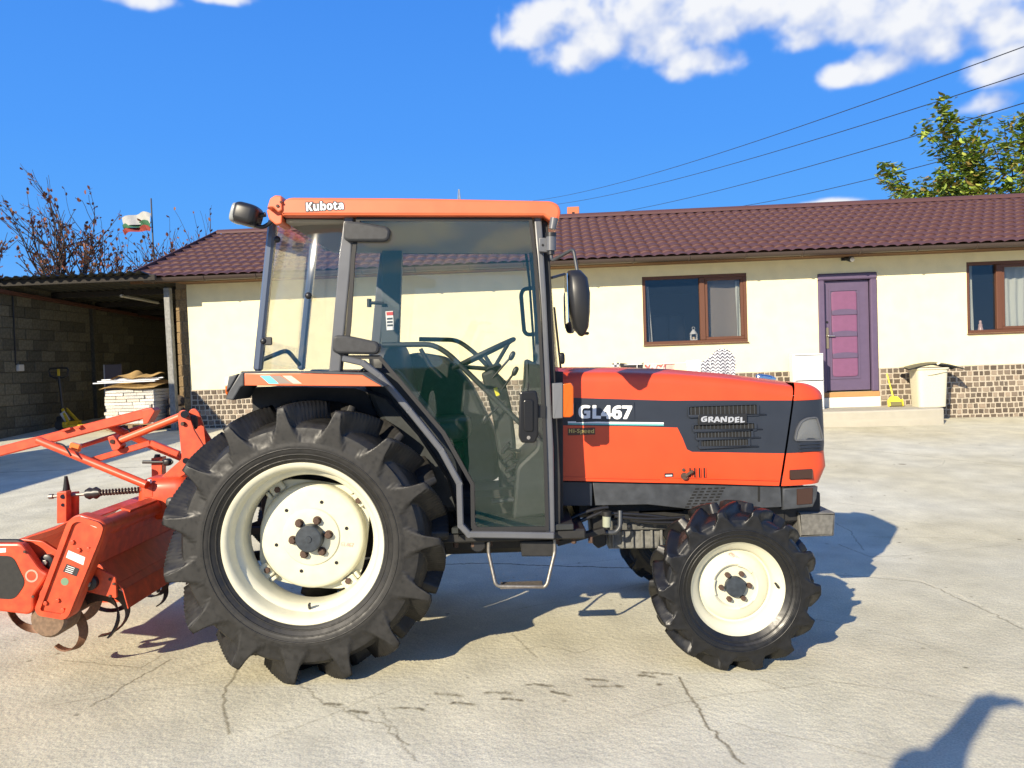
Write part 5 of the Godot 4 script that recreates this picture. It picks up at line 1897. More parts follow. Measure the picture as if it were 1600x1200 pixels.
	# wheel-arch liner and the cab's lower side behind the wheel
	var lp: Array = [Vector3(-1.372, 1.3411, 0.5), Vector3(-1.3322, 1.3841, 0.5), Vector3(-1.1993, 1.3923, 0.5), Vector3(-1.01, 1.386, 0.5), Vector3(-0.7579, 1.3713, 0.5), Vector3(-0.6178, 1.3161, 0.5), Vector3(-0.4664, 1.1338, 0.5), Vector3(-0.3317, 0.9166, 0.5), Vector3(-0.2872, 0.7401, 0.5), Vector3(-0.2848, 0.6252, 0.5)]
	var pts := []
	for p in lp:
		for z in [0.30, 0.40, 0.50, 0.57]:
			pts.append(Vector3(p.x, p.y, z))
	s = Shape.new()
	s.grid(pts, lp.size(), 4)
	pair(t, "arch_liner", s, K.under)
	s = Shape.new()
	s.prism(PackedVector2Array([Vector2(-1.335, 1.3928), Vector2(-0.7856, 1.3746), Vector2(-0.5014, 1.0829), Vector2(-0.2822, 0.5941), Vector2(-0.6832, 0.6074), Vector2(-1.1004, 0.8723), Vector2(-1.3219, 1.0773)]), 0.33, 0.36)
	pair(t, "inner_wing", s, K.under)
	# ---- floor, seat, console
	s = Shape.new()
	s.box(Vector3(-0.02, 0.655, 0), Vector3(0.60, 0.03, 1.08), Basis(), 0.004)
	part(t, "cab_floor", s, K.interior)
	s = Shape.new()
	s.prism(rnd(PackedVector2Array([Vector2(-0.7451, 1.502), Vector2(-0.5513, 1.5548), Vector2(-0.3782, 1.5212), Vector2(-0.2441, 1.3633), Vector2(-0.1141, 1.0791), Vector2(-0.0816, 0.7972), Vector2(-0.3722, 0.7014), Vector2(-0.7026, 1.2387)]), 0.05, 4), -0.46, -0.20, 0.03)
	part(t, "wing_console", s, K.interior)
	s = Shape.new()
	s.blob(Vector3(-0.6498, 1.3742, 0), Vector3(0.20, 0.46, 0.46), Basis(Vector3(0, 0, 1), 0.16), 0.45)
	part(t, "seat_back", s, mat("seat_vinyl", Color(0.030, 0.032, 0.033), 0.5, {"tex": noises["dust"], "scale": 3.0}))
	s = Shape.new()
	s.blob(Vector3(-0.4662, 1.1103, 0), Vector3(0.46, 0.14, 0.48), Basis(Vector3(0, 0, 1), 0.05), 0.45)
	part(t, "seat_cushion", s, mats["seat_vinyl"])
	s = Shape.new()
	s.box(Vector3(-0.4743, 0.8844, 0), Vector3(0.36, 0.32, 0.34), Basis(), 0.03)
	part(t, "seat_base", s, K.interior)
	s = Shape.new()
	s.prism(rnd(PackedVector2Array([Vector2(-0.7739, 1.4726), Vector2(-0.58, 1.4597), Vector2(-0.4191, 1.2467), Vector2(-0.2856, 0.982), Vector2(-0.2622, 0.7201), Vector2(-0.3793, 0.724), Vector2(-0.5323, 0.9902), Vector2(-0.701, 1.2561)]), 0.04, 4), 0.30, 0.44, 0.03)
	part(t, "wing_console", s, K.interior)
	# steering column and dashboard
	s = Shape.new()
	s.prism(rnd(PackedVector2Array([Vector2(-0.1693, 1.419), Vector2(-0.097, 1.4452), Vector2(-0.0357, 1.3538), Vector2(-0.0047, 1.2097), Vector2(0.0108, 1.0299), Vector2(0.0013, 0.7426), Vector2(-0.0925, 0.7277), Vector2(-0.0906, 0.9974), Vector2(-0.1191, 1.2135)]), 0.02, 3), -0.08, 0.08, 0.02)
	part(t, "steering_column", s, K.interior)
	s = Shape.new()
	s.prism(rnd(PackedVector2Array([Vector2(0.0761, 1.493), Vector2(0.1393, 1.4588), Vector2(0.2451, 1.416), Vector2(0.2526, 1.2011), Vector2(0.0396, 1.2512), Vector2(0.0643, 1.3505)]), 0.02, 3), -0.24, 0.24, 0.02)
	part(t, "dashboard", s, K.interior)
	s = Shape.new()
	s.prism(rnd(PackedVector2Array([Vector2(0.0791, 1.2127), Vector2(0.2467, 1.2071), Vector2(0.237, 0.6811), Vector2(-0.0232, 0.6545), Vector2(0.0071, 0.9348), Vector2(0.1223, 1.0362)]), 0.03, 3), -0.35, 0.35, 0.02)
	part(t, "fire_wall", s, K.interior)
	s = Shape.new()
	var sw: Vector3 = Vector3(-0.1514, 1.5256, 0)
	var tilt := Basis(Vector3(0, 0, 1), 0.42)
	var wr := []
	for i in 40: wr.append(sw + tilt * Vector3(cos(TAU * i / 40) * 0.185, 0, sin(TAU * i / 40) * 0.185))
	s.tube(wr, 0.0135, 8, true)
	part(t, "steering_wheel", s, K.interior)
	s = Shape.new()
	var hubp := sw + tilt * Vector3(0.01, -0.10, 0)
	for k in 3:
		var a := TAU * k / 3 + 0.5
		s.tube([hubp, sw + tilt * Vector3(cos(a) * 0.185, 0, sin(a) * 0.185)], 0.012, 6)
	s.blob(hubp, Vector3(0.10, 0.05, 0.10), tilt, 0.7)
	s.rod(hubp, Vector3(-0.1143, 1.3564, 0), 0.025, 10)
	part(t, "steering_spokes", s, K.interior)
	# levers
	for q in [[Vector3(-0.1039, 1.3932, 0.08), Vector3(0.0051, 1.5085, 0.1), 0.014], [Vector3(-0.0639, 1.3161, 0.12), Vector3(0.0196, 1.4247, 0.14), 0.014], [Vector3(-0.0376, 1.27, 0.12), Vector3(-0.1512, 1.1714, 0.15), 0.009]]:
		s = Shape.new()
		s.rod(q[0], q[1], 0.006, 8)
		s.blob(q[1], Vector3(0.03, 0.055, 0.03), Basis(Vector3(0, 0, 1), -0.5), 0.8, 14, 10)
		part(t, "lever", s, K.black)
	s = Shape.new()
	s.box(Vector3(-0.0847, 1.3167, 0.12), Vector3(0.02, 0.045, 0.02), Basis(Vector3(0, 0, 1), 0.3))
	part(t, "yellow_sticker", s, mat("yellow_print", Color(0.75, 0.66, 0.02), 0.5))
	# pedals
	for k in 4:
		s = Shape.new()
		var q: Vector3 = Vector3(-0.0454, 1.0175, 0.2)
		s.box(q + Vector3(0.012 * k, -0.055 * k, 0.0), Vector3(0.07, 0.02, 0.06), Basis(Vector3(0, 0, 1), 0.9 - 0.2 * k), 0.005)
		s.rod(q + Vector3(0.012 * k, -0.055 * k, 0.0), q + Vector3(0.08, -0.06 * k - 0.02, 0), 0.008, 6)
		part(t, "pedal", s, K.black)
	s = Shape.new()
	s.bar(Vector3(-0.1269, 0.7534, 0.3), Vector3(0.1339, 0.7681, 0.3), 0.05, 0.018, 0.004)
	part(t, "foot_bar", s, K.panel)
	# far post behind the glass, with its latch and sticker
	s = Shape.new()
	s.prism(PackedVector2Array([Vector2(-0.7601, 2.2113), Vector2(-0.6392, 2.2073), Vector2(-0.6632, 1.873), Vector2(-0.6879, 1.5218), Vector2(-0.7936, 1.5253), Vector2(-0.7765, 1.8767)]), -0.46, -0.40, 0.006)
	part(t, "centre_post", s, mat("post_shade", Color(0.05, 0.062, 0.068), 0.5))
	s = Shape.new()
	s.rod(Vector3(-0.7589, 1.8574, -0.38), Vector3(-0.8595, 1.8646, -0.38), 0.010, 8)
	s.rod(Vector3(-0.847, 1.8874, -0.38), Vector3(-0.8489, 1.8371, -0.38), 0.014, 10)
	part(t, "latch_stub", s, K.black)
	s = Shape.new()
	s.box(Vector3(-0.7305, 1.7528, -0.397), Vector3(0.045, 0.115, 0.002), Basis(Vector3(0, 0, 1), 0.03))
	part(t, "warning_sticker", s, K.white)
	s = Shape.new()
	s.box(Vector3(-0.7286, 1.7954, -0.395), Vector3(0.04, 0.02, 0.002), Basis(Vector3(0, 0, 1), 0.03))
	part(t, "sticker_heading", s, mat("red_print", Color(0.6, 0.06, 0.04), 0.5))
	for k in 3:
		s = Shape.new()
		var q: Vector3 = Vector3(-0.7298, 1.7643, -0.395)
		s.box(q + Vector3(0, -0.02 * k, 0), Vector3(0.034, 0.011, 0.002), Basis(Vector3(0, 0, 1), 0.03))
		part(t, "sticker_print", s, K.panel)
	# windscreen
	s = Shape.new()
	var wa: Array = [Vector3(0.1928, 2.1715, 0.44), Vector3(0.2323, 1.4041, 0.44)]
	s.quad(Vector3(wa[1].x, wa[1].y, -0.44), Vector3(wa[0].x, wa[0].y, -0.44), Vector3(wa[0].x, wa[0].y, 0.44), Vector3(wa[1].x, wa[1].y, 0.44))
	s.quad(Vector3(wa[1].x + 0.005, wa[1].y, -0.44), Vector3(wa[1].x + 0.005, wa[1].y, 0.44), Vector3(wa[0].x + 0.005, wa[0].y, 0.44), Vector3(wa[0].x + 0.005, wa[0].y, -0.44))
	part(t, "windscreen", s, K.glass)
	s = Shape.new()
	s.tube([Vector3(0.2614, 1.4342, 0.2), Vector3(0.2348, 1.7543, 0.25)], 0.006, 6)
	s.blob(Vector3(0.2633, 1.4844, 0.3), Vector3(0.03, 0.06, 0.04), Basis(), 0.6)
	part(t, "wiper", s, K.black)
	# cab wall in front of the door, below the screen
	s = Shape.new()
	s.prism(PackedVector2Array([Vector2(0.2136, 1.4207), Vector2(0.2583, 1.416), Vector2(0.2323, 0.5882), Vector2(0.1872, 0.5897)]), -0.44, 0.44, 0.004)
	part(t, "cab_front_wall", s, K.under)
	# ---- front turn lamp on the cab's corner
	s = Shape.new()
	s.prism(rnd(PackedVector2Array([Vector2(0.1937, 1.3643), Vector2(0.2429, 1.3657), Vector2(0.2376, 1.1965), Vector2(0.1913, 1.195)]), 0.004), 0.56, 0.62, 0.004)
	pair(t, "lamp_bracket", s, mat("lamp_grey", Color(0.13, 0.135, 0.145), 0.4))
	s = Shape.new()
	s.prism(rnd(PackedVector2Array([Vector2(0.2443, 1.3595), Vector2(0.2829, 1.3644), Vector2(0.2946, 1.3456), Vector2(0.2904, 1.2102), Vector2(0.2746, 1.1984), Vector2(0.2392, 1.1995)]), 0.006), 0.555, 0.615, 0.006)
	pair(t, "turn_signal", s, K.amber)
	# ---- mirrors
	var mr := Node3D.new()
	mr.name = "side_mirror"
	t.add_child(mr, true)
	s = Shape.new()
	s.tube(bend([Vector3(0.2062, 1.9829, 0.62), Vector3(0.2075, 1.9451, 0.63), Vector3(0.3032, 1.983, 0.74), Vector3(0.3159, 1.8774, 0.76)], 0.02), 0.008, 8)
	part(mr, "arm", s, K.panel)
	var msec := []
	var ms: Array = [Vector3(0.3012, 1.8779, 0.76), Vector3(0.3118, 1.8424, 0.76), Vector3(0.3155, 1.7721, 0.76), Vector3(0.3187, 1.6841, 0.76), Vector3(0.3225, 1.6195, 0.76), Vector3(0.3273, 1.5842, 0.76)]
	var mw := [[0.030, 0.050], [0.047, 0.085], [0.053, 0.10], [0.046, 0.095], [0.035, 0.075], [0.012, 0.04]]
	pts = []
	for i in 24:
		var a := TAU * i / 24
		pts.append(ms[0] + Vector3(0, 0.003, 0))
		for k in ms.size():
			var e := 0.6
			pts.append(ms[k] + Vector3(mw[k][0] * signf(cos(a)) * pow(absf(cos(a)), e), 0, -mw[k][1] * signf(sin(a)) * pow(absf(sin(a)), e)))
		pts.append(ms[5] + Vector3(0, -0.006, 0))
	var msh := Shape.new()
	# rings run downwards, so turn the strip round
	var rev := []
	for i in 24:
		for k in range(ms.size() + 1, -1, -1): rev.append(pts[i * (ms.size() + 2) + k])
	msh.grid(rev, 24, ms.size() + 2, true)
	part(mr, "shell", msh, K.black)
	s = Shape.new()
	s.box(ms[2] + Vector3(-0.052, -0.02, 0), Vector3(0.004, 0.22, 0.15), Basis(), 0.001)
	part(mr, "mirror_glass", s, K.mirror)
	s = Shape.new()
	s.box(Vector3(0.3511, 1.5922, 0.76), Vector3(0.02, 0.014, 0.02), Basis(), 0.004)
	part(mr, "drain_tab", s, K.black)
	var mf := Node3D.new()
	mf.name = "side_mirror"
	t.add_child(mf, true)
	s = Shape.new()
	s.tube(bend([Vector3(0.2737, 2.0027, -0.6), Vector3(0.3741, 2.0401, -0.74), Vector3(0.3721, 1.9296, -0.76)], 0.02), 0.009, 8)
	part(mf, "arm", s, K.panel)
	var fc: Vector3 = Vector3(0.361, 1.8017, -0.78)
	s = Shape.new()
	s.blob(fc + Vector3(0.035, 0, 0), Vector3(0.06, 0.30, 0.17), Basis(Vector3.UP, -0.25), 0.55)
	part(mf, "shell", s, K.black)
	s = Shape.new()
	s.blob(fc + Vector3(0.008, 0, 0.0), Vector3(0.012, 0.24, 0.12), Basis(Vector3.UP, -0.25), 0.55)
	part(mf, "mirror_glass", s, K.mirror)

func build_under(t: Node3D) -> void:
	var s: Shape
	# gearbox and rear axle housing
	s = Shape.new()
	s.box(Vector3(-0.55, 0.62, 0), Vector3(1.3, 0.34, 0.40), Basis(), 0.03)
	s.box(Vector3(-1.0, 0.70, 0), Vector3(0.42, 0.42, 0.60), Basis(), 0.05)
	part(t, "gearbox", s, K.under)
	s = Shape.new()
	s.rod(Vector3(-1.0, 0.645, -0.5), Vector3(-1.0, 0.645, 0.5), 0.13, 24)
	part(t, "rear_axle", s, K.under)
	# cab underside: crossmember, hanging box, pipes
	s = Shape.new()
	s.box(Vector3(-0.02, 0.615, 0), Vector3(0.72, 0.05, 1.05), Basis(), 0.008)
	part(t, "cab_floor_frame", s, K.under)
	s = Shape.new()
	s.prism(rnd(PackedVector2Array([Vector2(0.0128, 0.5848), Vector2(0.1863, 0.579), Vector2(0.1838, 0.5015), Vector2(0.0199, 0.5069)]), 0.005), 0.20, 0.50, 0.006)
	part(t, "battery_box", s, K.under)
	s = Shape.new()
	s.lathe(PackedVector2Array([Vector2(0.0, 0.04), Vector2(0.035, 0.04), Vector2(0.04, 0.03), Vector2(0.04, -0.03), Vector2(0, -0.04)]), 20, Transform3D(Basis(), Vector3(-0.1973, 0.5701, 0.44)))
	part(t, "mount_rubber", s, K.black)
	for k in 6:
		s = Shape.new()
		var q: Vector3 = Vector3(-0.3074, 0.5872, 0.47)
		s.bolt(q + Vector3(0.085 * k + (0.25 if k > 2 else 0.0), 0.0, 0), 0.013, 0.03, Vector3(0, -1, 0))
		part(t, "floor_bolt", s, K.rust)
	# step: a bent strap with a tread
	s = Shape.new()
	var sp: Array = [Vector3(-0.1392, 0.614, 0.5), Vector3(-0.145, 0.5376, 0.5), Vector3(-0.1142, 0.3881, 0.54), Vector3(-0.0989, 0.3749, 0.54), Vector3(0.1272, 0.3642, 0.54), Vector3(0.1403, 0.3796, 0.54), Vector3(0.185, 0.5266, 0.5), Vector3(0.1843, 0.6032, 0.5)]
	s.tube(bend(sp, 0.02), 0.009, 8)
	var st := part(t, "step", s, K.steel)
	s = Shape.new()
	s.box(Vector3(0.0146, 0.366, 0.5), Vector3(0.21, 0.008, 0.10), Basis(), 0.002)
	part(t, "step_tread", s, mat("step_plate", Color(0.14, 0.12, 0.10), 0.7, {"tex": noises["dust"], "scale": 6.0}))
	# engine, sump, filter, pipes
	s = Shape.new()
	s.box(Vector3(0.75, 0.83, 0), Vector3(0.95, 0.20, 0.40), Basis(), 0.02)
	s.box(Vector3(0.62, 0.70, 0), Vector3(0.60, 0.16, 0.34), Basis(), 0.02)
	part(t, "engine", s, K.under)
	s = Shape.new()
	s.prism(PackedVector2Array([Vector2(0.4862, 0.5561), Vector2(0.7786, 0.5498), Vector2(0.7618, 0.4431), Vector2(0.4933, 0.4486)]), -0.17, 0.17, 0.012)
	part(t, "oil_pan", s, K.cast)
	s = Shape.new()
	s.prism(PackedVector2Array([Vector2(0.4684, 0.6161), Vector2(0.8654, 0.6097), Vector2(0.8638, 0.5513), Vector2(0.4666, 0.5576)]), -0.20, 0.20, 0.006)
	part(t, "sump_flange", s, mat("flange_grey", Color(0.13, 0.13, 0.12), 0.6, {"tex": noises["dust"], "scale": 5.0}))
	for k in 6:
		s = Shape.new()
		var q: Vector3 = Vector3(0.5156, 0.5032, 0.18)
		s.box(q + Vector3(0.052 * k, 0.0, -0.002), Vector3(0.014, 0.095, 0.02), Basis(), 0.004)
		part(t, "pan_rib", s, K.cast)
	for k in 5:
		s = Shape.new()
		var q: Vector3 = Vector3(0.5289, 0.5796, 0.2)
		s.bolt(q + Vector3(0.07 * k, 0.0, 0.0), 0.010, 0.012)
		part(t, "flange_bolt", s, K.steel)
	s = Shape.new()
	s.prism(rnd(PackedVector2Array([Vector2(0.3872, 0.6677), Vector2(0.4786, 0.6647), Vector2(0.4733, 0.4876), Vector2(0.4286, 0.4686), Vector2(0.3989, 0.4969)]), 0.01), 0.05, 0.24, 0.01)
	part(t, "hydraulic_pump", s, K.under)
	s = Shape.new()
	s.tube(bend([Vector3(0.3915, 0.5717, 0.3), Vector3(0.515, 0.5676, 0.3), Vector3(0.5392, 0.5936, 0.3), Vector3(0.5445, 0.6769, 0.28)], 0.03), 0.0125, 10)
	part(t, "steel_pipe", s, K.panel)
	s = Shape.new()
	s.rod(Vector3(0.4709, 0.6563, 0.3), Vector3(0.4692, 0.5993, 0.3), 0.022, 16)
	part(t, "fuel_filter", s, mat("filter_bowl", Color(0.32, 0.34, 0.26), 0.25))
	s = Shape.new()
	s.rod(Vector3(0.4716, 0.6798, 0.3), Vector3(0.4709, 0.6563, 0.3), 0.026, 16)
	s.rod(Vector3(0.4692, 0.5993, 0.3), Vector3(0.4689, 0.5893, 0.3), 0.014, 10)
	part(t, "filter_head", s, K.under)
	for q in [[Vector3(0.4132, 0.6644, 0.28), Vector3(0.6147, 0.6678, 0.28), Vector3(0.8546, 0.6133, 0.25)], [Vector3(0.5135, 0.651, 0.28), Vector3(0.6803, 0.6151, 0.28), Vector3(0.8888, 0.6258, 0.25)], [Vector3(0.5982, 0.6259, 0.27), Vector3(0.7488, 0.5938, 0.27), Vector3(0.9219, 0.6009, 0.25)], [Vector3(0.2082, 0.5845, 0.3), Vector3(0.3265, 0.6309, 0.3), Vector3(0.4471, 0.6734, 0.28)], [Vector3(0.2768, 0.6427, 0.3), Vector3(0.3787, 0.6963, 0.3), Vector3(0.4813, 0.6959, 0.28)]]:
		s = Shape.new()
		var path := []
		for k in 13:
			var u := k / 12.0
			path.append(q[0].lerp(q[1], u).lerp(q[1].lerp(q[2], u), u))
		s.tube(path, 0.010, 8)
		part(t, "hose", s, K.black)
	s = Shape.new()
	s.bar(Vector3(0.2052, 0.5288, 0.32), Vector3(0.4564, 0.5873, 0.32), 0.05, 0.03, 0.004)
	part(t, "frame_brace", s, K.under)
	# chassis rails and front axle
	s = Shape.new()
	s.box(Vector3(1.05, 0.60, 0), Vector3(0.8, 0.12, 0.34), Basis(), 0.01)
	part(t, "chassis", s, K.under)
	s = Shape.new()
	s.rod(Vector3(1.0, 0.40, -0.6), Vector3(1.0, 0.40, 0.6), 0.075, 20)
	s.blob(Vector3(1.0, 0.42, 0), Vector3(0.30, 0.30, 0.36), Basis(), 0.8)
	s.rod(Vector3(1.0, 0.42, 0.5), Vector3(1.0, 0.58, 0.46), 0.06, 16)
	s.rod(Vector3(1.0, 0.42, -0.5), Vector3(1.0, 0.58, -0.46), 0.06, 16)
	part(t, "front_axle", s, K.under)
	# three-point linkage arms reaching back
	for z in [0.30, -0.30]:
		s = Shape.new()
		s.bar(Vector3(-1.15, 0.52, z), Vector3(-1.78, 0.50, z * 1.25), 0.025, 0.05, 0.005)
		part(t, "lower_link", s, K.under)
	s = Shape.new()
	s.rod(Vector3(-1.2, 0.98, 0), Vector3(-1.78, 1.02, 0), 0.022, 10)
	part(t, "top_link", s, K.under)


func build_tiller() -> void:
	var t := thing("rotary_tiller", "orange rotary tiller with curved rusty tines hitched behind the tractor", "rotary tiller", Vector3(0, 0, -4.3))
	var O: Material = K.tiller
	var s := Shape.new()
	# chain case: a pressed cover with a raised border
	var case_: PackedVector2Array = PackedVector2Array([Vector2(-2.0803, 0.8131), Vector2(-2.0348, 0.834), Vector2(-1.9295, 0.7991), Vector2(-1.907, 0.7715), Vector2(-1.9209, 0.7271), Vector2(-2.09, 0.3583), Vector2(-2.1178, 0.3382), Vector2(-2.2388, 0.3633), Vector2(-2.258, 0.3969)])
	s.prism(rnd(case_, 0.03, 4), 0.655, 0.735, 0.012)
	part(t, "chain_case", s, O)
	var inn: PackedVector2Array = PackedVector2Array([Vector2(-2.0483, 0.8001), Vector2(-1.9429, 0.7667), Vector2(-2.1097, 0.383), Vector2(-2.2274, 0.4139)])
	s = Shape.new()
	s.ring(Shape.ccw(rnd(Shape.inset(Shape.ccw(case_), 0.006), 0.028, 4)), Shape.ccw(rnd(Shape.inset(Shape.ccw(case_), 0.030), 0.022, 4)), 0.73, 0.748)
	part(t, "case_border", s, O)
	for q in [Vector3(-2.0646, 0.7039, 0.735), Vector3(-2.0366, 0.667, 0.735), Vector3(-1.9918, 0.6685, 0.735), Vector3(-2.2032, 0.4236, 0.735), Vector3(-2.146, 0.4337, 0.735), Vector3(-2.1243, 0.3879, 0.735)]:
		s = Shape.new()
		s.bolt(q, 0.011, 0.010)
		part(t, "case_bolt", s, O)
	var white := mat("sticker_white", Color(0.78, 0.78, 0.74), 0.5)
	for q in [[PackedVector2Array([Vector2(-2.0212, 0.8263), Vector2(-1.934, 0.7892), Vector2(-1.9412, 0.7626), Vector2(-2.0283, 0.8013)]), white], [PackedVector2Array([Vector2(-2.0861, 0.6662), Vector2(-2.0103, 0.6307), Vector2(-2.021, 0.5951), Vector2(-2.0995, 0.6337)]), white]]:
		s = Shape.new()
		var z0 := 0.7483 if q[0][0].y > 0.95 else 0.7353
		s.prism(q[0], z0, z0 + 0.0015)
		part(t, "white_label", s, q[1])
	s = Shape.new()
	s.prism(PackedVector2Array([Vector2(-2.098, 0.6037), Vector2(-2.0396, 0.5777), Vector2(-2.0562, 0.5423), Vector2(-2.1175, 0.5684)]), 0.7353, 0.7365)
	part(t, "maker_label", s, mat("label_black", Color(0.03, 0.03, 0.032), 0.4))
	for k in 4:
		s = Shape.new()
		var q: Vector3 = Vector3(-2.0778, 0.5881, 0.7372)
		s.box(q + Vector3(-0.004 * k, -0.008 * k, 0), Vector3(0.036, 0.003, 0.001), Basis(Vector3(0, 0, 1), -0.36))
		part(t, "label_print", s, white)
	s = Shape.new()
	s.prism(circle(Vector2(Vector3(-2.1109, 0.5202, 0.737).x, Vector3(-2.1109, 0.5202, 0.737).y), 0.018), 0.7353, 0.7365)
	part(t, "round_label", s, mat("label_green", Color(0.16, 0.26, 0.16), 0.4))
	# bearing end, bare metal
	s = Shape.new()
	var hub: Vector3 = Vector3(-2.2042, 0.3398, 0.7)
	s.lathe(PackedVector2Array([Vector2(0.086, 0.60), Vector2(0.086, 0.715), Vector2(0.075, 0.728), Vector2(0, 0.73)]), 28, Transform3D(Basis(), Vector3(hub.x, hub.y, 0)))
	part(t, "bearing_end", s, mat("muddy_metal", Color(0.24, 0.15, 0.09), 0.75, {"tex": noises["dust"], "scale": 6.0}))
	# plates fore and aft of the case
	s = Shape.new()
	s.prism(rnd(PackedVector2Array([Vector2(-2.0578, 0.5679), Vector2(-2.0153, 0.5603), Vector2(-1.9228, 0.511), Vector2(-1.9214, 0.4062), Vector2(-1.9911, 0.4239), Vector2(-2.0697, 0.445)]), 0.012), 0.628, 0.644, 0.003)
	part(t, "side_plate", s, O)
	s = Shape.new()
	s.prism(rnd(PackedVector2Array([Vector2(-2.3592, 0.7116), Vector2(-2.2535, 0.6974), Vector2(-2.177, 0.6444), Vector2(-2.1614, 0.5888), Vector2(-2.2338, 0.5392), Vector2(-2.2722, 0.5619), Vector2(-2.2989, 0.6393)]), 0.012), 0.640, 0.660, 0.003)
	part(t, "side_plate", s, O)
	for q in [Vector3(-2.0352, 0.4897, 0.66), Vector3(-2.2262, 0.6025, 0.675)]:
		s = Shape.new()
		s.lathe(PackedVector2Array([Vector2(0.034, -0.02), Vector2(0.034, 0.008), Vector2(0.026, 0.012), Vector2(0.0, 0.012)]), 20, Transform3D(Basis(), q))
		part(t, "rubber_bush", s, K.black)
		s = Shape.new()
		s.bolt(q + Vector3(0, 0, 0.012), 0.014, 0.012)
		part(t, "bush_bolt", s, K.steel)
	for q in [Vector3(-1.9482, 0.5009, 0.645), Vector3(-1.9518, 0.421, 0.645), Vector3(-1.9308, 0.4788, 0.645), Vector3(-2.2833, 0.6687, 0.745), Vector3(-2.2549, 0.4584, 0.745)]:
		s = Shape.new()
		s.bolt(q, 0.007, 0.006)
		part(t, "plate_bolt", s, K.rust)
	# side guard with its black opening
	var g: PackedVector2Array = PackedVector2Array([Vector2(-2.8396, 0.6885), Vector2(-2.6601, 0.7183), Vector2(-2.302, 0.7063), Vector2(-2.2221, 0.5813), Vector2(-2.1846, 0.5592), Vector2(-2.1976, 0.5357), Vector2(-2.2562, 0.4599), Vector2(-2.2579, 0.3941), Vector2(-2.2828, 0.371), Vector2(-2.5866, 0.4171), Vector2(-2.8519, 0.4559)])
	s = Shape.new()
	s.prism(rnd(g, 0.02, 3), 0.690, 0.742, 0.010)
	part(t, "side_guard", s, O)
	s = Shape.new()
	s.tube(bend([Vector3(-2.8788, 0.6927, 0.7), Vector3(-2.697, 0.7199, 0.7), Vector3(-2.3278, 0.7076, 0.7), Vector3(-2.2439, 0.5777, 0.7), Vector3(-2.2061, 0.5522, 0.7)], 0.02), 0.012, 8)
	part(t, "guard_seal", s, K.seal)
	s = Shape.new()
	s.prism(rnd(PackedVector2Array([Vector2(-2.7562, 0.6546), Vector2(-2.5776, 0.6636), Vector2(-2.3407, 0.6497), Vector2(-2.2875, 0.5223), Vector2(-2.3447, 0.4464), Vector2(-2.469, 0.4595), Vector2(-2.764, 0.5053)]), 0.03, 4), 0.7425, 0.7445)
	part(t, "guard_opening", s, mat("guard_black", Color(0.018, 0.017, 0.015), 0.7, {"tex": noises["dust"], "scale": 5.0}))
	s = Shape.new()
	s.ring(circle(Vector2(Vector3(-2.2598, 0.554, 0.744).x, Vector3(-2.2598, 0.554, 0.744).y), 0.030, 28), circle(Vector2(Vector3(-2.2598, 0.554, 0.744).x, Vector3(-2.2598, 0.554, 0.744).y), 0.022, 28), 0.740, 0.7435)
	part(t, "round_sticker", s, mat("sticker_pale_red", Color(0.75, 0.30, 0.22), 0.5))
	s = Shape.new()
	s.prism(PackedVector2Array([Vector2(-2.4167, 0.6864), Vector2(-2.3721, 0.6879), Vector2(-2.3731, 0.6685), Vector2(-2.4177, 0.667)]), 0.740, 0.7435)
	part(t, "white_label", s, white)
	# main beam across and the sheet cover over the rotor
	var mb: Vector3 = Vector3(-1.968, 0.7513, 0.62)
	s = Shape.new()
	s.rod(Vector3(mb.x, mb.y, 0.655), Vector3(mb.x, mb.y, -0.68), 0.045, 24)
	part(t, "main_beam", s, O)
	var sheet := func(prof: PackedVector2Array, z0: float, z1: float, thick: float) -> Shape:
		var q := Shape.new()
		for i in prof.size() - 1:
			q.bar(Vector3(prof[i].x, prof[i].y, (z0 + z1) / 2), Vector3(prof[i + 1].x, prof[i + 1].y, (z0 + z1) / 2), absf(z1 - z0), thick, 0.001)
		return q
	var fc: PackedVector2Array = PackedVector2Array([Vector2(-1.9615, 0.7307), Vector2(-1.9796, 0.6698), Vector2(-1.9992, 0.5782)])
	part(t, "rotor_cover", sheet.call(fc, 0.64, -0.70, 0.006), O)
	var fs: PackedVector2Array = PackedVector2Array([Vector2(-2.0098, 0.5796), Vector2(-1.9256, 0.4715), Vector2(-1.9024, 0.4397), Vector2(-1.8819, 0.3491)])
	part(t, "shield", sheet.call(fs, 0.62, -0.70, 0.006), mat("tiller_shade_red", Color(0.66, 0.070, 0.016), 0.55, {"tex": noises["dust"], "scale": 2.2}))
	var tc: PackedVector2Array = PackedVector2Array([Vector2(-2.0782, 0.7724), Vector2(-2.1389, 0.7837), Vector2(-2.2017, 0.7519), Vector2(-2.3664, 0.7051), Vector2(-2.4441, 0.683), Vector2(-2.6018, 0.5957), Vector2(-2.7628, 0.4467)])
	part(t, "rotor_cover", sheet.call(tc, 0.64, -0.70, 0.006), O)
	s = Shape.new()
	s.prism(PackedVector2Array([Vector2(-2.713, 0.5297), Vector2(-2.6743, 0.4657), Vector2(-2.7257, 0.2578), Vector2(-2.6111, 0.1196), Vector2(-2.5519, -0.0464), Vector2(-2.9707, -0.0703), Vector2(-3.5545, -0.0507), Vector2(-3.7565, 0.0822), Vector2(-3.2175, 0.4335)]), -0.705, -0.685)
	part(t, "side_plate", s, O)
	# flange strip on the beam
	s = Shape.new()
	s.box(Vector3(mb.x + 0.01, mb.y + 0.045, 0.30), Vector3(0.05, 0.012, 0.30), Basis(Vector3(0, 0, 1), -0.3), 0.002)
	part(t, "beam_flange", s, O)
	# gearbox in the middle
	s = Shape.new()
	s.blob(Vector3(-1.9266, 0.7888, 0), Vector3(0.30, 0.24, 0.26), Basis(), 0.5)
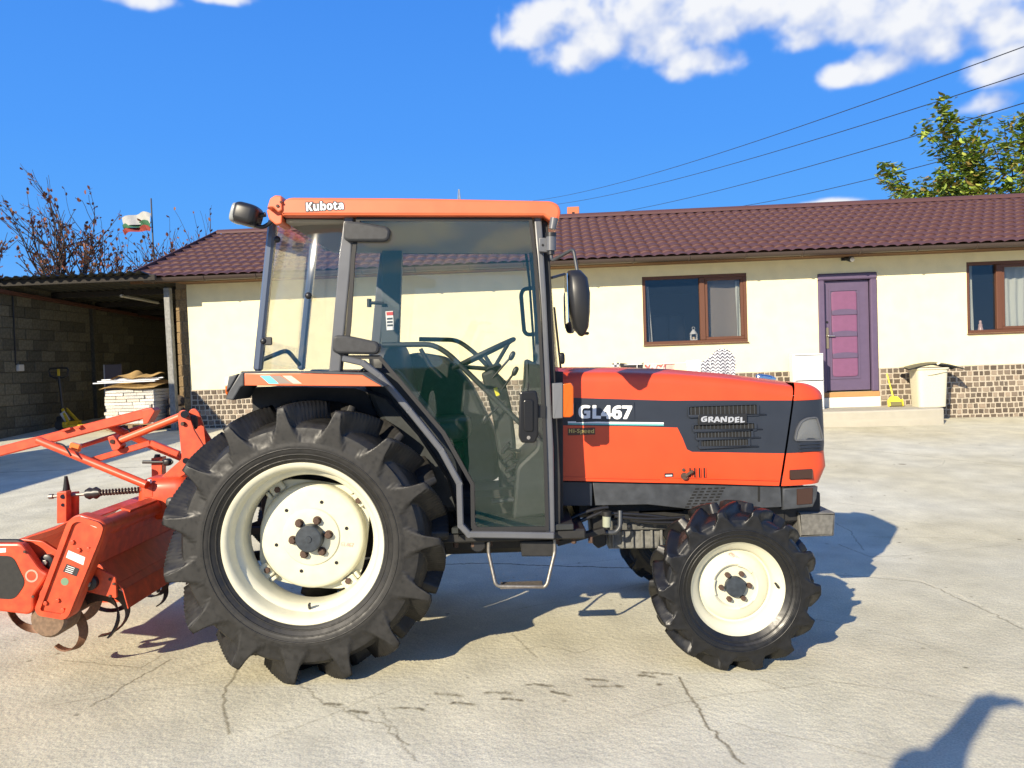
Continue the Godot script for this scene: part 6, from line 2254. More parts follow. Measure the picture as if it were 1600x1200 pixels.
	s.rod(Vector3(-1.9015, 0.788, 0), Vector3(-1.703, 0.8174, 0), 0.06, 18)
	part(t, "gearbox", s, O)
	s = Shape.new()
	s.blob(Vector3(-1.8675, 0.7689, 0.12), Vector3(0.07, 0.07, 0.05), Basis(), 0.7)
	part(t, "gear_plug", s, mat("worn_black", Color(0.06, 0.055, 0.05), 0.5))
	# mast of two plates
	var mp: PackedVector2Array = PackedVector2Array([Vector2(-1.8464, 1.2461), Vector2(-1.8331, 1.2668), Vector2(-1.8082, 1.2731), Vector2(-1.7846, 1.2476), Vector2(-1.7569, 1.1548), Vector2(-1.7111, 1.0719), Vector2(-1.7006, 0.9866), Vector2(-1.7805, 0.9361), Vector2(-1.918, 0.8627), Vector2(-1.9662, 0.8926), Vector2(-1.8342, 1.0017), Vector2(-1.8403, 1.1434)])
	for z in [0.055, -0.085]:
		s = Shape.new()
		s.prism(rnd(mp, 0.012, 3), z - 0.008, z + 0.008, 0.003)
		part(t, "mast_plate", s, O)
	s = Shape.new()
	s.rod(Vector3(-1.7965, 1.2481, 0.09), Vector3(-1.8861, 1.2376, -0.12), 0.020, 14)
	s.rod(Vector3(-1.8049, 0.9926, 0.08), Vector3(-1.8905, 0.9704, -0.12), 0.016, 12)
	part(t, "mast_pin", s, K.black)
	s = Shape.new()
	s.bolt(Vector3(-1.8138, 1.1958, 0.063), 0.012, 0.02)
	s.blob(Vector3(-1.7786, 1.1984, 0.02), Vector3(0.04, 0.08, 0.06), Basis(), 0.6)
	part(t, "mast_latch", s, K.rust)
	# upper rod from the mast to a clevis on the frame
	s = Shape.new()
	s.rod(Vector3(-2.2133, 1.1038, 0), Vector3(-1.835, 1.2418, 0), 0.021, 14)
	part(t, "link_rod", s, mat("tiller_light_orange", Color(0.74, 0.11, 0.035), 0.42, {"coat": 0.4}))
	s = Shape.new()
	s.prism(rnd(PackedVector2Array([Vector2(-2.2535, 1.1331), Vector2(-2.2175, 1.1426), Vector2(-2.1777, 1.0807), Vector2(-2.1965, 1.0599), Vector2(-2.2286, 1.0575)]), 0.008), -0.03, 0.035, 0.003)
	part(t, "clevis", s, O)
	s = Shape.new()
	s.rod(Vector3(-2.222, 1.1086, 0.045), Vector3(-2.2664, 1.1016, -0.04), 0.012, 10)
	part(t, "clevis_pin", s, K.rust)
	# long frame bar running back out of the picture, with its end plate
	s = Shape.new()
	s.bar(Vector3(-3.5016, 0.9331, -0.06), Vector3(-2.0483, 1.2595, -0.06), 0.05, 0.055, 0.006)
	part(t, "frame_bar", s, O)
	s = Shape.new()
	s.prism(rnd(PackedVector2Array([Vector2(-2.084, 1.2734), Vector2(-2.0258, 1.2859), Vector2(-2.0087, 1.2673), Vector2(-2.0513, 1.2002), Vector2(-2.0768, 1.1938)]), 0.006), -0.10, -0.02, 0.003)
	part(t, "bar_end", s, O)
	s = Shape.new()
	s.bolt(Vector3(-2.0424, 1.2853, -0.05), 0.010, 0.02, Vector3(0, 1, 0))
	part(t, "bar_bolt", s, K.steel)
	for q in [[Vector3(-2.5324, 1.1733, -0.025), Vector3(-2.4814, 1.186, -0.025)], [Vector3(-2.4525, 1.1886, -0.025), Vector3(-2.4234, 1.1949, -0.025)]]:
		s = Shape.new()
		s.bar(q[0], q[1], 0.03, 0.012, 0.002)
		part(t, "bar_lug", s, O)
	# braces
	s = Shape.new()
	s.rod(Vector3(-2.6438, 1.1273, 0.02), Vector3(-1.9832, 0.877, 0.16), 0.022, 14)
	part(t, "brace", s, O)
	s = Shape.new()
	s.tube(bend([Vector3(-2.3116, 1.1925, -0.1), Vector3(-2.1374, 1.0663, -0.2), Vector3(-1.939, 0.9771, -0.2)], 0.04), 0.022, 12)
	part(t, "brace", s, O)
	s = Shape.new()
	s.rod(Vector3(-2.5421, 1.0616, -0.16), Vector3(-2.1317, 1.1739, -0.12), 0.013, 10)
	part(t, "brace_bar", s, O)
	s = Shape.new()
	s.bar(Vector3(-2.3685, 1.0024, -0.02), Vector3(-2.0372, 1.0888, -0.02), 0.03, 0.034, 0.004)
	s.bar(Vector3(-2.0372, 1.0888, -0.02), Vector3(-1.882, 1.0187, -0.02), 0.03, 0.034, 0.004)
	part(t, "tie_bar", s, O)
	s = Shape.new()
	s.box(Vector3(-2.4678, 1.0768, -0.03), Vector3(0.06, 0.045, 0.03), Basis(Vector3(0, 0, 1), -0.3), 0.006)
	part(t, "reflector", s, mat("reflector_orange", Color(0.75, 0.20, 0.05), 0.3))
	for q in [[Vector3(-2.527, 1.1122, 0.05), Vector3(-2.4559, 1.1044, 0.1), Vector3(-2.3915, 1.0485, 0.15)], [Vector3(-2.2565, 1.1781, -0.12), Vector3(-2.2166, 1.1893, -0.1), Vector3(-2.1827, 1.1295, -0.1)]]:
		s = Shape.new()
		s.tube(bend([q[0], q[1], q[2]], 0.03), 0.005, 6)
		part(t, "black_hose", s, K.black)
	# sprung depth rod with two stands
	s = Shape.new()
	s.rod(Vector3(-2.5464, 0.823, 0.1), Vector3(-2.0166, 0.8441, 0.1), 0.0085, 10)
	s.rod(Vector3(-2.5499, 0.8232, 0.1), Vector3(-2.5288, 0.8239, 0.1), 0.014, 10)
	part(t, "depth_rod", s, K.steel)
	s = Shape.new()
	var sa: Vector3 = Vector3(-2.2726, 0.835, 0.1)
	var sb: Vector3 = Vector3(-2.0271, 0.8444, 0.1)
	var sp := []
	for k in 14 * 14 + 1:
		var a := TAU * k / 14.0
		sp.append(sa.lerp(sb, k / 196.0) + Vector3(0, cos(a), sin(a)) * 0.0145)
	s.tube(sp, 0.0042, 6)
	part(t, "spring", s, mat("spring_steel", Color(0.09, 0.07, 0.055), 0.5, {"metal": 0.5}))
	s = Shape.new()
	var rb: Vector3 = Vector3(-2.3463, 0.8322, 0.1)
	s.tube([rb, rb + Vector3(0.018, 0.001, 0), rb + Vector3(0.036, 0.002, 0), rb + Vector3(0.054, 0.003, 0), rb + Vector3(0.075, 0.004, 0)], [0.024, 0.033, 0.026, 0.034, 0.020], 16)
	part(t, "rubber_buffer", s, K.black)
	s = Shape.new()
	s.prism(rnd(PackedVector2Array([Vector2(-2.4783, 0.8538), Vector2(-2.426, 0.8556), Vector2(-2.434, 0.6882), Vector2(-2.4864, 0.6829)]), 0.004), 0.10, 0.15, 0.003)
	s.prism(rnd(PackedVector2Array([Vector2(-2.4614, 0.8363), Vector2(-2.4225, 0.8385), Vector2(-2.4297, 0.6864), Vector2(-2.4688, 0.6806)]), 0.004), 0.03, 0.075, 0.003)
	part(t, "rod_stand", s, O)
	s = Shape.new()
	s.tube([Vector3(-2.4546, 0.8376, 0.1), Vector3(-2.4528, 0.8762, 0.1), Vector3(-2.4536, 0.9324, 0.1)], [0.022, 0.016, 0.008], 12)
	part(t, "rod_knob", s, K.black)
	s = Shape.new()
	s.rod(Vector3(-2.444, 0.8291, 0.155), Vector3(-2.4529, 0.8268, 0.14), 0.013, 10)
	s.rod(Vector3(-2.4462, 0.784, 0.155), Vector3(-2.455, 0.7816, 0.14), 0.009, 10)
	part(t, "stand_pin", s, K.black)
	s = Shape.new()
	s.prism(rnd(PackedVector2Array([Vector2(-2.2206, 0.9621), Vector2(-2.1538, 0.9677), Vector2(-2.1619, 0.7872), Vector2(-2.2248, 0.7815)]), 0.004), -0.46, -0.40, 0.003)
	part(t, "rod_stand", s, O)
	s = Shape.new()
	s.tube([Vector3(-2.1958, 0.9497, -0.43), Vector3(-2.1944, 0.9813, -0.43)], [0.025, 0.015], 12)
	s.rod(Vector3(-2.2628, 0.9425, -0.38), Vector3(-2.0799, 0.9364, -0.38), 0.010, 8)
	s.blob(Vector3(-2.111, 0.9374, -0.38), Vector3(0.05, 0.045, 0.05), Basis(), 0.7)
	part(t, "rod_knob", s, K.black)
	s = Shape.new()
	s.prism(rnd(PackedVector2Array([Vector2(-2.0162, 0.8753), Vector2(-1.9673, 0.8772), Vector2(-1.9704, 0.8073), Vector2(-2.0195, 0.8019)]), 0.004), 0.08, 0.13, 0.003)
	part(t, "rod_bracket", s, O)
	s = Shape.new()
	s.bolt(Vector3(-1.9833, 0.8827, 0.13), 0.012, 0.02, Vector3(0, 1, 0))
	part(t, "bracket_nut", s, K.white)
	# rotor with its tines
	s = Shape.new()
	s.rod(Vector3(hub.x, hub.y, 0.62), Vector3(hub.x, hub.y, -0.68), 0.042, 16)
	part(t, "rotor_shaft", s, mat("rust_brown", Color(0.16, 0.075, 0.040), 0.8, {"tex": noises["dust"], "scale": 7.0}))
	var blade_mats := [mat("tine_rust", Color(0.20, 0.095, 0.050), 0.55, {"tex": noises["dust"], "scale": 9.0, "metal": 0.3}), mat("tine_dark", Color(0.07, 0.045, 0.035), 0.5, {"tex": noises["dust"], "scale": 9.0, "metal": 0.4})]
	var made := []
	for hand in [1.0, -1.0]:
		var b := Shape.new()
		var pts := []
		for face in [1.0, -1.0]:
			var gpts := []
			for i in 15:
				var q := i / 14.0
				var r := 0.04 + 0.195 * sin(q * PI * 0.5)
				var a := -1.15 * pow(q, 1.5)
				var bendz: float = hand * 0.055 * pow(maxf(0.0, q - 0.45) / 0.55, 1.5)
				var wid := 0.026 * (1.0 - 0.35 * q)
				for e in [-1.0, 1.0]:
					# the strip turns from standing flat to lying across
					var turn := pow(q, 2.0)
					var rad := Vector3(cos(a), sin(a), 0)
					var tang := Vector3(-sin(a), cos(a), 0)
					var c := rad * r + Vector3(0, 0, bendz)
					var acr := tang.lerp(Vector3(0, 0, hand), turn).normalized()
					var nrm := Vector3(0, 0, hand).lerp(-rad, turn).normalized() * 0.004
					gpts.append(c + acr * wid * e + nrm * face)
			if face > 0.0: b.grid(gpts, 15, 2)
			else:
				var rev := []
				for i in 15: rev.append(gpts[i * 2 + 1]); rev.append(gpts[i * 2])
				b.grid(rev, 15, 2)
			pts.append(gpts)
		for i in 14:
			for e in [0, 1]:
				b.quad(pts[0][i * 2 + e], pts[0][i * 2 + 2 + e], pts[1][i * 2 + 2 + e], pts[1][i * 2 + e])
		made.append(b.mesh())
	for k in 20:
		var o := part(t, "tine", made[k % 2], blade_mats[(k / 2) % 2])
		o.position = Vector3(hub.x, hub.y, 0.60 - 0.064 * k)
		o.rotation.z = 4.0 + k * 1.35


func build_shed() -> void:
	var dust: NoiseTexture2D = noises["dust"]
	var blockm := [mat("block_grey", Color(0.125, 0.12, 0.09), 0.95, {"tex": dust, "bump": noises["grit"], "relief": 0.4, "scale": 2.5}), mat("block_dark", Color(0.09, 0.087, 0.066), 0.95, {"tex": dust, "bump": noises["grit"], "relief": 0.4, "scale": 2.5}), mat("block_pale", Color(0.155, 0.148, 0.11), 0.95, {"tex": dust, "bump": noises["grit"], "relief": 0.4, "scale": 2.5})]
	var r := RandomNumberGenerator.new()
	r.seed = 5
	var X := -3.05
	var Y0 := 0.42
	# block wall running back on the left
	var shed := house_thing("shed", "open-fronted block shed with dark corrugated roof left of the house", "shed")
	var w := Node3D.new()
	w.name = "block_wall"
	shed.add_child(w)
	var s := Shape.new()
	s.box(Vector3(X - 0.11, 1.75, -2.2), Vector3(0.17, 2.75, 7.8))
	part(w, "mortar", s, mat("mortar", Color(0.14, 0.132, 0.10), 0.95, {"tex": dust, "scale": 3.0}))
	s = Shape.new()
	s.box(Vector3(0, 0, 0), Vector3(0.05, 0.192, 0.388), Basis(), 0.005)
	var one := s.mesh()
	var one_shape := s
	var rest := Shape.new()
	for row in 14:
		for c in 19:
			var z := 1.5 - 0.4 * (c + 0.5) - (0.2 if row % 2 else 0.0)
			if z < -5.9: continue
			var at := Vector3(X - 0.012 + r.randf_range(-0.004, 0.004), Y0 + 0.2 * (row + 0.5), z)
			if z > -3.4:
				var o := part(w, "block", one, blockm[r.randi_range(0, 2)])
				o.position = at
			else:
				rest.merge(one_shape, Transform3D(Basis(), at))
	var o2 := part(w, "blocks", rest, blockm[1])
	o2.set_meta("kind", "stuff")
	s = Shape.new()
	s.box(Vector3(X + 0.05, 1.75, Vector3(-3.1472, 1.8902, -1.9).z), Vector3(0.08, 2.7, 0.10))
	part(w, "pilaster", s, blockm[1])
	s = Shape.new()
	s.tube([Vector3(X + 0.03, 3.0, 0.42), Vector3(X + 0.03, 1.75, 0.42)], 0.012, 6)
	part(w, "cable", s, mats["black_plastic"])
	s = Shape.new()
	s.box(Vector3(X + 0.04, 1.70, 0.33), Vector3(0.06, 0.12, 0.14), Basis(), 0.008)
	part(w, "socket_box", s, mat("socket_grey", Color(0.45, 0.45, 0.43), 0.5))
	# back wall
	s = Shape.new()
	s.box(Vector3(-1.5, 1.75, -6.1), Vector3(3.3, 2.8, 0.2))
	part(shed, "back_wall", s, blockm[1])
	# roof of profiled sheet on rafters
	var rf := Node3D.new()
	rf.name = "roof"
	shed.add_child(rf)
	var sheetm := mat("shed_sheet", Color(0.045, 0.047, 0.043), 0.6, {"tex": dust, "scale": 1.2})
	var zf := 0.95
	var yf: float = Vector3(-1.4593, 3.2473, 0.95).y
	var yb := yf - 0.42
	for k in 3:
		var pts := []
		var nu := 6 * 4 + 1
		for i in nu:
			var x := -3.35 + k * 1.02 + i * 1.02 / (nu - 1)
			var ph := fposmod(i / 4.0, 1.0)
			var hgt: float = [0.0, 0.0, 0.035, 0.035][i % 4]
			for j in 2:
				pts.append(Vector3(x, lerpf(yb, yf, j) + hgt, lerpf(-6.2, zf, j)))
		s = Shape.new()
		for i in nu - 1:
			s.quad(pts[i * 2 + 1], pts[i * 2 + 3], pts[i * 2 + 2], pts[i * 2])
		part(rf, "roof_sheet", s, sheetm)
	for z in [0.75, -0.7, -2.1, -3.5]:
		s = Shape.new()
		var y := lerpf(yb, yf, (z + 6.2) / (zf + 6.2))
		s.box(Vector3(-1.72, y - 0.055, z), Vector3(3.1, 0.10, 0.06), Basis(), 0.004)
		part(rf, "purlin", s, mat("old_timber", Color(0.035, 0.03, 0.025), 0.9, {"tex": dust, "scale": 3.0}))
	s = Shape.new()
	s.bar(Vector3(X + 0.1, yf - 0.20, 0.9), Vector3(X + 0.1, yb - 0.02, -5.9), 0.06, 0.12, 0.004)
	part(rf, "red_beam", s, mat("red_oxide", Color(0.10, 0.035, 0.022), 0.8, {"tex": dust, "scale": 3.0}))
	# grey square post at the house corner
	var post := house_thing("steel_post", "grey square steel post at the shed opening beside the house corner", "post")
	s = Shape.new()
	var pp: Vector3 = Vector3(-0.2105, 2.0093, 0.25)
	s.box(Vector3(pp.x, (3.05 + yard_at(pp.x, 0.25)) / 2, 0.25), Vector3(0.11, 3.05 - yard_at(pp.x, 0.25), 0.11), Basis(Vector3(0, 0, 1), 0.012), 0.008)
	part(post, "post", s, mat("post_grey", Color(0.24, 0.24, 0.225), 0.5, {"tex": dust, "scale": 2.0}))
	s = Shape.new()
	s.box(Vector3(pp.x, yard_at(pp.x, 0.25) + 0.01, 0.25), Vector3(0.2, 0.02, 0.2), Basis(), 0.003)
	part(post, "foot_plate", s, mats["post_grey"])
	rebase(post)
	# brick pier against the house
	var pier := house_thing("brick_pier", "pier of tan bricks between the shed and the cream wall", "pier")
	var bm := [mat("tan_brick", Color(0.34, 0.235, 0.115), 0.9, {"tex": dust, "bump": noises["grit"], "relief": 0.3, "scale": 4.0}), mat("tan_brick_dark", Color(0.27, 0.185, 0.09), 0.9, {"tex": dust, "bump": noises["grit"], "relief": 0.3, "scale": 4.0})]
	s = Shape.new()
	var px0: float = Vector3(-0.2193, 2.0153, 0).x
	s.box(Vector3(px0 / 2, 1.8, -0.15), Vector3(-px0 - 0.02, 2.75, 0.26))
	part(pier, "mortar", s, mat("pier_mortar", Color(0.20, 0.155, 0.10), 0.95))
	for k in 13:
		var y := 0.45 + 0.2 * k
		var cut: float = [0.5, 0.72, 0.32][k % 3]
		for q in [[px0, lerpf(px0, 0.0, cut) - 0.006], [lerpf(px0, 0.0, cut) + 0.006, -0.004]]:
			if q[1] - q[0] < 0.03: continue
			s = Shape.new()
			s.box(Vector3((q[0] + q[1]) / 2, y + 0.1, -0.15), Vector3(q[1] - q[0], 0.188, 0.29), Basis(), 0.006)
			part(pier, "brick", s, bm[r.randi_range(0, 1)])
	rebase(pier)
	# fluorescent batten under the roof
	var lamp := house_thing("batten_lamp", "unlit white strip lamp under the dark shed roof", "lamp")
	s = Shape.new()
	s.bar(Vector3(-1.5976, 3.0361, -0.6), Vector3(-1.6535, 3.0144, -2.2), 0.05, 0.045, 0.006)
	part(lamp, "housing", s, mat("batten_white", Color(0.6, 0.6, 0.58), 0.4))
	rebase(lamp)
	build_shed_things(r)

func build_shed_things(r: RandomNumberGenerator) -> void:
	var dust: NoiseTexture2D = noises["dust"]
	var s: Shape
	# pallet of white split stone
	var base: Vector3 = Vector3(-1.0072, 0.882, 0.35)
	var pal := house_thing("pallet", "wooden pallet under the stack of white split stone", "pallet")
	var fy := yard_at(-1.3, 0.0)
	var x0: float = Vector3(-1.4383, 1.126, 0.35).x
	var x1: float = Vector3(-0.5204, 1.0981, 0.35).x
	var ytop: float = Vector3(-0.9903, 1.2393, 0.35).y
	for k in 3:
		s = Shape.new()
		s.box(Vector3(lerpf(x0 + 0.05, x1 - 0.05, k / 2.0), fy + 0.05, -0.05), Vector3(0.09, 0.09, 0.8), Basis(), 0.004)
		part(pal, "runner", s, mat("pallet_wood", Color(0.30, 0.20, 0.11), 0.9, {"tex": dust, "scale": 4.0}))
	for k in 5:
		s = Shape.new()
		s.box(Vector3((x0 + x1) / 2, fy + 0.105, 0.28 - 0.165 * k), Vector3(x1 - x0, 0.02, 0.12), Basis(), 0.002)
		part(pal, "board", s, mats["pallet_wood"])
	rebase(pal)
	var white := [mat("white_stone", Color(0.80, 0.76, 0.68), 0.85, {"tex": dust, "scale": 5.0}), mat("cream_stone", Color(0.72, 0.66, 0.55), 0.85, {"tex": dust, "scale": 5.0}), mat("grey_stone", Color(0.62, 0.60, 0.55), 0.85, {"tex": dust, "scale": 5.0})]
	var st := house_thing("stone_stack", "stack of thin white split stone strips on a pallet in the shed opening", "stone stack")
	var rows := 11
	var y0 := fy + 0.117
	var rh := (ytop - y0) / rows
	for k in rows:
		var x := x0 + r.randf_range(-0.02, 0.02)
		while x < x1 - 0.02:
			var wd := minf(r.randf_range(0.14, 0.34), x1 - x)
			s = Shape.new()
			s.box(Vector3(x + wd / 2, y0 + rh * (k + 0.5), -0.03 + r.randf_range(-0.018, 0.018)), Vector3(wd - 0.006, rh * r.randf_range(0.82, 0.95), 0.76), Basis(), 0.004)
			part(st, "strip", s, white[r.randi_range(0, 2)])
			x += wd
	rebase(st)
	# cardboard over it
	var card := mat("cardboard", Color(0.62, 0.41, 0.16), 0.85, {"tex": dust, "scale": 4.0})
	var flap := func(called: String, label: String, pts: Array, thick: float) -> void:
		var o := house_thing(called, label, "cardboard", "cardboard on the stone stack")
		var q := Shape.new()
		var nv := 6
		var g := []
		var g2 := []
		for i in 13:
			var k := i / 12.0
			for j in nv:
				var m := j / (nv - 1.0)
				var a: Vector3 = pts[0].lerp(pts[1], k)
				var b: Vector3 = pts[3].lerp(pts[2], k)
				var p := a.lerp(b, m) + Vector3(0, 0.018 * sin(k * 7.0 + m * 3.0) + pts[4] * sin(k * PI), 0)
				g.append(p); g2.append(p + Vector3(0, -thick, 0))
		q.grid(g, 13, nv); q.grid(g2, 13, nv)
		part(o, "sheet", q, card)
		rebase(o)
	var z1 := 0.42
	flap.call("cardboard_sheet", "wide tan cardboard sheet lying over the white stone stack", [Vector3(x0 - 0.06, ytop + 0.02, z1), Vector3(x1 + 0.05, ytop + 0.02, z1), Vector3(x1 + 0.05, ytop + 0.13, -0.35), Vector3(x0, ytop + 0.13, -0.35), 0.02], 0.01)
	var up: float = Vector3(-1.0704, 1.3882, 0.2).y
	flap.call("cardboard_sheet", "curled cardboard piece at left on top of the pale bars", [Vector3(x0 + 0.05, up + 0.03, 0.25), Vector3(x0 + 0.5, up + 0.03, 0.25), Vector3(x0 + 0.46, up + 0.12, -0.2), Vector3(x0 + 0.1, up + 0.12, -0.2), 0.07], 0.01)
	flap.call("cardboard_sheet", "pointed cardboard piece at right on top of the pale bars", [Vector3(x0 + 0.45, up + 0.03, 0.25), Vector3(x1 + 0.06, up + 0.11, 0.25), Vector3(x1 - 0.05, up + 0.14, -0.2), Vector3(x0 + 0.5, up + 0.13, -0.2), 0.0], 0.01)
	# pale metal bars laid across
	for k in 3:
		var b := house_thing("metal_bar", ["front one of the pale metal bars laid on the cardboard", "middle one of the pale metal bars laid on the cardboard", "rear one of the pale metal bars laid on the cardboard"][k], "metal bar", "pale metal bars")
		s = Shape.new()
		var ym: float = Vector3(-0.9838, 1.3775, 0.35).y
		s.box(Vector3(Vector3(-1.0434, 1.3794, 0.35).x + 0.02 * k, ym + 0.028 * k, 0.36 - 0.1 * k), Vector3(1.16, 0.022, 0.05), Basis(Vector3(0, 0, 1), 0.01), 0.003)
		part(b, "bar", s, mat("pale_profile", Color(0.62, 0.64, 0.66), 0.35, {"metal": 0.3}))
		rebase(b)
	# dark sacks and a rolled sheet beside it
	for k in 3:
		var b := house_thing("sack", ["lowest dark brown sack beside the white stone stack", "middle dark brown sack beside the white stone stack", "topmost dark brown sack beside the white stone stack"][k], "sack", "sacks beside the stone stack")
		s = Shape.new()
		s.blob(Vector3(x1 + 0.20, fy + 0.12 + 0.19 * k, -0.2), Vector3(0.42 - 0.04 * k, 0.22, 0.6), Basis(Vector3.UP, 0.1 * k), 0.6)
		part(b, "bag", s, mat("sack_brown", Color(0.085, 0.062, 0.045), 0.8, {"tex": dust, "scale": 5.0}))
		rebase(b)
	var bd := house_thing("board", "dull mauve board standing upright behind the stone stack", "board")
	s = Shape.new()
	var ba: Vector3 = Vector3(-1.9942, 1.7193, -0.9)
	s.box(Vector3(ba.x, 1.15, -0.9), Vector3(0.34, 1.15, 0.03), Basis(), 0.003)
	part(bd, "panel", s, mat("mauve_board", Color(0.085, 0.07, 0.072), 0.8))
	s = Shape.new()
	s.box(Vector3(ba.x - 0.18, 1.15, -0.89), Vector3(0.025, 1.15, 0.035), Basis(), 0.003)
	part(bd, "edge_strip", s, mat("edge_pale", Color(0.3, 0.3, 0.3), 0.6))
	rebase(bd)
	# pallet jack
	var pj := house_thing("pallet_jack", "yellow pallet jack with black handle against the block wall", "pallet jack")
	var yel := mat("jack_yellow", Color(0.62, 0.42, 0.015), 0.5, {"tex": dust, "scale": 4.0})
	var blk: Material = mats["black_plastic"]
	var jx := -2.56
	var jz := -0.15
	var jy := yard_at(jx, jz)
	for z in [jz + 0.17, jz - 0.17]:
		s = Shape.new()
		s.box(Vector3(jx + 0.72, jy + 0.085, z), Vector3(1.15, 0.05, 0.15), Basis(Vector3(0, 0, 1), 0.02), 0.008)
		part(pj, "fork", s, yel)
		s = Shape.new()
		s.rod(Vector3(jx + 1.15, jy + 0.045, z - 0.05), Vector3(jx + 1.15, jy + 0.045, z + 0.05), 0.04, 16)
		part(pj, "fork_roller", s, blk)
		s = Shape.new()
		s.bar(Vector3(jx + 0.02, jy + 0.40, z * 0.3 + jz * 0.7), Vector3(jx + 0.22, jy + 0.09, z), 0.03, 0.05, 0.004)
		part(pj, "yoke", s, yel)
	s = Shape.new()
	s.box(Vector3(jx + 0.16, jy + 0.11, jz), Vector3(0.08, 0.10, 0.48), Basis(), 0.01)
	part(pj, "crosshead", s, yel)
	s = Shape.new()
	s.box(Vector3(jx + 0.09, jy + 0.25, jz + 0.09), Vector3(0.11, 0.20, 0.012), Basis(Vector3(0, 0, 1), 0.55), 0.003)
	part(pj, "data_plate", s, mat("plate_grey", Color(0.4, 0.4, 0.38), 0.5))
	s = Shape.new()
	s.rod(Vector3(jx, jy + 0.12, jz), Vector3(jx, jy + 0.42, jz), 0.055, 14)
	s.box(Vector3(jx - 0.02, jy + 0.20, jz), Vector3(0.14, 0.12, 0.2), Basis(), 0.02)
	part(pj, "pump", s, blk)
	for z in [jz - 0.07, jz + 0.07]:
		s = Shape.new()
		s.rod(Vector3(jx - 0.02, jy + 0.095, z - 0.03), Vector3(jx - 0.02, jy + 0.095, z + 0.03), 0.095, 24)
		part(pj, "steer_wheel", s, mat("jack_wheel", Color(0.03, 0.028, 0.026), 0.6))
	s = Shape.new()
	s.tube([Vector3(jx, jy + 0.36, jz), Vector3(jx - 0.03, jy + 0.75, jz), Vector3(jx - 0.05, jy + 1.02, jz)], 0.027, 10)
	part(pj, "tiller_arm", s, blk)
	s = Shape.new()
	var hp := []
	for q in [[-0.16, 1.16], [-0.19, 1.12], [-0.17, 1.02], [-0.08, 0.98], [0.08, 0.98], [0.17, 1.02], [0.19, 1.12], [0.16, 1.16]]:
		hp.append(Vector3(jx - 0.05 + q[0], jy + q[1], jz))
	s.tube(hp, 0.017, 8, true)
	part(pj, "grip", s, blk)
	s = Shape.new()
	s.box(Vector3(jx - 0.045, jy + 1.08, jz + 0.015), Vector3(0.045, 0.13, 0.02), Basis(), 0.004)
	part(pj, "release_lever", s, yel)
	rebase(pj)

# unseen block wall added left of the picture to cast the yard's shadow
func build_shadow_wall() -> void:
	var a := Vector3(-9.3, 0, -3.4)
	var b := Vector3(-7.92, 0, -11.2)
	var dir := (b - a).normalized()
	var mid := (a + b) / 2
	var o := thing("shadow_wall", "unseen block wall added left of the yard to cast its shadow", "wall")
	var bs := Basis(dir, Vector3.UP, dir.cross(Vector3.UP))
	var s := Shape.new()
	s.box(mid + Vector3(0, 1.3, 0), Vector3(a.distance_to(b), 2.9, 0.2), bs)
	part(o, "wall", s, mats["block_pale"])
	s = Shape.new()
	s.box(mid + Vector3(0, 2.79, 0), Vector3(a.distance_to(b), 0.08, 0.26), bs, 0.01)
	part(o, "coping", s, mats["block_grey"])
	rebase(o)


# branches as tapered tubes; returns the twig ends
func grow(s: Shape, at: Vector3, dir: Vector3, length: float, rad: float, depth: int, r: RandomNumberGenerator, tips: Array, o: Dictionary) -> void:
	var path := [at]
	var rr := [rad]
	var d := dir
	var p := at
	var n := 4
	for i in n:
		d = (d + Vector3(r.randf_range(-1, 1), r.randf_range(-0.6, 1) * o.lift, r.randf_range(-1, 1)) * o.wander).normalized()
		p += d * length / n
		path.append(p)
		rr.append(rad * lerpf(1.0, o.taper, (i + 1.0) / n))
		if depth <= 1: tips.append([p, d])
	s.tube(path, rr, 5 if depth < 3 else 7)
	if depth <= 0: return
	var kids := r.randi_range(o.kids[0], o.kids[1])
	for k in kids:
		var t := r.randf_range(0.35, 1.0) if k > 0 else 1.0
		var i := clampi(int(t * n), 1, n)
		var side := Vector3(r.randf_range(-1, 1), r.randf_range(-0.3, 1.0), r.randf_range(-1, 1)).normalized()
		var nd: Vector3 = (d * (1.0 - o.spread) + side * o.spread).normalized()
		if k == 0: nd = (d * 0.8 + side * 0.25).normalized()
		grow(s, path[i], nd, length * r.randf_range(o.shrink[0], o.shrink[1]), rr[i] * 0.75, depth - 1, r, tips, o)

func leaf_mesh(length: float, wide: float) -> Shape:
	# one leaf, folded along its rib and drooping at the tip
	var s := Shape.new()
	var rib := [Vector3(0, 0, 0), Vector3(0, -0.02, 0.35) * length, Vector3(0, -0.12, 0.75) * length, Vector3(0, -0.26, 1.0) * length]
	var hw := [0.12, 0.5, 0.4, 0.0]
	for sg in [1.0, -1.0]:
		for i in 3:
			var a: Vector3 = rib[i]
			var b: Vector3 = rib[i + 1]
			var c: Vector3 = b + Vector3(sg * hw[i + 1] * wide, 0.10 * wide, 0)
			var d: Vector3 = a + Vector3(sg * hw[i] * wide, 0.06 * wide, 0)
			if sg > 0: s.quad(a, b, c, d)
			else: s.quad(a, d, c, b)
	return s

